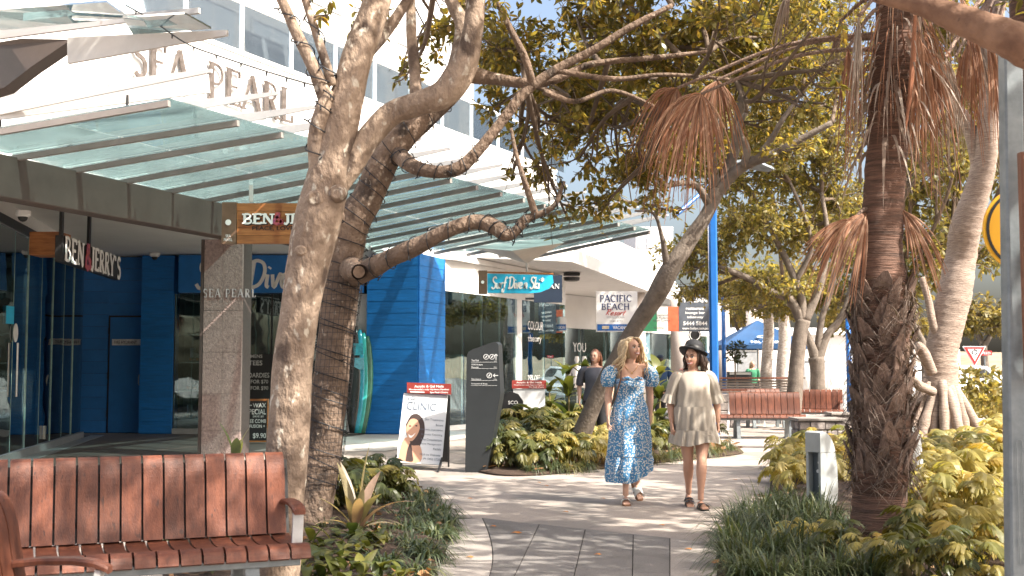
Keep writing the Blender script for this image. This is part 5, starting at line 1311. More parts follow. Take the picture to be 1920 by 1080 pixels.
# ---------------------------------------------------------------- directory monolith
D = 15.6; mo = thing('directory_sign', 'tall dark tapered directory monolith at the garden edge', 'sign', G(892, 886))
out = [(872, 887), (875, 668), (878, 660), (886, 655), (924, 641.5), (930, 641), (934.5, 646), (936, 690), (938.5, 735), (937, 748), (911, 888)]
b = MB(); b.poly([P(u, v, D) for u, v in out], (.05, .2, 0)); part('slab', b, M('monolith_grey', (.019, .023, .026), .45, var=.15, scale=3), mo)
m_pr = M('pale_print', (.62, .64, .65), .6)
for u, v in ((915, 669), (926, 669), (921, 704)):
    c = P(u - 3.5, v, D - .003); n = 20; b = MB()
    b.rings([[c + V3((r * math.cos(6.2832 * k / n), d, r * math.sin(6.2832 * k / n))) for k in range(n)] for r, d in ((.036, 0), (.036, -.003), (.029, -.003), (.029, 0))], False); part('icon', b, m_pr, mo)
    b = MB(); b.bar(c + V3((-.01, -.001, -.014)), c + V3((.012, -.001, .016)), .012, .004, up=(0, 1, 0)); part('pictogram', b, m_pr, mo)
for (u0, v0, u1, v1, hx) in ((930, 675, 930, 664, 0), (934, 704, 925, 704, 1)):
    b = MB(); a, c = P(u0, v0, D - .004), P(u1, v1, D - .004); b.bar(a, c, .008, .004, up=(0, 1, 0)); dd_ = (c - a).normalized(); pp_ = V3((dd_.z, 0, -dd_.x))
    for s in (-1, 1): b.bar(c - V3((0, .0006 * s, 0)), c - dd_ * .022 + pp_ * s * .022 - V3((0, .0006 * s, 0)), .008, .004, up=(0, 1, 0))
    part('arrow', b, m_pr, mo, kind='stuff')
for v in (679, 691, 713.5, 723): b = MB(); b.bar(P(883, v, D - .003), P(932, v, D - .003), .003, .004, up=(0, 1, 0)); part('rule_line', b, m_pr, mo)
for s, u0, v0, u1, v1 in (('Two Park', 884, 674, 898, 677.5), ('HMAS Brisbane', 884, 682, 905, 685), ('Memorial', 884, 687, 897, 690), ('First Avenue', 884, 709, 902, 712.5), ('Restaurants & Shops', 884, 718, 914, 721.5), ('5min', 926, 676, 931, 678), ('7min', 926, 687.5, 931, 689.5), ('1min', 926, 710, 931, 712)):
    tx(s, u0, v0, u1, v1, D, mo, m_pr)

# ---------------------------------------------------------------- sandwich boards
D = 16.2; cl = thing('sandwich_board', 'white beauty clinic sandwich board with smiling portrait and red header', 'sign', G(786, 878), 'sandwich boards')
q = [P(743, 866, 16.0), P(828, 872, 15.95), P(839.5, 741.5, 16.35), P(757, 737, 16.4)]
nrm = (q[1] - q[0]).cross(q[3] - q[0]).normalized(); rx_ = (q[1] - q[0]).normalized(); ux_ = (q[3] - q[0]).normalized()
b = MB(); b.poly(q, -nrm * .025); part('panel', b, M('poster_white', (.66, .68, .70), .35, var=.03), cl)
b = MB(); b.poly([p + V3((.0, .5, .0)) + V3((.06, 0, 0)) if k < 2 else p + V3((.01, .05, 0)) for k, p in enumerate(q)], nrm * .02); part('rear_panel', b, m_black, cl)
for a_, c_ in (((737, 879), (744, 866)), ((821, 886), (828, 872))): b = MB(); b.bar(G(*a_), q[0 if a_[0] < 780 else 1] - nrm * .03 + Z * .1, .022, .03); part('leg', b, m_black, cl)
for p in ((758, 872), (838, 880)): b = MB(); g_ = G(*p); b.bar(g_ + V3((0, .4, 0)), q[3 if p[0] < 780 else 2] + V3((.02, .05, 0)), .022, .03); part('leg', b, m_black, cl)
b = MB(); hq = [P(763, 736.5, 16.36), P(846, 740, 16.3), P(846, 720, 16.3), P(763, 717, 16.36)]; b.poly(hq, (0, .02, 0)); part('header', b, M('header_red', (.32, .045, .035), .5), cl)
def onq(s, t, off=.003): return q[0] + (q[1] - q[0]) * s + (q[3] - q[0]) * t + nrm * off
Wq, Hq = (q[1] - q[0]).length, (q[3] - q[0]).length
m_slate = M('slate_print', (.10, .13, .18), .6)
text('CLINIC', onq(.10, .76), rx_, ux_, Wq * .66, Hq * .115, m_slate, cl); text('a Glo', onq(.1, .9), rx_, ux_, Wq * .22, Hq * .055, m_slate, cl)
for s, t_, w_ in (('Skin Treatments', .62, .42), ('Brows', .545, .16), ('Cosmetic Injectables', .47, .5), ('Cosmetic Tattooing', .40, .47), ('Free Consultations', .33, .46), ('Acne Management', .265, .46), ('Facials', .20, .17), ('Walk-ins Welcome', .115, .46), ('Ph 5452 5720', .055, .36)):
    text(s, onq(.955 - w_, t_), rx_, ux_, Wq * w_, Hq * .032, m_slate, cl)
def flat(pts, mat, off, nm):
    b = MB(); p = cat_rom(pts + [pts[0]], 4)[:-1]; b.poly([onq(a, c, off) for a, c in p]); part(nm, b, mat, cl)
m_hair = M('print_hair', (.045, .025, .02), .5, var=.3, scale=30); m_skp = M('print_skin', (.52, .29, .19), .5, var=.06)
flat([(.12, .54), (.22, .68), (.38, .70), (.52, .60), (.56, .42), (.50, .28), (.42, .12), (.30, .10), (.26, .28), (.16, .40)], m_hair, .0030, 'portrait_hair')
flat([(.03, .02), (.08, .28), (.2, .36), (.3, .25), (.5, .24), (.52, .02)], m_skp, .0036, 'portrait_shoulders')
flat([(.2, .02), (.22, .2), (.28, .28), (.34, .12), (.36, .02)], m_hair, .0040, 'portrait_lock')
flat([(.13, .50), (.22, .62), (.36, .62), (.44, .52), (.40, .40), (.30, .31), (.20, .34)], m_skp, .0046, 'portrait_face')
flat([(.20, .405), (.28, .385), (.36, .43), (.29, .36), (.23, .36)], m_letter, .0052, 'portrait_smile')
for a_, c_ in ((.22, .52), (.36, .53)): flat([(a_ - .03, c_), (a_, c_ + .015), (a_ + .03, c_), (a_, c_ - .01)], m_hair, .0052, 'portrait_eye')
for s, u0, v0, u1, v1 in (('Acrylic & Gel Nails', 777, 722, 832, 728), ("Mooloolaba's only Hygienic Pipeless", 767, 728.5, 842, 732.5), ('Spa Pedi Chairs', 806, 734, 840, 738)): tx(s, u0, v0, u1, v1, 16.28, cl, m_letter, .02)
b = MB(); b.bar(P(769, 734.5, 16.27), P(796, 735.5, 16.27), .014, .004, up=(0, 1, 0)); part('arrow', b, m_letter, cl)
D = 20.5; c2 = thing('sandwich_board', 'second red-headed sandwich board half hidden by garden leaves', 'sign', G(990, 838), 'sandwich boards')
b = MB(); panel(b, 962, 729, 1022, 822, D, .03); part('panel', b, MATS['poster_white'], c2)
b = MB(); panel(b, 960, 713, 1024, 728.5, D - .02, .02); part('header', b, MATS['header_red'], c2)
for u in (962, 1020): b = MB(); b.bar(G(u, 692 + 1.36 * 2200 / D) + V3((0, .3, 0)), P(u, 730, D) + V3((0, .05, 0)), .03, .03); part('leg', b, m_black, c2)
tx('Acrylic & Gel Nails', 968, 715.5, 1016, 719.5, D - .021, c2, m_letter, .02); tx("Mooloolaba's only Hygienic Pipeless", 964, 720.5, 1020, 723.5, D - .021, c2, m_letter); tx('Spa Pedi Chairs', 992, 724.5, 1020, 727.5, D - .021, c2, m_letter)
c3 = thing('sandwich_board', 'black arched board standing between monolith and garden', 'sign', G(958, 842), 'sandwich boards')
b = MB(); D = 20.0; b.poly([P(u, v, D) for u, v in ((940, 838), (982, 838), (981, 752), (972, 739), (958, 734), (944, 739), (940, 752))], (0, .04, 0)); part('panel', b, m_black, c3); text('SCO', P(953, 758, D), X1, Z, .16, .06, m_letter, c3)
# chalk boards at the surf shop
D = 21.5; wb = thing('chalkboard', 'wood-framed chalk sandwich board beside the stone column', 'sign', G(478, 831), 'sandwich boards')
b = MB(); panel(b, 459, 752, 500, 826, D, .03); part('board', b, m_black, wb)
for u0, v0, u1, v1 in ((455.5, 748, 459, 832), (500, 748, 503, 832), (459.2, 748, 499.8, 751.7), (459.2, 826.3, 499.8, 829)): b = MB(); panel(b, u0, v0, u1, v1, D - .01, .05); part('frame', b, m_woodpale, wb)
m_ck = M('chalk', (.62, .62, .6), .9)
for s, u0, v0, u1, v1 in (('WAX', 474, 756, 499, 764), ('SPECIAL', 462, 767, 499, 777), ('SAVE $3', 474, 779, 494, 783), ('FREE COMB', 461, 786, 499, 793), ('INFUSION +', 461, 796, 497, 802), ('$9.90', 474, 812, 499, 823)): tx(s, u0, v0, u1, v1, D, wb, m_ck, .01)
b = MB(); b.bar(P(462, 760, D - .004), P(472, 760, D - .004), .018, .004, up=(0, 1, 0)); part('arrow', b, m_ck, wb)
D = 24.72; tb = thing('chalkboard', 'tall black chalkboard of prices in the surf shop window', 'sign', P(480, 745, D), 'sandwich boards')
b = MB(); panel(b, 453, 664, 512, 748, D, .03); part('board', b, m_black, tb)
for s, u0, v0, u1, v1 in (('MENS', 470, 664.8, 492, 671), ('TEES', 466, 676, 492, 685), ('BOARDIES', 460, 699, 505, 708), ('2 FOR $70', 463, 712, 503, 720), ('3 FOR $90', 463, 724, 503, 732)): tx(s, u0, v0, u1, v1, D, tb, m_ck, .01)
for k, (u, v) in enumerate(((585, 640), (586, 665), (672, 655), (673, 682))):
    b = MB(); D = 24.7 if u < 600 else 24.4; panel(b, u - 9, v - 11, u + 9, v + 11, D, .012); o = solo('paper_notice', b, M('notice_%d' % k, ((.6, .62, .62), (.5, .52, .5), (.05, .35, .45), (.15, .4, .5))[k], .6, var=.4, scale=14), ['upper white notice taped to the shop glass', 'lower white notice taped to the shop glass', 'upper teal notice on the surfboard panel', 'lower teal notice on the surfboard panel'][k], 'notice')
# surfboards leaning at the white panel
for k, (u, c, rk) in enumerate(((668, (.015, .02, .02), 1), (676, (.02, .30, .42), 2), (683, (.03, .38, .36), 0), (691, (.05, .16, .10), 3))):
    b = MB(); base = P(u - 8 - k, 812, 24.22 + .02 * k); top = P(u - 1, 612 + 6 * k, 24.56); d = top - base; rows = []
    for i in range(13):
        t = i / 12; w = .16 * (max(0.02, math.sin(math.pi * (t * .93 + .05)))) ** .65
        c_ = base + d * t; rows.append([c_ + V3((w * math.cos(a), .03 * math.sin(a), 0)) for a in np.linspace(0, 6.2832, 9)[:-1]])
    b.rings(rows)
    solo('surfboard', b, M('board_%d' % k, c, .25, var=.2, coat=.4), ['black surfboard leaning leftmost in the row by the blue pillar', 'cyan surfboard second in the leaning row', 'pale teal surfboard third in the leaning row', 'dark green surfboard next to the blue pillar'][k], 'surfboard', 'surfboards leaning by the blue pillar', smooth=True)
# skates on shelves
sh = thing('shop_shelf', 'tall shelf of roller skates in the narrow window left of the column', 'shelf', (-6.7, 25.3, 0))
b = MB(); b.box((-6.7, 25.62, 1.5), (.9, .04, 2.9)); part('back_panel', b, M('shelf_back', (.16, .15, .14), .7), sh)
for z in (.28, .9, 1.5, 2.1, 2.5):
    b = MB(); b.box((-6.7, 25.4, z), (.9, .4, .03)); part('shelf_board', b, m_steel, sh)
m_skate = M('skate_boot', (.55, .56, .57), .5)
for k, (x, z, cc) in enumerate(((-6.9, .30, 0), (-6.6, .30, 0), (-6.85, 1.52, 0), (-6.55, .92, 1), (-6.9, .92, 1), (-6.6, 1.52, 1))):
    r_ = thing('roller_skate', ['white roller skate, left on the bottom shelf', 'white roller skate, right on the bottom shelf', 'white roller skate, left on the third shelf', 'dark roller skate, right on the second shelf', 'dark roller skate, left on the second shelf', 'dark roller skate, right on the third shelf'][k], 'skate', (x, 25.3, z), 'roller skates on the shop shelf')
    b = MB(); b.rings([[V3((x + dx + rr * math.cos(a) * 1.2, 25.3 + rr * .7 * math.sin(a), z + zz)) for a in np.linspace(0, 6.28, 9)[:-1]] for dx, rr, zz in ((.03, .085, .09), (.03, .085, .14), (-.01, .05, .19), (-.02, .048, .30))]); part('boot', b, m_skate if cc == 0 else m_black, r_, smooth=True)
    for dx in (-.05, .09):
        b = MB(); b.tube([(x + dx, 25.24, z + .05), (x + dx, 25.36, z + .05)], .032, 10); part('wheel', b, m_woodpale, r_)
# cameras under the soffit
def dome(u, v, D, label):
    c = P(u, v, D); b = MB(); b.lathe([(.10, .06), (.10, .0), (.07, -.02)], c, 14); o = solo('security_camera', b, m_white2, label, 'camera', 'security cameras'); b = MB(); b.ball(c - Z * .02, .065, 12, 7); part('lens_dome', b, m_black, o)
    return o
dome(43, 404, 15.4, 'dome security camera at the far left above the glass'); dome(290, 480, 24.3, 'white dome camera above the blue pillar')

# ---------------------------------------------------------------- far right of the path: parasol, rails, fence, walls, tables
D = 42; ap = P(1420, 600, D); um = thing('parasol', 'dark blue square parasol with white lettering beyond the benches', 'parasol', G(1420, 692 + 1.36 * 2200 / D))
m_par = M('parasol_blue', (.008, .055, .15), .7, var=.15, scale=2, bump=.1)
cx_, zt_, ze = ap.x, ap.z, P(1352, 648, D).z; hw = 1.5
co = [V3((cx_ - hw, D - hw, ze)), V3((cx_ + hw, D - hw, ze)), V3((cx_ + hw, D + hw, ze)), V3((cx_ - hw, D + hw, ze))]; apx = V3((cx_, D, zt_))
for k in range(4):
    a, c = co[k], co[(k + 1) % 4]; b = MB(); rows = []
    for i in range(7):
        t = i / 6; L_ = a.lerp(apx, t); R_ = c.lerp(apx, t); row = []
        for j in range(7): row.append(L_.lerp(R_, j / 6) - Z * (.10 * math.sin(math.pi * j / 6) * math.sin(math.pi * min(1, t + .12)) ))
        rows.append(row)
    b.sheet(rows); part('canopy_panel', b, m_par, um)
    b = MB(); b.poly([a, c, c - Z * .14, a - Z * .14]); part('valance', b, m_par, um)
    b = MB(); b.bar(apx - Z * .06, a - Z * .03, .025, .03); part('rib', b, m_steel, um)
b = MB(); b.tube([(cx_, D, 0), (cx_, D, zt_)], .035, 8); part('pole', b, m_steel, um)
b = MB(); b.box((cx_, D, .04), (.8, .8, .08)); part('base', b, m_galv, um)
sl = (apx - (co[0] + co[1]) / 2).normalized(); mid = (co[0] + co[1]) / 2
part('lettering', text('POL ROGER', mid + V3((-.52, -.035, 0)) + sl * .10, X1, sl, 1.04, .15, None, None, ext=.01, bold=.02), m_letter, um)
for r in (.22,): b = MB(); c = mid + sl * .55 + V3((0, -.05, 0)); b.rings([[c + X1 * (rr * 1.2 * math.cos(k * .5236)) + sl * (rr * .5 * math.sin(k * .5236)) for k in range(12)] for rr in (.22, .12)], False); part('crest', b, M('crest_print', (.35, .42, .5), .6), um)
u2 = copy_tree(um, label='second blue parasol low behind the first one', loc=um.location + V3((-1.6, 9, -.35)))
# blue lamp post with arms
lp = thing('lamp_post', 'tall bright blue lamp post with grey blade light behind the hat woman', 'lamp', G(1337, 692 + 1.36 * 2200 / 21))
m_pole = M('blue_pole', (.008, .115, .40), .35, var=.1, coat=.3)
bx = P(1337, 540, 21).x
b = MB(); b.bar((bx, 21, .003), (bx, 21, P(1337, 335, 21).z), .15, .15, up=(0, 1, 0), ch=.03); part('pole', b, m_pole, lp)
b = MB(); b.tube([(bx, 21, P(0, 345, 21).z), P(1265, 405, 20.6)], .04, 8); part('arm', b, m_pole, lp)
b = MB(); b.tube([(bx, 21, P(0, 345, 21).z), P(1375, 312, 20.8)], .04, 8); part('arm', b, m_pole, lp)
b = MB(); b.poly([P(1372, 306, 20.7), P(1412, 300, 20.6), P(1452, 318, 20.6), P(1440, 323, 20.8), P(1392, 316, 20.9)], (0, .05, .05)); part('lamp_head', b, m_galv, lp)
for k, (u, vt, D, lb) in enumerate(((1356, 560, 34, 'slim blue post right beside the tall blue lamp post'), (1590, 600, 28, 'slim blue post behind the palm and picket fence'), (1698, 640, 33, 'blue post glimpsed right of the palm trunk'))):
    p = P(u, vt, D); b = MB(); b.tube([(p.x, D, 0), (p.x, D, p.z)], .065, 10); o = solo('blue_post', b, m_pole, lb, 'post', 'slim blue posts', smooth=True)
    b = MB(); b.tube([(p.x, D, p.z), (p.x, D, p.z + .05)], [.075, .03], 10); part('cap', b, m_pole, o)
# slatted bar rail
D = 29; br = thing('bar_rail', 'slatted timber bar rail across the back of the seating area', 'fence', P(1470, 735, D))
xa, xb = P(1343, 710, D).x, P(1512, 713, D).x
for k, v in enumerate((715, 720, 725, 730, 735)):
    b = MB(); z = P(0, v, D).z; b.bar((xa, D, z), (xb, D + .6, z), .03, .042, ch=.004); part('slat', b, M('grey_slat', (.28, .24, .21), .7, var=.2, scale=4), br)
b = MB(); z = P(0, 709, D).z; b.bar((xa - .1, D - .1, z), (xb, D + .5, z), .34, .045, ch=.006); part('bar_top', b, m_wood, br)
for k in range(5):
    x = xa + (xb - xa) * k / 4; b = MB(); b.bar((x, D + .05 + .15 * k, 0), (x, D + .05 + .15 * k, 1.08), .05, .05); part('post', b, m_galv, br)
# picket fence
D = 33; pf = thing('picket_fence', 'white picket fence behind the rear benches', 'fence', P(1555, 765, D))
for k in range(15):
    x = P(1510, 700, D).x + k * .098; b = MB(); b.poly([V3((x, D, .08)), V3((x + .062, D, .08)), V3((x + .062, D, 1.0)), V3((x + .031, D, 1.06)), V3((x, D, 1.0))], (0, .02, 0)); part('picket', b, m_white2, pf)
for z in (.3, .8): b = MB(); b.bar((P(1510, 700, D).x, D + .045, z), (P(1510, 700, D).x + 1.46, D + .045, z), .04, .07); part('fence_rail', b, m_white2, pf)
for k in (0, 1): b = MB(); b.box((P(1510, 700, D).x + 1.5 * k - .02, D + .04, .58), (.09, .09, 1.16)); part('post', b, m_white2, pf)
# low stone walls
m_st = M('rubble_stone', (.33, .29, .265), .9, col2=(.15, .13, .125), scale=7, bump=.7, bscale=20, objrand=.35)
def stone_wall(label, x0, x1, y, h, rows, dep, cap):
    t = thing('stone_wall', label, 'wall', ((x0 + x1) / 2, y, 0), 'low stone walls'); rh = (h - cap) / rows
    b = MB(); b.box(((x0 + x1) / 2, y + dep / 2 + .02, (h - cap) / 2), (x1 - x0 - .06, dep - .06, h - cap)); part('mortar', b, M('mortar', (.3, .28, .26), .95), t)
    for r in range(rows):
        x = x0
        while x < x1 - .05:
            w = min(random.uniform(.16, .34), x1 - x); j = random.uniform(-.012, .012); b = MB()
            b.bar((x + .008, y + .05 + j, rh * (r + .5)), (x + w - .008, y + .05 + j, rh * (r + .5)), .12, rh - .016, ch=.012); part('stone', b, m_st, t); x += w
        yy = y
        for k in range(int(dep / .25)):
            b = MB(); b.bar((x0 + .05, y + .13 + k * .25, rh * (r + .5)), (x0 + .05, y + .35 + k * .25, rh * (r + .5)), .12, rh - .016, ch=.012); part('stone', b, m_st, t)
    if cap: b = MB(); b.bar((x0 - .03, y + dep / 2, h - cap / 2 + .002), (x1 + .03, y + dep / 2, h - cap / 2 + .002), dep + .06, cap, ch=.012); part('capstone', b, M('capstone', (.24, .215, .195), .85, var=.2, scale=10, bump=.3), t)
a = P(1500, 800, 20.5).x; stone_wall('grey rubble stone wall block between the benches and bollard', a, P(1585, 800, 20.5).x, 20.5, .50, 3, .7, 0.05)
stone_wall('lighter stone block wall behind the palm trunk', P(1562, 780, 21.6).x, P(1690, 780, 21.6).x, 21.6, .56, 3, .5, .05)
stone_wall('small stone planter wall behind the hat woman', P(1346, 780, 27.5).x, P(1376, 780, 27.5).x, 27.5, .78, 4, .5, 0)
cb_ = MB(); D = 18.8; cb_.bar(P(1540, 820, D), P(1600, 822, D), .3, .05, ch=.008); sb2 = solo('small_bench', cb_, m_wood, 'small low red timber bench edge left of the palm trunk', 'bench')
b = MB(); p = P(1570, 821, D); b.box((p.x, D, (p.z - .03) / 2), (.3, .2, p.z - .03)); part('support', b, m_galv, sb2)
# tables
for k, (u, v, D, lb) in enumerate(((1374, 731, 26.5, 'round-edged timber table with splayed white legs left of the rear bench'), (1422, 733, 28, 'second timber table behind the rear bench back'))):
    c = P(u, v, D); t = thing('bar_table', lb, 'table', (c.x, D, 0), 'timber tables by the bar rail')
    b = MB(); b.box((c.x, D, c.z), (.55, .5, .04)); part('table_top', b, m_wood, t)
    for s in (-1, 1):
        b = MB(); b.bar((c.x + s * .05, D, c.z - .025), (c.x + s * .13, D, .003), .05, .05); part('leg', b, m_white2, t)
# potted topiary
D = 33; c = P(1378, 660, D); tp = thing('potted_tree', 'small round topiary in a pot behind the blue posts', 'plant', (c.x, D, 0))
b = MB(); b.lathe([(.16, 0), (.22, .4), (.24, .42), (.2, .42)], (c.x, D, 0), 14); part('pot', b, M('pot', (.2, .19, .18), .7), tp)
b = MB(); b.tube([(c.x, D, .4), (c.x, D, c.z)], .025, 6); part('stem', b, m_twig, tp)
crown(tp, [(np.array(c), .36, .36, .36)], 500, .09, leafmat('topiary_leaf', [(.03, .04, .015), (.06, .07, .02), (.045, .05, .02)], .2), 8, None, .12)
# cafe counter items under the parasol
for k, (u0, v0, u1, v1, D, cc, nm, lb, ct) in enumerate(((1364, 697, 1408, 706, 39, (.02, .022, .025), 'barrel_bench', 'black low planter box under the parasol', 'planter'), (1382, 655, 1420, 668, 47, (.30, .31, .32), 'menu_cabinet', 'grey cabinet panel behind the parasol pole', 'cabinet'), (1508, 675, 1548, 745, 52, (.6, .6, .6), 'white_banner', 'white banner panel behind the forked slim tree', 'banner'))):
    b = MB(); a, c = P(u0, v1, D), P(u1, v0, D); b.box(((a.x + c.x) / 2, D, c.z / 2), (c.x - a.x, .3, c.z)); o = solo(nm, b, M('item_%d' % k, cc, .6), lb, ct)
    b = MB(); b.box(((a.x + c.x) / 2, D - .16, c.z - .06), (c.x - a.x - .08, .02, .08)); part('trim', b, m_steel, o)
# whitish palm trunks by the parasol
for k, (u, D, r, top, lb) in enumerate(((1440, 34, .19, 600, 'pale mottled trunk in front of the blue parasol'), (1470, 38, .24, 590, 'thicker pale trunk right of the parasol pole'))):
    x = P(u, 700, D).x; t = thing('pale_tree', lb, 'tree', (x, D, 0)); mb = MB()
    rough_tube(mb, [V3(p) for p in cat_rom([(x, D, -.02), (x - .05, D, 1.2), (x + .04, D, 2.6), (x - .1, D, 3.6)], 5)], [r * (1 - .02 * i) for i in range(16)], 12, .06, 4, k); part('trunk', mb, M('pale_mottled_bark', (.55, .50, .45), .85, col2=(.22, .17, .14), scale=14, stretch=(1, 1, 2), bump=.5), t, smooth=True)
    crown(t, [world_ell(x, D, 4.0, 1.5, 1.5, .7)], 20, .18, lf_mid, 9, np.array([(x - .1, D, 3.5), (x, D, 3.2)]), .5, .03)
# road signs and cars far right
D = 40; gc = P(1827, 662, D); gw = thing('road_sign', 'red-bordered triangular give way sign with roundabout arrows', 'sign', (gc.x, D, 0), 'road signs')
def tri(r, y): return [V3((gc.x - r, y, gc.z + r * .58)), V3((gc.x, y, gc.z - r * 1.15)), V3((gc.x + r, y, gc.z + r * .58))]
b = MB(); b.poly(tri(.40, D), (0, .03, 0)); part('white_edge', b, m_letter, gw)
b = MB(); b.poly(tri(.36, D - .012), (0, .008, 0)); part('red_border', b, M('road_red', (.55, .03, .03), .5), gw)
b = MB(); b.poly(tri(.235, D - .024), (0, .008, 0)); part('white_field', b, m_letter, gw)
for k in range(3):
    b = MB(); a0 = k * 2.094 + .3; b.tube([gc + V3((.085 * math.cos(a0 + t), -.035, .03 + .085 * math.sin(a0 + t))) for t in np.linspace(0, 1.5, 6)], [.013] * 5 + [.028], 6); part('arrow', b, m_black, gw)
b = MB(); b.tube([(gc.x, D + .06, 0), (gc.x, D + .06, gc.z + .2)], .03, 8); part('post', b, m_galv, gw)
D = 44; rc = P(1847, 662, D); r2 = thing('street_sign', 'small red street plate right of the triangular sign', 'sign', (rc.x, D, 0), 'road signs')
b = MB(); b.box(rc, (.5, .03, .17)); part('plate', b, MATS['road_red'], r2); text('SPEED', rc + V3((-.19, -.02, -.045)), X1, Z, .38, .09, m_letter, r2)
b = MB(); b.tube([(rc.x, D + .05, 0), (rc.x, D + .05, rc.z)], .025, 8); part('post', b, m_galv, r2)
def car(x, y, rz, paint, label):
    t = thing('parked_car', label, 'car', (0, 0, 0), 'cars parked beyond the garden')
    b = MB(); prof = [(-2.1, .35), (-2.15, .75), (-1.9, .9), (-1.0, .98), (-.5, 1.42), (.9, 1.46), (1.6, 1.02), (2.1, .92), (2.15, .4)]
    pr = cat_rom(prof, 2); rows = []
    for w, s in ((-.88, .96), (-.84, 1), (.84, 1), (.88, .96)): rows.append([V3((p[0] * s, w * (1 if p[1] < 1.0 else .84), p[1] * s)) for p in pr])
    b.rings(rows); part('body', b, paint, t, smooth=False)
    for s in (-1, 1):
        b = MB(); b.poly([V3((-.82, s * .775, 1.0)), V3((1.2, s * .775, 1.02)), V3((.82, s * .75, 1.36)), V3((-.46, s * .75, 1.36))], (0, s * .02, 0)); part('side_window', b, m_black, t)
    b = MB(); b.poly([V3((-1.06, -.66, 1.0)), V3((-1.06, .66, 1.0)), V3((-.56, .6, 1.4)), V3((-.56, -.6, 1.4))], (-.02, 0, .02)); part('windscreen', b, m_black, t)
    for x_ in (-1.35, 1.35):
        for s in (-1, 1):
            b = MB(); b.tube([(x_, s * .72, .32), (x_, s * .9, .32)], .32, 16); w_ = part('wheel', b, m_black, t); b = MB(); b.tube([(x_, s * .9, .32), (x_, s * .915, .32)], .19, 12); part('rim', b, m_steel, w_)
    for s in (-1, 1): b = MB(); b.box((-2.13, s * .6, .72), (.08, .34, .14)); part('headlight', b, m_letter, t)
    t.location = (x, y, 0); t.rotation_euler = (0, 0, rz); return t
car(P(1722, 700, 43).x, 43, R(12), M('car_silver', (.5, .52, .54), .3, metal=.4, var=.03), 'silver car glimpsed between palm and stilt-rooted tree')
car(P(1790, 700, 45).x, 45, R(8), M('car_white', (.75, .75, .74), .3, var=.03), 'white car behind the stilt-rooted trunk')
# tan embankment closing the right
b = MB(); rows = []
for i in range(7):
    row = []
    for j in range(25):
        x = 30 + j * 4.0; h = (0, 1.4, 2.6, 3.4, 3.8, 4.0, 3.9)[i] * (.75 + .3 * noise.noise(V3((x * .06, i, 0)))) * min(1, j / 4.0); row.append(V3((x, 92 + i * 5, h - .02)))
    rows.append(row)
b.sheet(rows); struct('hill', b, M('dry_bank', (.36, .28, .20), .95, col2=(.20, .17, .10), scale=.6), smooth=True)
b = MB(); b.poly([V3((4, 36, .006)), V3((90, 30, .006)), V3((95, 44, .006)), V3((12, 60, .006))]); struct('road', b, M('asphalt', (.10, .10, .10), .9, var=.2, scale=30))

# ---------------------------------------------------------------- fairy lights on the dark tree, cable overhead
def wrap(px, turns, off=.012, ph=0):
    pts, rad = limb(px, 10); out = []; n = len(pts); up = V3((0, 1, 0)); K = int(turns * 14)
    for i in range(K + 1):
        f = i / K * (n - 1); a = int(min(f, n - 2)); t = f - a
        p = pts[a].lerp(pts[a + 1], t); r = rad[a] * (1 - t) + rad[a + 1] * t; d = (pts[a + 1] - pts[a]).normalized(); x = d.cross(up).normalized(); y = x.cross(d)
        an = 2 * math.pi * turns * i / K + ph + .35 * noise.noise(p * 6); out.append(p + (x * math.cos(an) + y * math.sin(an)) * (r * 1.05 + off))
    return out
fl = thing('string_lights', 'black fairy-light strings wound round the darker forked tree', 'lights', G(582, 985))
m_wire = M('black_wire', (.012, .012, .016), .5)
bulbs = MB()
for px, tn, ph in ((L2[0][1:10], 13, 0), (L2[0][1:6], 9, 2.2), (L2[0][8:13], 5, 1), (L2[2], 17, 0), (L2[3][:5], 7, 1), (L1[2], 5, 0), (L1[7], 4, 0), (L1[3], 3, 1)):
    q = wrap(px, tn, ph=ph); b = MB(); b.tube(q, .0045, 5); part('wire', b, m_wire, fl)
    for i in range(3, len(q) - 1, 6):
        d = V3((random.uniform(-.5, .5), random.uniform(-1, 0), random.uniform(-1, .4))).normalized(); bulbs.tube([q[i], q[i] + d * .03], [.007, .005], 5); bulbs.ball(q[i] + d * .034, .006, 5, 4)
part('bulbs', bulbs, m_wire, fl, kind='stuff')
wg = thing('trunk_guard', 'dark wire grid wrapped round the lower trunk of the fairy-light tree', 'guard', G(582, 985))
pts, rad = limb(L2[0][1:6], 8); b = MB()
for i in range(len(pts)):
    b.tube([pts[i] + V3((math.cos(a), math.sin(a), 0)) * (rad[i] * 1.1 + .01) for a in np.linspace(0, 6.2832, 19)], .0015, 4, cap=False)
for a in np.linspace(0, 6.2832, 29)[:-1]: b.tube([pts[i] + V3((math.cos(a), math.sin(a), 0)) * (rad[i] * 1.1 + .012) for i in range(len(pts))], .0015, 4)
part('wire_grid', b, m_wire, wg, kind='stuff')
b = MB(); q = [P(u, v, D) for u, v, D in ((236, 10, 9), (285, 38, 8.8), (350, 82, 8.5), (420, 108, 8.1), (500, 134, 7.6), (560, 152, 7.3), (612, 166, 7.05))]; q = [V3(x) for x in cat_rom([tuple(p) for p in q], 5)]; b.tube(q, .006, 5)
for i in range(2, len(q), 3): b.tube([q[i], q[i] - Z * .03], [.008, .005], 5)
solo('light_cable', b, m_wire, 'thin black cable sagging from the canopy to the tree', 'cable')
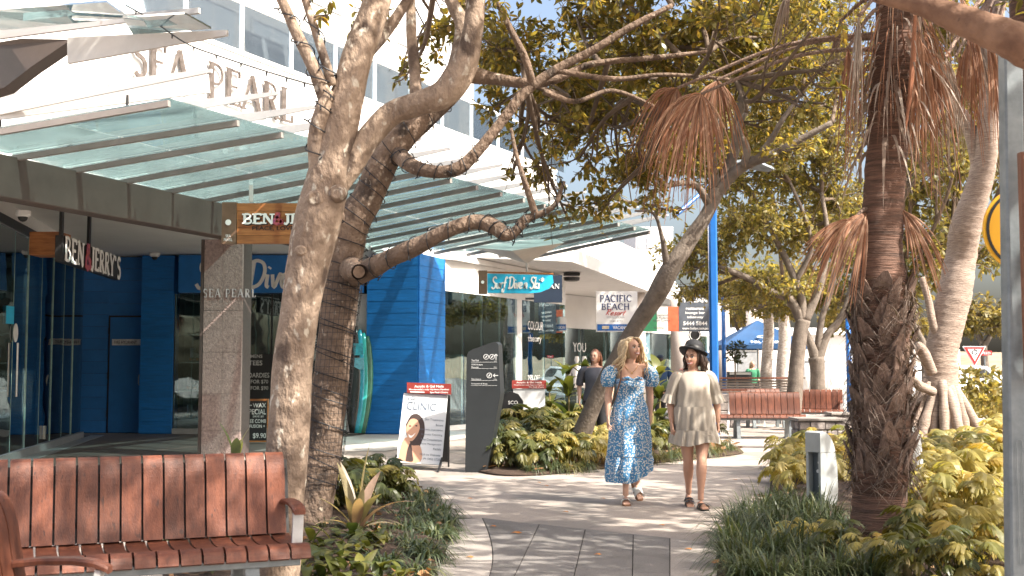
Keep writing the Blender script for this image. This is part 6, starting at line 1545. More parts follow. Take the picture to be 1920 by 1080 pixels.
# ---------------------------------------------------------------- planting
m_xg = leafmat('lobed_leaf_green', [(.035, .05, .016), (.075, .085, .022), (.13, .125, .03), (.05, .065, .018), (.21, .17, .04), (.065, .075, .022)], .3, .38)
m_xy = leafmat('lobed_leaf_yellow', [(.25, .215, .06), (.38, .325, .11), (.16, .165, .05), (.45, .385, .16), (.30, .26, .075), (.38, .26, .06)], .42, .45)
m_gr = leafmat('strap_leaf', [(.028, .05, .028), (.06, .085, .04), (.10, .12, .055), (.04, .062, .03), (.16, .165, .075)], .25, .4)
m_gry = leafmat('strap_leaf_olive', [(.06, .07, .025), (.11, .105, .035), (.17, .145, .05), (.05, .06, .02)], .3, .45)
m_broad = leafmat('broad_leaf', [(.035, .055, .018), (.07, .085, .022), (.11, .12, .03), (.16, .15, .035)], .3, .32)
m_cord = leafmat('pink_edge_leaf', [(.22, .20, .11), (.30, .22, .16), (.14, .15, .075), (.38, .25, .20)], .35, .4)
m_cordr = leafmat('red_leaf', [(.30, .10, .03), (.20, .05, .02), (.42, .18, .05)], .4, .4)
m_stem = M('pale_stem', (.22, .17, .07), .7, var=.3)
def lobed_leaf(seed):
    rnd = random.Random(seed); mb = MB(); pet = []
    for i in range(5):
        t = i / 4; pet.append(V3((.16 * t, 0, .30 * t - .05 * t * t)))
    mb.tube(pet, [.006, .005, .005, .004, .004], 5, cap=False)
    L = .19; b0 = pet[-1]; n = 6
    mid = [b0 + V3((L * t, 0, .10 * t - .22 * t * t)) for t in np.linspace(-.1, 1, n + 1)]
    for s in (-1, 1):
        wd = [.108 * (math.sin(math.pi * min(1, t * .8 + .22)) ** .7) for t in np.linspace(0, 1, n + 1)]
        sin_ = [mid[i] + V3((.02, s * (.028 + .16 * wd[i] - .006), -.004)) for i in range(n + 1)]
        for i in range(n):
            a, c = mid[i], mid[i + 1]; t = (i + .5) / n; w = (wd[i] + wd[i + 1]) / 2 * rnd.uniform(.85, 1.1)
            tip = (a + c) / 2 + V3((w * (.3 + .8 * t), s * w, -.03 - .04 * rnd.random() - .25 * w)); m1 = (sin_[i] * .42 + tip * .58) + V3((-.004, s * .012, .004)); m2 = (sin_[i + 1] * .42 + tip * .58) + V3((.008, 0, .004))
            mb.add([a, c, sin_[i + 1], m2, tip, m1, sin_[i]], [(0, 1, 2, 6) if s > 0 else (0, 6, 2, 1), (6, 2, 3, 5) if s > 0 else (6, 5, 3, 2), (5, 3, 4) if s > 0 else (5, 4, 3)])
    tip = mid[-1] + V3((.05, 0, -.06)); mb.add([mid[-1] + V3((-.01, .02, 0)), mid[-1] + V3((-.01, -.02, 0)), tip], [(0, 1, 2)])
    return mb
def with_rnd(me, v):
    a = me.attributes.new('rnd', 'FLOAT', 'POINT'); a.data.foreach_set('value', [v] * len(me.vertices)); return me
XL = {k: [with_rnd(lobed_leaf(i + 3 * k).mesh('lobed_leaf', None, False, m), i * .23) for i in range(4)] for k, m in ((0, m_xg), (1, m_xy))}
def pose(az, tilt, roll, sc, loc=(0, 0, 0)):
    return Matrix.Translation(loc) @ Matrix.Rotation(az, 4, 'Z') @ Matrix.Rotation(tilt, 4, 'Y') @ Matrix.Rotation(roll, 4, 'X') @ Matrix.Scale(sc, 4)
def xanadu(loc, label, group, kind=0, n=17, sc=1.0, stem=False):
    n = int(n * 1.75)
    t = thing('lobed_plant', label, 'plant', loc, group); BYG.setdefault(group, []).append(t)
    for k in range(n):
        f = k / n; az = k * 2.399 + random.uniform(-.3, .3)
        shared('leaf', random.choice(XL[kind]), t, pose(az, random.uniform(-.25, .1) + f * .75 - .3, random.uniform(-.45, .45), sc * random.uniform(.5, 1.08), (random.uniform(-.1, .1) * sc, random.uniform(-.1, .1) * sc, .02 + .16 * sc * (1 - f))))
    b = MB(); b.tube([V3(loc) + V3((0, 0, -.02)), V3(loc) + V3((.01, 0, .1)), V3(loc) + V3((0, .02, .22 * sc))], [.03, .028, .018], 8); part('stem', b, m_stem, t, smooth=True)
    return t
def clump(loc, label, group, n=170, L=.5, w=.009, droop=.9, mat=None, spread=.08, el=(.55, 1.45)):
    t = thing('grass_clump', label, 'grass', loc, group); BYG.setdefault(group, []).append(t)
    az = RNG.random(n) * 6.283; r = spread * np.sqrt(RNG.random(n)); p = np.stack([loc[0] + r * np.cos(az), loc[1] + r * np.sin(az), np.full(n, loc[2])], 1)
    e = el[0] + (el[1] - el[0]) * RNG.random(n)
    blades('blades', p, az + RNG.normal(0, .4, n), e, L * (.55 + .55 * RNG.random(n)), w * (.7 + .6 * RNG.random(n)), droop * (.4 + .9 * RNG.random(n)), mat or m_gr, t, nseg=5, fold=.25)
    return t
def big_leaf(L, W, bend, fold=.25, nseg=7):
    mb = MB(); rows = []
    for i in range(nseg + 1):
        t = i / nseg; w = W * (math.sin(math.pi * min(1, t * .9 + .1)) ** .8) * (1 if t < .98 else .05) * .5 + .003
        x = L * math.sin(bend * t) / max(bend, .01) if bend > .02 else 0; z = L * t - L * (1 - math.cos(bend * t)) / max(bend, .01) * .35
        x = L * (t * math.sin(bend * t) * .8); z = L * (t * math.cos(bend * t * .8))
        rows.append([V3((x - fold * w, -w, z)), V3((x, 0, z)), V3((x - fold * w, w, z))])
    mb.sheet(rows); return mb
def bladed(loc, label, group, specs, mat, nm='broad_leaf_plant', cat='plant'):
    """upright plant of large single leaves: (azimuth, length, width, bend, tilt)"""
    t = thing(nm, label, cat, loc, group)
    for k, (az, L, W, bend, tilt) in enumerate(specs):
        me = with_rnd(big_leaf(L, W, bend).mesh('leaf', None, True, mat), (k * .37) % 1)
        shared('leaf', me, t, pose(az, tilt, 0, 1, (0.02 * math.cos(az), .02 * math.sin(az), .01)))
    return t
ORD = ['first', 'second', 'third', 'fourth', 'fifth', 'sixth', 'seventh', 'eighth', 'ninth', 'tenth']
def relabel(ts, front, what, frm, place):
    """name each plant by its row (front, middle, back) and its order along that row"""
    ts = sorted(ts, key=lambda o: o.location.y); n = len(ts); k = 1 if n < 5 else 2 if n < 9 else 3 if n < 19 else 4
    names = {1: [''], 2: ['front row', 'back row'], 3: ['front row', 'middle row', 'back row'], 4: ['front row', 'second row', 'third row', 'back row']}[k]
    for r in range(k):
        row = sorted(ts[r * n // k:(r + 1) * n // k], key=lambda o: o.location.x)
        for i, o in enumerate(row): o['label'] = what + ', ' + ORD[i] + ' from ' + frm + (' in the ' + names[r] if names[r] else '') + ' of ' + place
BYG = {}
def gp(u, v): q = G(u, v); return V3((q.x, q.y, .05))
# middle bed, behind the walkers
gm = 'lobed plants in the middle bed'
lab_m = 'lobed-leaf plant in the dense shaded bed left of the woman in blue'
for (u, v, s, k) in ((922, 880, .7, 0), (950, 882, 1.0, 0), (985, 884, .95, 0), (1015, 884, 1.0, 0), (1050, 880, 1.0, 1), (1085, 880, .95, 0), (1118, 876, 1.0, 1), (935, 868, 1.15, 0), (968, 864, 1.25, 0), (1005, 864, 1.2, 0), (1040, 862, 1.25, 0), (1078, 862, 1.2, 1), (1112, 860, 1.2, 0), (1140, 862, 1.0, 1), (955, 846, 1.4, 0), (995, 846, 1.45, 0), (1035, 846, 1.35, 0), (1085, 844, 1.3, 0), (1125, 846, 1.1, 0), (975, 832, 1.7, 0), (1015, 830, 1.6, 0), (1060, 828, 1.5, 0), (1110, 830, 1.4, 0)):
    xanadu(gp(u, v), lab_m, gm, k, 19, s)
lab_m2 = 'lobed-leaf plant in the shaded bed between and behind the two women'
for (u, v, s) in ((1160, 868, .9), (1215, 858, 1.0), (1245, 852, 1.0), (1230, 838, 1.2), (1180, 838, 1.2), (1285, 842, .9), (1330, 838, .8)): xanadu(gp(u, v), lab_m2, 'lobed plants behind the women', 0, 16, s)
for k, (u, v, L) in enumerate(((1040, 888, .4), (1070, 888, .42), (1100, 884, .42), (1235, 870, .5), (1258, 866, .55), (1280, 862, .5), (1318, 858, .55), (1345, 856, .52), (1368, 850, .42), (1355, 843, .5), (1000, 890, .3))):
    clump(gp(u, v), 'arching strap-leaf clump along the front edge of the middle bed', 'strap-leaf clumps of the middle bed', 130, L, .011, 1.2, m_gry if k % 2 else m_gr)
sp = lambda n, L, W, t0=.1: [(k * 2.4 + random.uniform(-.3, .3), L * random.uniform(.7, 1.05), W * random.uniform(.8, 1.2), random.uniform(.4, 1.1), random.uniform(t0, .75)) for k in range(n)]
for (u, v, h, n, lb) in ((1065, 838, 1.28, 18, 'tall broad glossy plant left of the leaning trunk'), (1098, 838, 1.12, 15, 'broad glossy plant at the foot of the leaning trunk'), (1030, 834, .95, 14, 'lower broad glossy plant beside the shop path'), (1236, 840, 1.22, 16, 'tall broad glossy plant between the two women'), (1222, 846, .9, 12, 'low broad glossy plant behind the woman in blue'), (1122, 846, .55, 12, 'broad glossy plant just left of the woman in blue')):
    q = gp(u, v); t = bladed(q, lb, 'broad glossy plants in the middle bed', [], m_broad)
    for lev in range(3):
        for k in range(n // 3 + 1):
            me = with_rnd(big_leaf(.40 * h / (.4 + .5 * h), .12 * h / (.4 + .5 * h), random.uniform(.5, 1.2)).mesh('leaf', None, True, m_broad), random.random())
            shared('leaf', me, t, pose(k * 2.4 + lev + random.random() * .5, random.uniform(.3, .95) - lev * .12, 0, random.uniform(.8, 1.2), (0, 0, h * (.35 + .3 * lev))))
    b = MB(); b.tube([q, q + V3((.02, 0, h * .6)), q + V3((0, .02, h))], [.022, .016, .008], 6); part('stem', b, m_stem, t)
# left bed
lab_l = 'dark lobed-leaf plant at the foot of the fairy-light tree'
for (u, v, s, k) in ((600, 965, .8, 0), (650, 970, .9, 0), (700, 960, .85, 0), (560, 985, .8, 0), (745, 955, .75, 0), (625, 935, .9, 0), (670, 935, .9, 0), (720, 930, .8, 0), (585, 945, .85, 0)): xanadu(gp(u, v), lab_l, 'lobed plants in the left bed', k, 17, s)
for k, (u, v, L, mt) in enumerate(((770, 950, .34, 0), (800, 958, .34, 0), (825, 972, .32, 0), (835, 995, .3, 0), (800, 985, .36, 0), (770, 975, .36, 0), (745, 985, .36, 0), (815, 1020, .34, 1), (780, 1050, .42, 1), (745, 1040, .40, 1), (720, 1075, .38, 1), (775, 1090, .36, 0), (700, 1010, .34, 0), (650, 1020, .34, 0), (610, 1010, .34, 0), (800, 940, .3, 0), (755, 925, .3, 0), (790, 1005, .36, 0), (825, 1010, .3, 0), (760, 1010, .36, 1), (800, 1060, .38, 0), (680, 985, .34, 0), (735, 960, .34, 0), (775, 965, .36, 0), (815, 985, .3, 0))):
    clump(gp(u, v), 'green strap-leaf clump along the path edge of the left bed', 'strap-leaf clumps of the left bed', 120, L * 1.15, .015 if mt == 0 else .02, 1.3, m_gr, .09, (.35, 1.35))
bladed(gp(668, 1015), 'pink-edged upright cordyline among the grasses of the left bed', None, [(0.2, .72, .10, .12, .02), (2.6, .58, .10, .25, .12), (1.2, .6, .085, .5, .3), (-.4, .58, .085, .8, .45), (2.2, .6, .085, .3, .2), (-1, .55, .08, .6, .4), (4.9, .5, .085, .6, .4), (3.4, .42, .075, .55, .35), (5.2, .40, .08, .3, .1), (4.2, .34, .08, .3, .15), (.3, .42, .06, 1.1, .75), (2.9, .44, .06, 1.1, .75), (5.9, .42, .06, 1.0, .6), (1.9, .38, .06, .8, .5), (3.9, .4, .06, .9, .6), (4.8, .3, .08, .2, .05)], m_cord, 'cordyline')
bladed(gp(655, 945), 'second pink-edged cordyline with folded leaves behind the first', None, [(0.5, .42, .06, .2, .05), (2.8, .36, .06, .5, .3), (1.2, .34, .06, .6, .4), (4.4, .34, .07, .4, .2), (5.5, .4, .06, .7, .4)], m_cord, 'cordyline')
bladed(V3((-4.05, 17.3, .02)), 'broad-leaf canna by the foot of the stone column', None, [(3.3, .62, .15, .3, .15), (.2, .5, .15, .3, .12), (5.0, .45, .14, .5, .3), (1.5, .4, .14, .6, .3)], m_broad, 'canna_plant')
for (u, v) in ((580, 1055), (620, 1075), (660, 1060), (700, 1045), (540, 1040), (600, 1110), (660, 1110), (720, 1110), (560, 1090), (500, 1060), (440, 1080), (380, 1090), (640, 1040), (430, 1030), (330, 1070), (480, 1010)):
    q = gp(u, v); t = bladed(q, 'low glossy groundcover plant under and beside the front bench', 'glossy groundcover of the left bed', [], m_broad, 'groundcover_plant'); BYG.setdefault('gc', []).append(t)
    for k in range(16):
        me = random.choice(GC) if 'GC' in globals() else None
        if me is None:
            GC = [with_rnd(big_leaf(.15, .06, random.uniform(.6, 1.4)).mesh('leaf', None, True, m_broad), i * .21) for i in range(5)]; me = GC[0]
        shared('leaf', me, t, pose(k * 2.4, random.uniform(.2, 1.1), 0, random.uniform(.7, 1.3), (random.uniform(-.1, .1), random.uniform(-.1, .1), random.uniform(.02, .1))))
# right bed
lab_r = 'sunlit yellow-green lobed plant in the bed right of the palm'
for (u, v, s) in ((1745, 1000, 1.0), (1800, 1010, 1.05), (1850, 1000, 1.0), (1730, 960, 1.0), (1780, 955, 1.1), (1830, 955, 1.1), (1875, 950, 1.1), (1750, 925, 1.05), (1800, 922, 1.1), (1850, 920, 1.15), (1725, 900, .95), (1770, 895, 1.0), (1820, 892, 1.0), (1868, 890, 1.15), (1745, 876, .9), (1795, 872, .9), (1845, 872, 1.0), (1760, 860, .8), (1820, 858, .8), (1880, 862, 1.2), (1715, 868, .8), (1905, 905, 1.2), (1860, 850, .9), (1895, 845, 1.2)):
    xanadu(gp(u, v), lab_r, 'yellow lobed plants right of the palm', 1, 19, s)
lab_r2 = 'sunlit yellow-green lobed plant around the bollard left of the palm'
for (u, v, s) in ((1480, 930, .85), (1515, 915, 1.0), (1470, 905, .9), (1500, 890, 1.0), (1560, 915, .95), (1590, 905, .9), (1540, 890, 1.05), (1580, 880, 1.05), (1615, 890, 1.0), (1480, 878, .95), (1530, 868, 1.0)): xanadu(gp(u, v), lab_r2, 'yellow lobed plants by the bollard', 1, 17, s)
lab_r3 = 'mixed green lobed plant at the foot of the palm in the foreground'
for (u, v, s, k) in ((1700, 1060, .75, 0), (1760, 1060, .8, 1), (1815, 1070, .8, 1), (1590, 1070, .62, 0), (1640, 1085, .6, 1), (1540, 1050, .5, 1), (1860, 1060, .8, 1), (1480, 1040, .45, 1), (1700, 1110, .7, 0), (1780, 1120, .7, 0), (1840, 1120, .7, 1)): xanadu(gp(u, v), lab_r3, 'lobed plants at the foot of the palm', k, 13, s)
for k, (u, v, L) in enumerate(((1385, 1000, .42), (1410, 985, .44), (1440, 975, .46), (1470, 965, .44), (1500, 975, .45), (1375, 1030, .42), (1405, 1025, .46), (1440, 1015, .48), (1475, 1010, .48), (1515, 1005, .46), (1555, 1000, .42), (1380, 1065, .42), (1415, 1065, .44), (1455, 1060, .46), (1495, 1055, .46), (1540, 1050, .44), (1585, 1045, .4), (1395, 1100, .4), (1450, 1105, .42), (1510, 1100, .42), (1570, 1095, .4), (1600, 1015, .36), (1630, 1100, .4), (1540, 975, .4))):
    clump(gp(u, v), 'dark green arching grass clump at the path edge left of the palm', 'grass clumps left of the palm', 165, L * 1.3, .0125, .9, m_gr, .10)
for (u, v) in ((1455, 880), (1465, 858), (1600, 870)): clump(gp(u, v), 'olive strap clump at the back of the bed by the bollard', 'olive clumps by the bollard', 110, .4, .011, 1.0, m_gry)
bladed(gp(1838, 838), 'rust-red broad-leaf plant beyond the yellow bed', None, [(k * 1.1, .5, .2, .5, .35 + .1 * (k % 3)) for k in range(9)], m_cordr, 'red_leaf_plant')
q = G(1822, 830); sbx = thing('shrub', 'rounded green shrub under the triangular road sign', 'shrub', q)
b = MB(); b.tube([q, q + Z * .6], [.04, .02], 6); part('stem', b, m_twig, sbx)
crown(sbx, [(np.array(q + Z * 1.0), .95, .8, .55), (np.array(q + V3((.9, .3, .8))), .7, .7, .45)], 90, .14, lf_mid, 9, None, .3)
q = G(1880, 800); sby = thing('shrub', 'low yellow-green shrub mass at the right behind the grey post', 'shrub', q)
b = MB(); b.tube([q, q + Z * .4], [.04, .02], 6); part('stem', b, m_twig, sby)
crown(sby, [(np.array(q + Z * .5), 1.6, 1.4, .5)], 70, .16, m_xy, 9, None, .3)
lg = MB(); a_, c_ = P(1805, 800, 19.5), P(1838, 801, 19.7); lg.tube([a_, c_], [.14, .15], 14); solo('stone_log', lg, M('pale_log', (.5, .44, .38), .85, col2=(.3, .26, .22), scale=6, stretch=(1, 1, 4)), 'short pale log lying right of the stilt roots', 'log', smooth=True)
# leaf litter
def litter(name, poly, n, sc, mat, band=None):
    pts = []
    a = np.array([(p.x, p.y) for p in poly]); mn, mx = a.min(0), a.max(0)
    while len(pts) < n:
        p = mn + (mx - mn) * RNG.random(2)
        if inside(p, poly): pts.append((p[0], p[1], .075 + .03 * random.random()))
    d = unit(np.stack([RNG.normal(0, 1, n), RNG.normal(0, 1, n), RNG.normal(0, .25, n)], 1)); X, Y, Zv = frames(d, None, .5)
    field(name, OVAL_V, OVAL_F, pts, X, Y, Zv, sc * (.5 + .8 * RNG.random(n)), mat, None, 'stuff')
m_lit = leafmat('dry_leaf', [(.22, .10, .04), (.32, .17, .07), (.12, .06, .03), (.38, .24, .12)], .1, .8)
litter('leaf_litter', bed_mid, 1500, .11, m_lit); litter('leaf_litter', bed_left, 500, .08, m_lit); litter('leaf_litter', bed_right, 1100, .08, m_lit)
for k, (u, v, lb) in enumerate(((924, 987, 'fallen orange leaf on the dark slab joint'), (967, 1000, 'larger curled orange leaf on the dark paving'), (1024, 911, 'tiny orange leaf on the sunny concrete'), (1326, 951, 'small orange leaf by the black sandals'), (1378, 900, 'brown leaf on the concrete near the grass clump'), (880, 935, 'brown leaf on the path right of the left bed'), (1130, 935, 'small orange leaf left of the white sandals'), (1240, 985, 'leaf lying between the two women and the slabs'), (1060, 960, 'leaf on the concrete just beyond the slabs'), (1290, 1030, 'brown leaf on the pale slabs at right'), (880, 1045, 'leaf on the pale curved slab strip'), (1120, 1040, 'tiny leaf on the central dark slab'), (1010, 905, 'leaf below the middle bed edge'), (1420, 862, 'leaf on the path beyond the bollard bed'))):
    q = G(u, v, .016); b = MB(); s = .045 if k == 1 else .028
    b.add([q + V3((-s, 0, 0)), q + V3((-s * .2, -s * .7, s * .25)), q + V3((-s * .2, s * .6, s * .3)), q + V3((s * .6, -s * .4, s * .05)), q + V3((s * .6, s * .5, s * .3)), q + V3((s * 1.2, 0, s * .1))], [(0, 1, 2), (1, 3, 4, 2), (3, 5, 4)])
    solo('fallen_leaf', b, M('fallen_leaf', (.42, .16, .03), .7, var=.3, scale=30), lb, 'leaf', 'fallen leaves on the paving')

for g, a in (('lobed plants in the middle bed', ('lobed-leaf plant', 'the monolith', 'the middle bed')), ('lobed plants behind the women', ('lobed plant', 'the left', 'greenery behind the women')),
             ('strap-leaf clumps of the middle bed', ('arching strap clump', 'the left', 'the middle bed')), ('lobed plants in the left bed', ('dark lobed plant', 'the left', 'the left bed')),
             ('strap-leaf clumps of the left bed', ('green strap clump', 'the left', 'the left bed')), ('gc', ('glossy groundcover', 'the left', 'the bench patch')),
             ('yellow lobed plants right of the palm', ('yellow lobed plant', 'the palm', 'the right bed')), ('yellow lobed plants by the bollard', ('yellow lobed plant', 'the path', 'the bollard bed')),
             ('lobed plants at the foot of the palm', ('mixed lobed plant', 'the left', 'the palm foot')), ('grass clumps left of the palm', ('dark grass clump', 'the path', 'the foreground right bed')),
             ('olive clumps by the bollard', ('olive strap clump', 'the left', 'those behind the bollard'))):
    relabel(BYG[g], 0, *a)
# ---------------------------------------------------------------- people
m_skin = M('skin', (.60, .36, .26), .5, var=.06, scale=12)
m_skin2 = M('skin_tan', (.52, .295, .205), .5, var=.06, scale=12)
m_blond = M('blonde_hair', (.66, .52, .34), .45, col2=(.38, .27, .155), scale=14, stretch=(3, 3, .5))
m_brunet = M('dark_hair', (.045, .024, .016), .4, var=.4, scale=14, stretch=(3, 3, .5))
m_sole = M('cork_sole', (.24, .12, .06), .8)
m_lip = M('lips', (.42, .16, .135), .4)
m_iris = M('iris', (.03, .025, .02), .2)
def floral():
    m, nt, b = nodes_of('floral_cloth'); n, l = nt.nodes, nt.links
    tc = n.new('ShaderNodeTexCoord'); nz = n.new('ShaderNodeTexNoise'); nz.inputs['Scale'].default_value = 60
    l.new(tc.outputs['Object'], nz.inputs['Vector'])
    mxv = n.new('ShaderNodeMix'); mxv.data_type = 'VECTOR'; mxv.inputs['Factor'].default_value = .012
    l.new(tc.outputs['Object'], mxv.inputs['A']); l.new(nz.outputs['Color'], mxv.inputs['B'])
    vo = n.new('ShaderNodeTexVoronoi'); vo.inputs['Scale'].default_value = 56; l.new(mxv.outputs['Result'], vo.inputs['Vector'])
    cr = n.new('ShaderNodeValToRGB'); e = cr.color_ramp.elements; e[0].position = .36; e[0].color = (.74, .76, .74, 1); e[1].position = .46; e[1].color = (.06, .235, .46, 1)
    k = e.new(.14); k.color = (.62, .55, .38, 1); k2 = e.new(.2); k2.color = (.74, .76, .74, 1)
    l.new(vo.outputs['Distance'], cr.inputs[0]); l.new(cr.outputs[0], b.inputs['Base Color']); b.inputs['Roughness'].default_value = .8
    b.inputs['Sheen Weight'].default_value = .2; return m
m_floral = floral()
m_linen = M('beige_linen', (.43, .385, .33), .85, var=.12, scale=5, bump=.2, bscale=120)
m_hat = M('black_felt', (.022, .023, .028), .8, var=.1)
def head_rings(c, rot, s=1.0):
    """a head: skull, cheeks, jaw, chin, brow, nose; facing -y before rot"""
    n, m = 36, 30; rs = []
    for i in range(m + 1):
        a = -math.pi / 2 + math.pi * i / m; zz = math.sin(a); q = max(math.cos(a), .03); row = []
        for j in range(n):
            t = 2 * math.pi * j / n; x = math.sin(t) * q; y = -math.cos(t) * q
            jaw = max(0, -zz)
            X = .071 * x * (1 - .30 * jaw ** 1.6); Y = .090 * y * (1 - .12 * jaw); Zc = .113 * zz
            if y < 0: Y *= 1 - .08 * jaw * 0; Y -= .012 * jaw * (-y) * (1 - abs(x))
            if y > 0: Y *= 1 - .35 * jaw; Zc *= 1
            f = max(0, -y)
            g = lambda x0, z0, sx, sz: math.exp(-((x - x0) / sx) ** 2 - ((zz - z0) / sz) ** 2) * (f > .2)
            Y -= .022 * g(0, -.17, .12, .10) + .013 * g(0, .0, .09, .16)          # nose
            Y -= .007 * g(0, -.50, .25, .07) + .010 * g(0, -.82, .25, .14)        # lips, chin
            Y += .010 * (g(.36, .08, .2, .1) + g(-.36, .08, .2, .1))              # eye sockets
            Y -= .005 * (g(.4, .24, .3, .07) + g(-.4, .24, .3, .07))              # brow
            Y -= .006 * (g(.45, -.22, .25, .2) + g(-.45, -.22, .25, .2))          # cheeks
            row.append(V3((X, Y, Zc)) * s)
        rs.append(row)
    return [[c + rot @ p for p in r] for r in rs]
def hand(mb, wrist, d, palm_n, side, s=1.0, curl=.35):
    """palm, four bent fingers of different lengths and a thumb leaving the side of the palm"""
    d = V3(d).normalized(); pn = V3(palm_n); pn = (pn - d * pn.dot(d)).normalized(); sd = d.cross(pn) * side
    w = V3(wrist)
    mb.tube([w - d * .02, w + d * .02 * s, w + d * .06 * s, w + d * .092 * s], [(.021, .017), (.027, .016), (.037, .014), (.036, .012)], 10) if False else None
    secs = [(-.03, .020, .016), (.01, .024, .016), (.045, .036, .0145), (.085, .038, .012), (.094, .034, .010)]
    mb.rings([[w + d * (t * s) + sd * (a_ * s * math.cos(k)) + pn * (b_ * s * math.sin(k)) for k in np.linspace(0, 6.2832, 13)[:-1]] for t, a_, b_ in secs])
    for k, (o, L) in enumerate(((-.0315, .068), (-.0105, .079), (.0105, .073), (.0315, .056))):
        p = w + (d * .08 + sd * o) * s; pts = [p]; ang = 0; dirv = d + sd * (o * 1.6)
        for j, f in enumerate((.45, .32, .26)):
            ang += curl * (.6 + .5 * j) + .05 * k; dd = (dirv * math.cos(ang) + pn * math.sin(ang)).normalized(); pts.append(pts[-1] + dd * L * f * s)
        mb.tube(pts, [.0085 * s, .008 * s, .0072 * s, .0058 * s], 8)
    p = w + (d * .028 - sd * .026) * s; q = p + (d * .035 - sd * .024 + pn * .012) * s; r = q + (d * .030 - sd * .006 + pn * .012) * s
    mb.tube([p - d * .01, p, q, r], [.010 * s, .0115 * s, .0095 * s, .007 * s], 8)
def foot(mb, ankle, ang_z, pitch, s=1.0):
    """foot from the ankle; toes point -y before ang_z; pitch>0 raises the heel"""
    rot = Matrix.Rotation(ang_z, 3, 'Z') @ Matrix.Rotation(pitch, 3, 'X')
    f = lambda x, y, z: V3(ankle) + rot @ (V3((x, y, z)) * s)
    secs = [(.052, -.052, .022, .020), (.03, -.045, .030, .034), (-.02, -.042, .031, .036), (-.075, -.055, .037, .024), (-.125, -.064, .043, .017), (-.155, -.068, .040, .012)]
    mb.rings([[f(a_ * math.cos(k), y, z + b_ * math.sin(k)) for k in np.linspace(0, 6.2832, 13)[:-1]] for y, z, a_, b_ in secs])
    for k, (x, L, r) in enumerate(((-.028, .036, .011), (-.010, .034, .008), (.006, .030, .008), (.020, .026, .0075), (.033, .020, .007))):
        mb.tube([f(x, -.145, -.066), f(x, -.155 - L * .6, -.066), f(x, -.158 - L, -.072)], [r, r, r * .75], 7)
    return f
def remeshed(mb, name, vox, mat, smooth_it=5):
    me = mb.mesh(name, None, True, mat); o = bpy.data.objects.new('tmp', me); COL.objects.link(o)
    r = o.modifiers.new('r', 'REMESH'); r.mode = 'VOXEL'; r.voxel_size = vox; r.use_smooth_shade = True
    sm = o.modifiers.new('s', 'SMOOTH'); sm.iterations = smooth_it; sm.factor = .5
    dg = bpy.context.evaluated_depsgraph_get(); out = bpy.data.meshes.new_from_object(o.evaluated_get(dg)); out.name = name
    bpy.data.objects.remove(o); out.materials.clear(); out.materials.append(mat)
    out.polygons.foreach_set('use_smooth', [True] * len(out.polygons)); return out
def ell_ring(c, rx, ry, n=20, tilt=None):
    r = [V3((rx * math.cos(a), ry * math.sin(a), 0)) for a in np.linspace(0, 2 * math.pi, n + 1)[:-1]]
    return [V3(c) + (tilt @ p if tilt else p) for p in r]
def lp3(a, b, t): return V3(a).lerp(V3(b), t)
def limb_tube(mb, pts, rad, n=14): 
    q = cat_rom([(*p, r) for p, r in zip(pts, rad)], 5); mb.tube([V3(a[:3]) for a in q], [a[3] for a in q], n)
def body(sp):
    """one continuous figure from its joints"""
    mb = MB(); k = sp['k']
    mb.rings([ell_ring((sp.get('cx', 0) * f, cy, z * k), rx * sp.get('w', 1), ry, 24) for z, rx, ry, cy, f in
              ((.80, .10, .085, 0, .2), (.86, .155, .105, .01, .3), (.92, .165, .11, .012, .4), (1.0, .135, .092, 0, .6), (1.06, .118, .082, -.005, .7), (1.13, .126, .088, -.005, .8), (1.22, .138, .105, -.012, 1), (1.30, .150, .095, 0, 1), (1.37, .165, .075, .008, 1), (1.405, .12, .06, .012, 1), (1.425, .06, .05, .01, 1))])
    if sp.get('bust'):
        for s in (-1, 1): mb.ball((s * .066, -.075, 1.235 * k), .058, 14, 10)
    hc = V3(sp['head']); mb.tube([V3((0, .012, 1.38 * k)), V3((0, .008, 1.43 * k)), hc + V3((0, .02, -.07))], [.062, .052, .050], 16)
    mb.rings(head_rings(hc, sp['hrot'], sp.get('hs', 1)))
    for s in (-1, 1):
        e = hc + sp['hrot'] @ V3((s * .072, .008, -.002)); mb.ball(e, .02, 10, 8, (.5, .8, 1.4))
    for s, arm in ((-1, sp['armL']), (1, sp['armR'])):
        sh, el, wr = arm['j']; limb_tube(mb, [V3((s * .10, .005, 1.36 * k)), V3(sh), lp3(sh, el, .5), V3(el), lp3(el, wr, .35), V3(wr)], [.055, .050, .043, .037, .037, .023])
        hand(mb, wr, arm.get('d', V3(wr) - V3(el)), arm.get('pn', (-s, .2, 0)), arm.get('side', s), sp.get('hand', 1), arm.get('curl', .35))
    out = []
    for s, leg in ((-1, sp['legL']), (1, sp['legR'])):
        hip, kn, an = leg['j']; limb_tube(mb, [V3(hip), lp3(hip, kn, .4), lp3(hip, kn, .85), V3(kn), lp3(kn, an, .28), lp3(kn, an, .7), V3(an)], [.088, .076, .054, .050, .052, .034, .029])
        out.append(foot(mb, an, leg.get('az', 0), leg.get('pitch', 0), .95))
    return mb, out
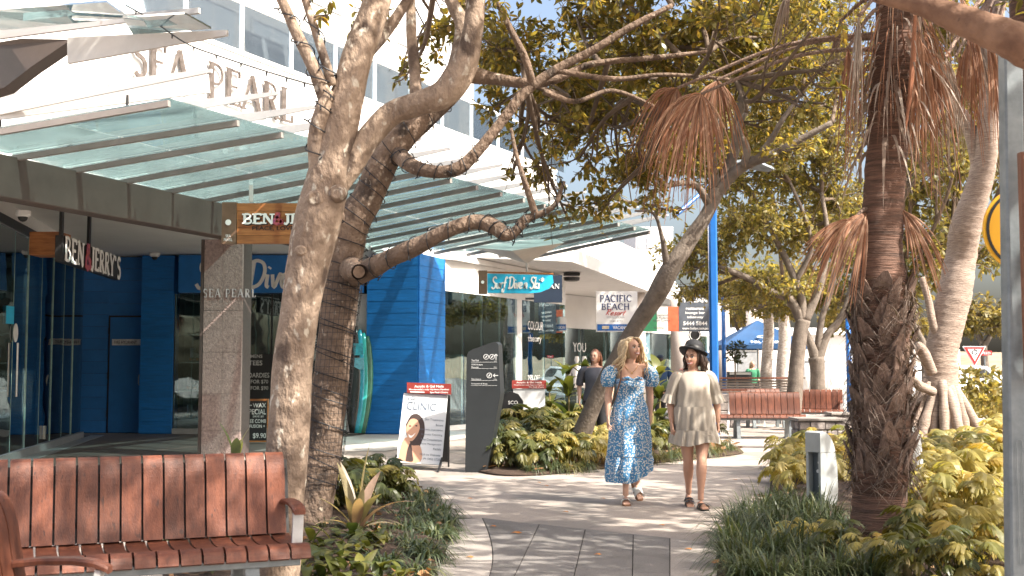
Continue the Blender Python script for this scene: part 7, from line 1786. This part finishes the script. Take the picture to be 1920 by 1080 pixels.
def face(t, hc, rot, eyes=True):
    f = lambda x, y, z: hc + rot @ V3((x, y, z))
    for s in (-1, 1):
        b = MB(); b.ball(f(s * .029, -.0735, .008), .0125, 12, 8, (1.25, .8, .75)); e = part('eye', b, m_letter, t, smooth=True)
        b = MB(); b.ball(f(s * .029 + .001, -.0815, .008), .0072, 10, 6, (1, .6, 1)); part('iris', b, m_iris, e, smooth=True)
        b = MB(); b.tube([f(s * .013, -.088, .027), f(s * .03, -.087, .033), f(s * .047, -.076, .027)], [.003, .004, .002], 6); part('eyebrow', b, m_brunet, t)
        b = MB(); b.tube([f(s * .014, -.0835, .012), f(s * .029, -.086, .0185), f(s * .045, -.0775, .011)], [.0022, .003, .0022], 6); part('eyelash', b, m_iris, t)
    b = MB(); b.tube([f(-.022, -.080, -.0505), f(-.012, -.0895, -.0535), f(0, -.0945, -.055), f(.012, -.0895, -.0535), f(.022, -.080, -.0505)], [.002, .0042, .0052, .0042, .002], 8); part('teeth', b, m_letter, t, smooth=True)
    b = MB(); b.tube([f(-.034, -.074, -.043), f(-.015, -.094, -.0455), f(0, -.098, -.0465), f(.015, -.094, -.0455), f(.034, -.074, -.043)], [.002, .0036, .004, .0036, .002], 8)
    part('upper_lip', b, m_lip, t, smooth=True)
    b = MB(); b.tube([f(-.033, -.075, -.046), f(-.016, -.0925, -.0635), f(0, -.097, -.0675), f(.016, -.0925, -.0635), f(.033, -.075, -.046)], [.002, .004, .0048, .004, .002], 8); part('lower_lip', b, m_lip, t, smooth=True)
def hair_cap(hc, rot, thick=.012, hairline=.30):
    """a shell over the skull, open at the face"""
    n, m = 40, 26; rows = []
    for i in range(m + 1):
        a = R(-48) + (math.pi / 2 - R(-48)) * i / m; zz = math.sin(a); q = max(math.cos(a), .02); row = []
        for j in range(n + 1):
            open_ = R(62) * max(0, min(1, (.92 - zz) / .5)) if zz < .92 else 0
            t = open_ + (2 * math.pi - 2 * open_) * j / n; x = math.sin(t) * q; y = -math.cos(t) * q
            w = .004 * noise.noise(V3((x * 5, y * 5, zz * 3)))
            p = V3(((.071 + thick) * x, (.090 + thick) * y + .004, (.113 + thick) * zz)) * (1 + w * 6); row.append(hc + rot @ p)
        rows.append(row)
    b = MB(); b.sheet(rows); return b
def locks(specs, seed, wave=.012, n=9, r0=.014):
    rnd = random.Random(seed); b = MB()
    for pts in specs:
        q = cat_rom([tuple(p) for p in pts], n); ph = rnd.random() * 6.28; k = len(q)
        b.tube([V3(p) + V3((math.sin(i * .75 + ph), math.cos(i * .75 + ph), 0)) * wave * min(1, i / 6) for i, p in enumerate(q)], [r0 * (1 - .75 * (i / (k - 1)) ** 2) * (.6 + .4 * min(1, i / 4)) for i in range(k)], 6)
    return b
def loft(rows, n=72, pleat=None, phase=0, squash=None):
    """garment rings: (centre, rx, ry, pleat amplitude, pleat count)"""
    rs = []
    for i, (c, rx, ry, am, cnt) in enumerate(rows):
        r = []
        for j in range(n):
            a = 2 * math.pi * j / n; w = 1 + am * (math.sin(cnt * a + phase + .6 * math.sin(i * .5 + a)) * .6 + .4 * math.sin((cnt * 1.7) * a + 1.3 * phase + i * .15)) + .012 * noise.noise(V3((math.cos(a) * 2, math.sin(a) * 2, i * .3 + phase)))
            r.append(V3(c) + V3((rx * w * math.cos(a), ry * w * math.sin(a), 0)))
        rs.append(r)
    b = MB(); b.rings(rs, cap=False); return b
def interp(rows, per=5):
    q = cat_rom([(*c, rx, ry, am, cnt) for c, rx, ry, am, cnt in rows], per); return [((a[0], a[1], a[2]), a[3], a[4], a[5], rows[0][4]) for a in q]
def rotz_pts(mb, rz, loc):
    m = Matrix.Translation(loc) @ Matrix.Rotation(rz, 4, 'Z'); mb.v = [tuple(m @ V3(p)) for p in mb.v]; return mb
def person(label, loc, rz=0):
    t = thing('person', label, 'person', (0, 0, 0), None); t.location = loc; t.rotation_euler = (0, 0, rz); return t

# -- woman in the long blue floral dress
gb = G(1183, 944); w1 = person('smiling blonde woman walking in a long blue floral dress and white sandals', (gb.x, gb.y, 0), R(6))
hr = Matrix.Rotation(R(24), 3, 'Z') @ Matrix.Rotation(R(-6), 3, 'X') @ Matrix.Rotation(R(-4), 3, 'Y'); hc1 = V3((.02, -.012, 1.565))
sp = dict(k=1.0, bust=True, head=hc1, hrot=hr, w=.97,
          armL=dict(j=((-.178, 0, 1.355), (-.218, .03, 1.10), (-.238, -.045, .885)), pn=(1, .1, 0), side=1, curl=.3),
          armR=dict(j=((.178, 0, 1.355), (.215, .05, 1.10), (.205, .0, .885)), pn=(-1, .1, 0), side=-1, curl=.3),
          legL=dict(j=((-.085, 0, .86), (-.06, -.07, .48), (-.065, -.05, .085)), az=R(-8)), legR=dict(j=((.085, 0, .86), (.10, .02, .47), (.13, .30, .19)), az=R(10), pitch=R(42)))
mb, feet = body(sp); part('body', remeshed(mb, 'body', .0046, m_skin), m_skin, w1); face(w1, hc1, hr)
rows = [((0, -.004, 1.262), .155, .128, .0, 9), ((0, -.012, 1.235), .158, .142, .01, 9), ((0, -.012, 1.19), .150, .136, .012, 9), ((0, -.006, 1.13), .138, .112, .012, 9), ((0, -.002, 1.07), .140, .112, .02, 9), ((0, 0, .96), .182, .142, .035, 9), ((.0, .01, .80), .205, .175, .05, 9), ((.0, .02, .62), .218, .2, .06, 9), ((-.005, .03, .48), .222, .215, .06, 9)]
part('dress', loft(interp(rows), 96, phase=.4), m_floral, w1, smooth=True)
rows = [((-.005, .03, .475), .226, .218, .07, 13), ((-.008, .04, .40), .238, .228, .09, 13), ((-.01, .05, .30), .236, .23, .10, 13), ((-.01, .055, .215), .228, .224, .11, 13)]
fl_ = loft(interp(rows, 4), 96, phase=1.1); fl_.v = [(x, y, z + (.10 * max(0, x + .02) / .2 if z < .46 else 0) * (.47 - z) / .26) for x, y, z in fl_.v]; part('skirt_tier', fl_, m_floral, w1, smooth=True)
b = MB(); b.tube([(-.10, -.115, 1.262), (-.05, -.145, 1.275), (0, -.138, 1.245), (.05, -.145, 1.275), (.10, -.115, 1.262)], [.012, .014, .013, .014, .012], 8); part('neckline', b, m_floral, w1, smooth=True)
b = MB(); b.tube([(-.05, -.152, 1.20), (0, -.152, 1.185), (.03, -.156, 1.20), (.07, -.145, 1.23)], [.012, .02, .018, .01], 8); part('twist_knot', b, m_floral, w1, smooth=True)
for s in (-1, 1):
    q = cat_rom([(s * .135, .0, 1.335, .05), (s * .172, .0, 1.34, .066), (s * .208, .01, 1.30, .080), (s * .222, .018, 1.235, .078), (s * .222, .024, 1.185, .058)], 5); b = MB(); rs = []
    for i, a in enumerate(q):
        tt = V3(q[min(i + 1, len(q) - 1)][:3]) - V3(q[max(i - 1, 0)][:3]); tt.normalize(); x = V3((0, 1, 0)).cross(tt).normalized(); y = tt.cross(x)
        rs.append([V3(a[:3]) + (x * math.cos(g_) + y * math.sin(g_)) * a[3] * (1 + .07 * math.sin(g_ * 9 + i * .2)) for g_ in np.linspace(0, 6.2832, 41)[:-1]])
    b.rings(rs, cap=False); part('sleeve', b, m_floral, w1, smooth=True)
part('hair', hair_cap(hc1, hr, .016), m_blond, w1, smooth=True)
f1 = lambda x, y, z: hc1 + hr @ V3((x, y, z)); specs = []; rnd = random.Random(5)
for k in range(46):
    s = -1 if k % 2 else 1; a = rnd.uniform(0, 1); root = f1(s * .012 + rnd.uniform(-.01, .01), -.06 + .12 * a, .108 - .03 * a)
    side = f1(s * (.088 + rnd.uniform(0, .014)), -.045 + .13 * a, .02); low = f1(s * (.10 + rnd.uniform(0, .03)), -.03 + .12 * a, -.09)
    end = V3((s * rnd.uniform(.08, .135) + (.03 if s > 0 else -.04), -.10 + .2 * a, rnd.uniform(1.24, 1.34))); mid = low.lerp(end, .5) + V3((s * rnd.uniform(0, .03), rnd.uniform(-.02, .02), 0))
    specs.append((root, f1(s * .06, -.05 + .13 * a, .092), side, low, mid, end))
for k in range(26):
    x = rnd.uniform(-.08, .08); specs.append((f1(x * .5, .05, .11), f1(x, .10, .03), f1(x * 1.2, .095, -.08), V3((x * 1.6 - .02, .11, 1.36)), V3((x * 2 - .03, .11, 1.27))))
for k in range(8): specs.append((f1(-.05, -.02, .10), f1(-.098, 0, .02), f1(-.12, .02, -.05), V3((-.15 - .02 * rnd.random(), -.02, 1.42)), V3((-.19 + .03 * rnd.random(), -.03 + .05 * rnd.random(), 1.36 + .03 * rnd.random()))))
part('hair_locks', locks(specs, 3, .012, 5, .0135), m_blond, w1, smooth=True)
for s in (-1, 1):
    b = MB(); c = f1(s * .082, .0, -.045); b.tube([c + V3((.014 * math.cos(a), 0, .018 * math.sin(a))) for a in np.linspace(0, 6.28, 10)], .004, 5); part('earring', b, M('gold', (.8, .5, .15), .25, metal=1), w1)
b = MB(); b.tube([(-.075, -.045, 1.395), (-.03, -.085, 1.345), (0, -.098, 1.325), (.03, -.085, 1.345), (.075, -.045, 1.395)], .0022, 5); b.ball((0, -.10, 1.317), .008, 8, 6); part('necklace', b, MATS['gold'], w1)
b = MB(); b.tube([(-.10, -.02, 1.415), (-.105, -.075, 1.36), (-.12, -.11, 1.25), (-.155, -.09, 1.12), (-.19, .03, .98)], .008, 6); part('bag_strap', b, M('leather', (.12, .06, .04), .5), w1)
def sandal(t, f, strap, sole, nm, cross=True):
    b = MB(); pts = [(-.03, .06), (.03, .06), (.036, 0), (.042, -.09), (.048, -.15), (.03, -.195), (-.02, -.205), (-.045, -.16), (-.042, -.09), (-.036, 0)]
    b.poly([f(x, y, -.078) for x, y in pts], f(0, 0, -.100) - f(0, 0, -.078)); s_ = part(nm, b, sole, t)
    def band(y0, y1, w):
        b = MB(); rows = []
        for i in range(9):
            a = math.pi * i / 8; row = []
            for dy in (-w / 2, w / 2): row.append(f(-.053 * math.cos(a), (y0 + (y1 - y0) * i / 8) + dy, -.078 + .052 * math.sin(a) ** .8))
            rows.append(row)
        o_ = len(rows); b.sheet(rows); b.sheet([[p + (f(0, 0, .004) - f(0, 0, 0)) for p in r[::-1]] for r in rows]); part('strap', b, strap, s_, smooth=True)
    if cross: band(-.14, -.06, .055); band(-.06, -.14, .055)
    else: band(-.13, -.13, .035); band(-.065, -.065, .035)
m_ws = M('white_leather', (.75, .74, .71), .5, var=.04)
for f in feet: sandal(w1, f, m_ws, m_sole, 'sandal')

# -- woman in the short beige dress and black hat
gh = G(1303, 951); w2 = person('woman in a short beige tiered dress, black hat and black sandals', (gh.x, gh.y, 0), R(2))
hr2 = Matrix.Rotation(R(-36), 3, 'Z') @ Matrix.Rotation(R(3), 3, 'X'); hc2 = V3((-.005, -.01, 1.475))
k2 = .945
sp = dict(k=k2, bust=True, head=hc2, hrot=hr2, w=1.0,
          armL=dict(j=((-.172, 0, 1.285), (-.225, .05, 1.05), (-.228, -.03, .835)), pn=(1, .2, 0), side=1, curl=.45),
          armR=dict(j=((.172, 0, 1.285), (.235, .05, 1.06), (.245, .03, .835)), pn=(-1, .2, 0), side=-1, curl=.35),
          legL=dict(j=((-.085, 0, .80), (-.062, .0, .445), (-.035, .14, .125)), az=R(-4), pitch=R(20)), legR=dict(j=((.085, 0, .80), (.05, -.11, .455), (.03, -.14, .085)), az=R(4)))
mb, feet2 = body(sp); part('body', remeshed(mb, 'body', .0046, m_skin2), m_skin2, w2); face(w2, hc2, hr2)
rows = [((0, .008, 1.335), .115, .075, .0, 8), ((0, .006, 1.31), .155, .09, .0, 8), ((0, 0, 1.25), .168, .122, .012, 8), ((0, -.01, 1.17), .160, .142, .03, 8), ((0, -.008, 1.06), .170, .146, .05, 8), ((0, -.004, .985), .184, .152, .055, 8)]
part('dress', loft(interp(rows), 96, phase=.9), m_linen, w2, smooth=True)
rows = [((0, -.004, .99), .194, .158, .03, 14), ((0, 0, .90), .205, .172, .07, 14), ((0, 0, .80), .212, .18, .08, 14), ((0, 0, .755), .214, .182, .08, 14)]
part('dress_tier', loft(interp(rows, 4), 112, phase=.2), m_linen, w2, smooth=True)
rows = [((0, 0, .76), .218, .186, .03, 17), ((0, 0, .70), .23, .195, .09, 17), ((.0, 0, .625), .242, .205, .11, 17)]
hm = loft(interp(rows, 4), 120, phase=2.2); hm.v = [(x, y, z + (.02 * math.sin(x * 14) if z < .70 else 0)) for x, y, z in hm.v]; part('hem_tier', hm, m_linen, w2, smooth=True)
b = MB(); b.tube([V3((.10 * math.cos(a), .01 + .075 * math.sin(a), 1.335 + .015 * math.sin(a))) for a in np.linspace(0, 6.2832, 25)], .007, 6); part('neckband', b, m_linen, w2, smooth=True)
for s in (-1, 1):
    for (z0, r0, pts, nm) in ((0, 0, [(s * .11, .005, 1.295, .055), (s * .165, .005, 1.275, .062), (s * .200, .02, 1.18, .062), (s * .220, .03, 1.10, .060)], 'sleeve'), (0, 0, [(s * .218, .028, 1.115, .060), (s * .226, .034, 1.08, .072), (s * .234, .042, 1.03, .086)], 'sleeve_frill')):
        q = cat_rom(pts, 5); b = MB(); rs = []
        for i, a in enumerate(q):
            tt = V3(q[min(i + 1, len(q) - 1)][:3]) - V3(q[max(i - 1, 0)][:3]); tt.normalize(); x = V3((0, 1, 0)).cross(tt).normalized(); y = tt.cross(x); am = .03 if nm == 'sleeve' else .02 + .1 * i / len(q)
            rs.append([V3(a[:3]) + (x * math.cos(g_) + y * math.sin(g_)) * a[3] * (1 + am * math.sin(g_ * 9 + i * .1)) for g_ in np.linspace(0, 6.2832, 49)[:-1]])
        b.rings(rs, cap=False); part(nm, b, m_linen, w2, smooth=True)
part('hair', hair_cap(hc2, hr2, .010), m_brunet, w2, smooth=True)
f2 = lambda x, y, z: hc2 + hr2 @ V3((x, y, z)); specs = []
for k in range(44):
    s = 1 if k % 3 else -1; a = rnd.random(); x = s * (.06 + .03 * rnd.random()); y = -.02 + .12 * a
    e = V3((.12 + .13 * rnd.random(), .03 + .08 * rnd.random(), 1.17 + .10 * rnd.random())) if s > 0 else V3((-.09 + .02 * rnd.random(), .07 + .04 * rnd.random(), 1.27 + .05 * rnd.random()))
    specs.append((f2(x * .8, y, .07), f2(x * 1.15, y + .01, -.01), f2(x * 1.2, y + .02, -.09), f2(x * 1.2, y + .02, -.09).lerp(e, .55) + V3((0, .02, .01)), e))
part('hair_locks', locks(specs, 9, .006, 5, .011), m_brunet, w2, smooth=True)
ht = Matrix.Rotation(R(-30), 3, 'Z') @ Matrix.Rotation(R(-24), 3, 'X') @ Matrix.Rotation(R(4), 3, 'Y'); b = MB(); rs = []
for (r, z, wv) in ((.142, .012, 1), (.144, .018, 1), (.125, .016, .8), (.105, .012, .2), (.098, .02, 0), (.095, .06, 0), (.088, .095, 0), (.066, .113, 0), (.03, .119, 0), (.004, .12, 0)):
    rs.append([hc2 + V3((.006, .022, .052)) + ht @ V3((r * math.cos(a), r * 1.06 * math.sin(a), z + wv * (.012 * math.sin(2 * a + .6) - .03 * max(0, (r - .1)) / .068))) for a in np.linspace(0, 6.2832, 41)[:-1]])
b.rings(rs); part('hat', b, m_hat, w2, smooth=True)
b = MB(); b.rings([[hc2 + V3((.006, .022, .052)) + ht @ V3((rr * math.cos(a), rr * 1.06 * math.sin(a), z)) for a in np.linspace(0, 6.2832, 41)[:-1]] for rr, z in ((.100, .018), (.1005, .04), (.098, .042))], False); part('hat_band', b, m_black, w2, smooth=True)
b = MB(); b.tube([(-.07, -.05, 1.318), (-.03, -.085, 1.29), (0, -.095, 1.28), (.03, -.085, 1.29), (.07, -.05, 1.318)], .002, 5); part('necklace', b, MATS['gold'], w2)
for f in feet2: sandal(w2, f, m_black, m_black, 'sandal', False)

# -- people further along the path
def passer(label, u, D, k, top, trousers, hairm, yaw=0, cap=None, walk=.08, arms=0, hyaw=0):
    x = P(u, 700, D).x; t = person(label, (x, D, 0), yaw); hc = V3((0, -.01, 1.565 * k)); rot = Matrix.Rotation(hyaw, 3, 'Z'); kk = k
    sp = dict(k=kk, head=hc, hrot=rot, w=1.12, armL=dict(j=((-.19, 0, 1.35 * k), (-.25, .03, 1.10 * k), (-.24, -.06 - arms, .90 * k)), pn=(1, 0, 0), side=1), armR=dict(j=((.19, 0, 1.35 * k), (.25, .05, 1.10 * k), (.24, -.02 - arms, .89 * k)), pn=(-1, 0, 0), side=-1),
              legL=dict(j=((-.09, 0, .86 * k), (-.09, -walk, .48 * k), (-.09, -walk, .09)),), legR=dict(j=((.09, 0, .86 * k), (.09, walk * .3, .48 * k), (.09, walk * 1.6, .10)), pitch=R(10)))
    mb, ft = body(sp); part('body', remeshed(mb, 'body', .009, m_skin, 3), m_skin, t)
    rows = [((0, .005, 1.40 * k), .10, .07, 0, 7), ((0, .005, 1.37 * k), .175, .09, 0, 7), ((0, 0, 1.25 * k), .172, .125, .01, 7), ((0, 0, 1.1 * k), .158, .118, .02, 7), ((0, .005, .95 * k), .19, .14, .02, 7), ((0, .005, .88 * k), .195, .145, .02, 7)]
    part('shirt', loft(interp(rows, 4), 40), top, t, smooth=True)
    for s in (-1, 1):
        b = MB(); limb_tube(b, [(s * .12, 0, 1.36 * k), (s * .195, 0, 1.34 * k), (s * .238, .02, 1.2 * k), (s * .248, .03, 1.12 * k)], [.06, .064, .06, .058]); part('sleeve', b, top, t, smooth=True)
        j = sp['legL' if s < 0 else 'legR']['j']; b = MB(); limb_tube(b, [V3(j[0]) + Z * .04, lp3(j[0], j[1], .5), j[1], V3(j[2]) + Z * .03], [.105, .088, .07, .062]); part('trouser_leg', b, trousers, t, smooth=True)
        b = MB(); ft_ = ft[0 if s < 0 else 1]; b.rings([[ft_(a_ * math.cos(q), y, z + h_ * math.sin(q)) for q in np.linspace(0, 6.28, 9)[:-1]] for y, z, a_, h_ in ((.07, -.06, .02, .03), (.03, -.05, .042, .05), (-.08, -.06, .05, .038), (-.19, -.075, .04, .024), (-.215, -.08, .015, .012))]); part('shoe', b, m_black, t, smooth=True)
    b = MB(); b.rings([ell_ring((0, .005, z * k), rx, ry, 24) for z, rx, ry in ((.99, .172, .128), (.92, .18, .132), (.84, .178, .13))]); part('waistband', b, trousers, t, smooth=True)
    if cap:
        b = MB(); b.rings([[hc + rot @ V3((r * math.cos(a), r * 1.2 * math.sin(a), z)) for a in np.linspace(0, 6.28, 21)[:-1]] for r, z in ((.082, .04), (.082, .07), (.07, .105), (.04, .125), (.005, .13))]); part('cap', b, cap, t, smooth=True)
        b = MB(); b.poly([hc + rot @ V3(p) for p in ((-.06, -.085, .045), (.06, -.085, .045), (.05, -.16, .035), (-.05, -.16, .035))], (0, 0, .008)); part('cap_peak', b, cap, t)
    part('hair', hair_cap(hc, rot, .009), hairm, t, smooth=True)
    if not cap:
        sp_ = [];
        for i in range(22):
            a = rnd.uniform(.3, 2.84); x_ = .085 * math.cos(a); y_ = .02 + .085 * math.sin(a) * .9; sp_.append((hc + rot @ V3((x_ * .8, y_ * .8, .08)), hc + rot @ V3((x_, y_, 0)), hc + rot @ V3((x_ * 1.15, y_, -.1)), hc + rot @ V3((x_ * 1.2, y_ + .01, -.19)))) 
        part('hair_locks', locks(sp_, 2, .006, 4, .014), hairm, t, smooth=True)
        face(t, hc, rot)
    return t
m_red = M('auburn_hair', (.25, .10, .05), .45, var=.3)
passer('red-haired woman in a charcoal top standing left of the leaning trunk', 1116, 18.2, .99, M('charcoal_top', (.085, .09, .115), .8, var=.1), M('black_trousers', (.02, .02, .024), .8), m_red, R(-10), hyaw=R(-15))
passer('man in navy shirt and cap walking away beyond the woman in blue', 1238, 27, 1.0, M('navy_shirt', (.015, .05, .13), .8, var=.15), MATS['black_trousers'], m_brunet, R(200), m_navy)
passer('person in a pale pink top far behind the hat woman', 1287, 40, .98, M('pink_top', (.62, .34, .30), .8), M('grey_trousers', (.2, .2, .22), .8), m_brunet, R(160))
passer('woman in a green top near the blue parasol', 1411, 40.5, .97, M('green_top', (.02, .15, .075), .8), MATS['black_trousers'], m_blond, R(20))
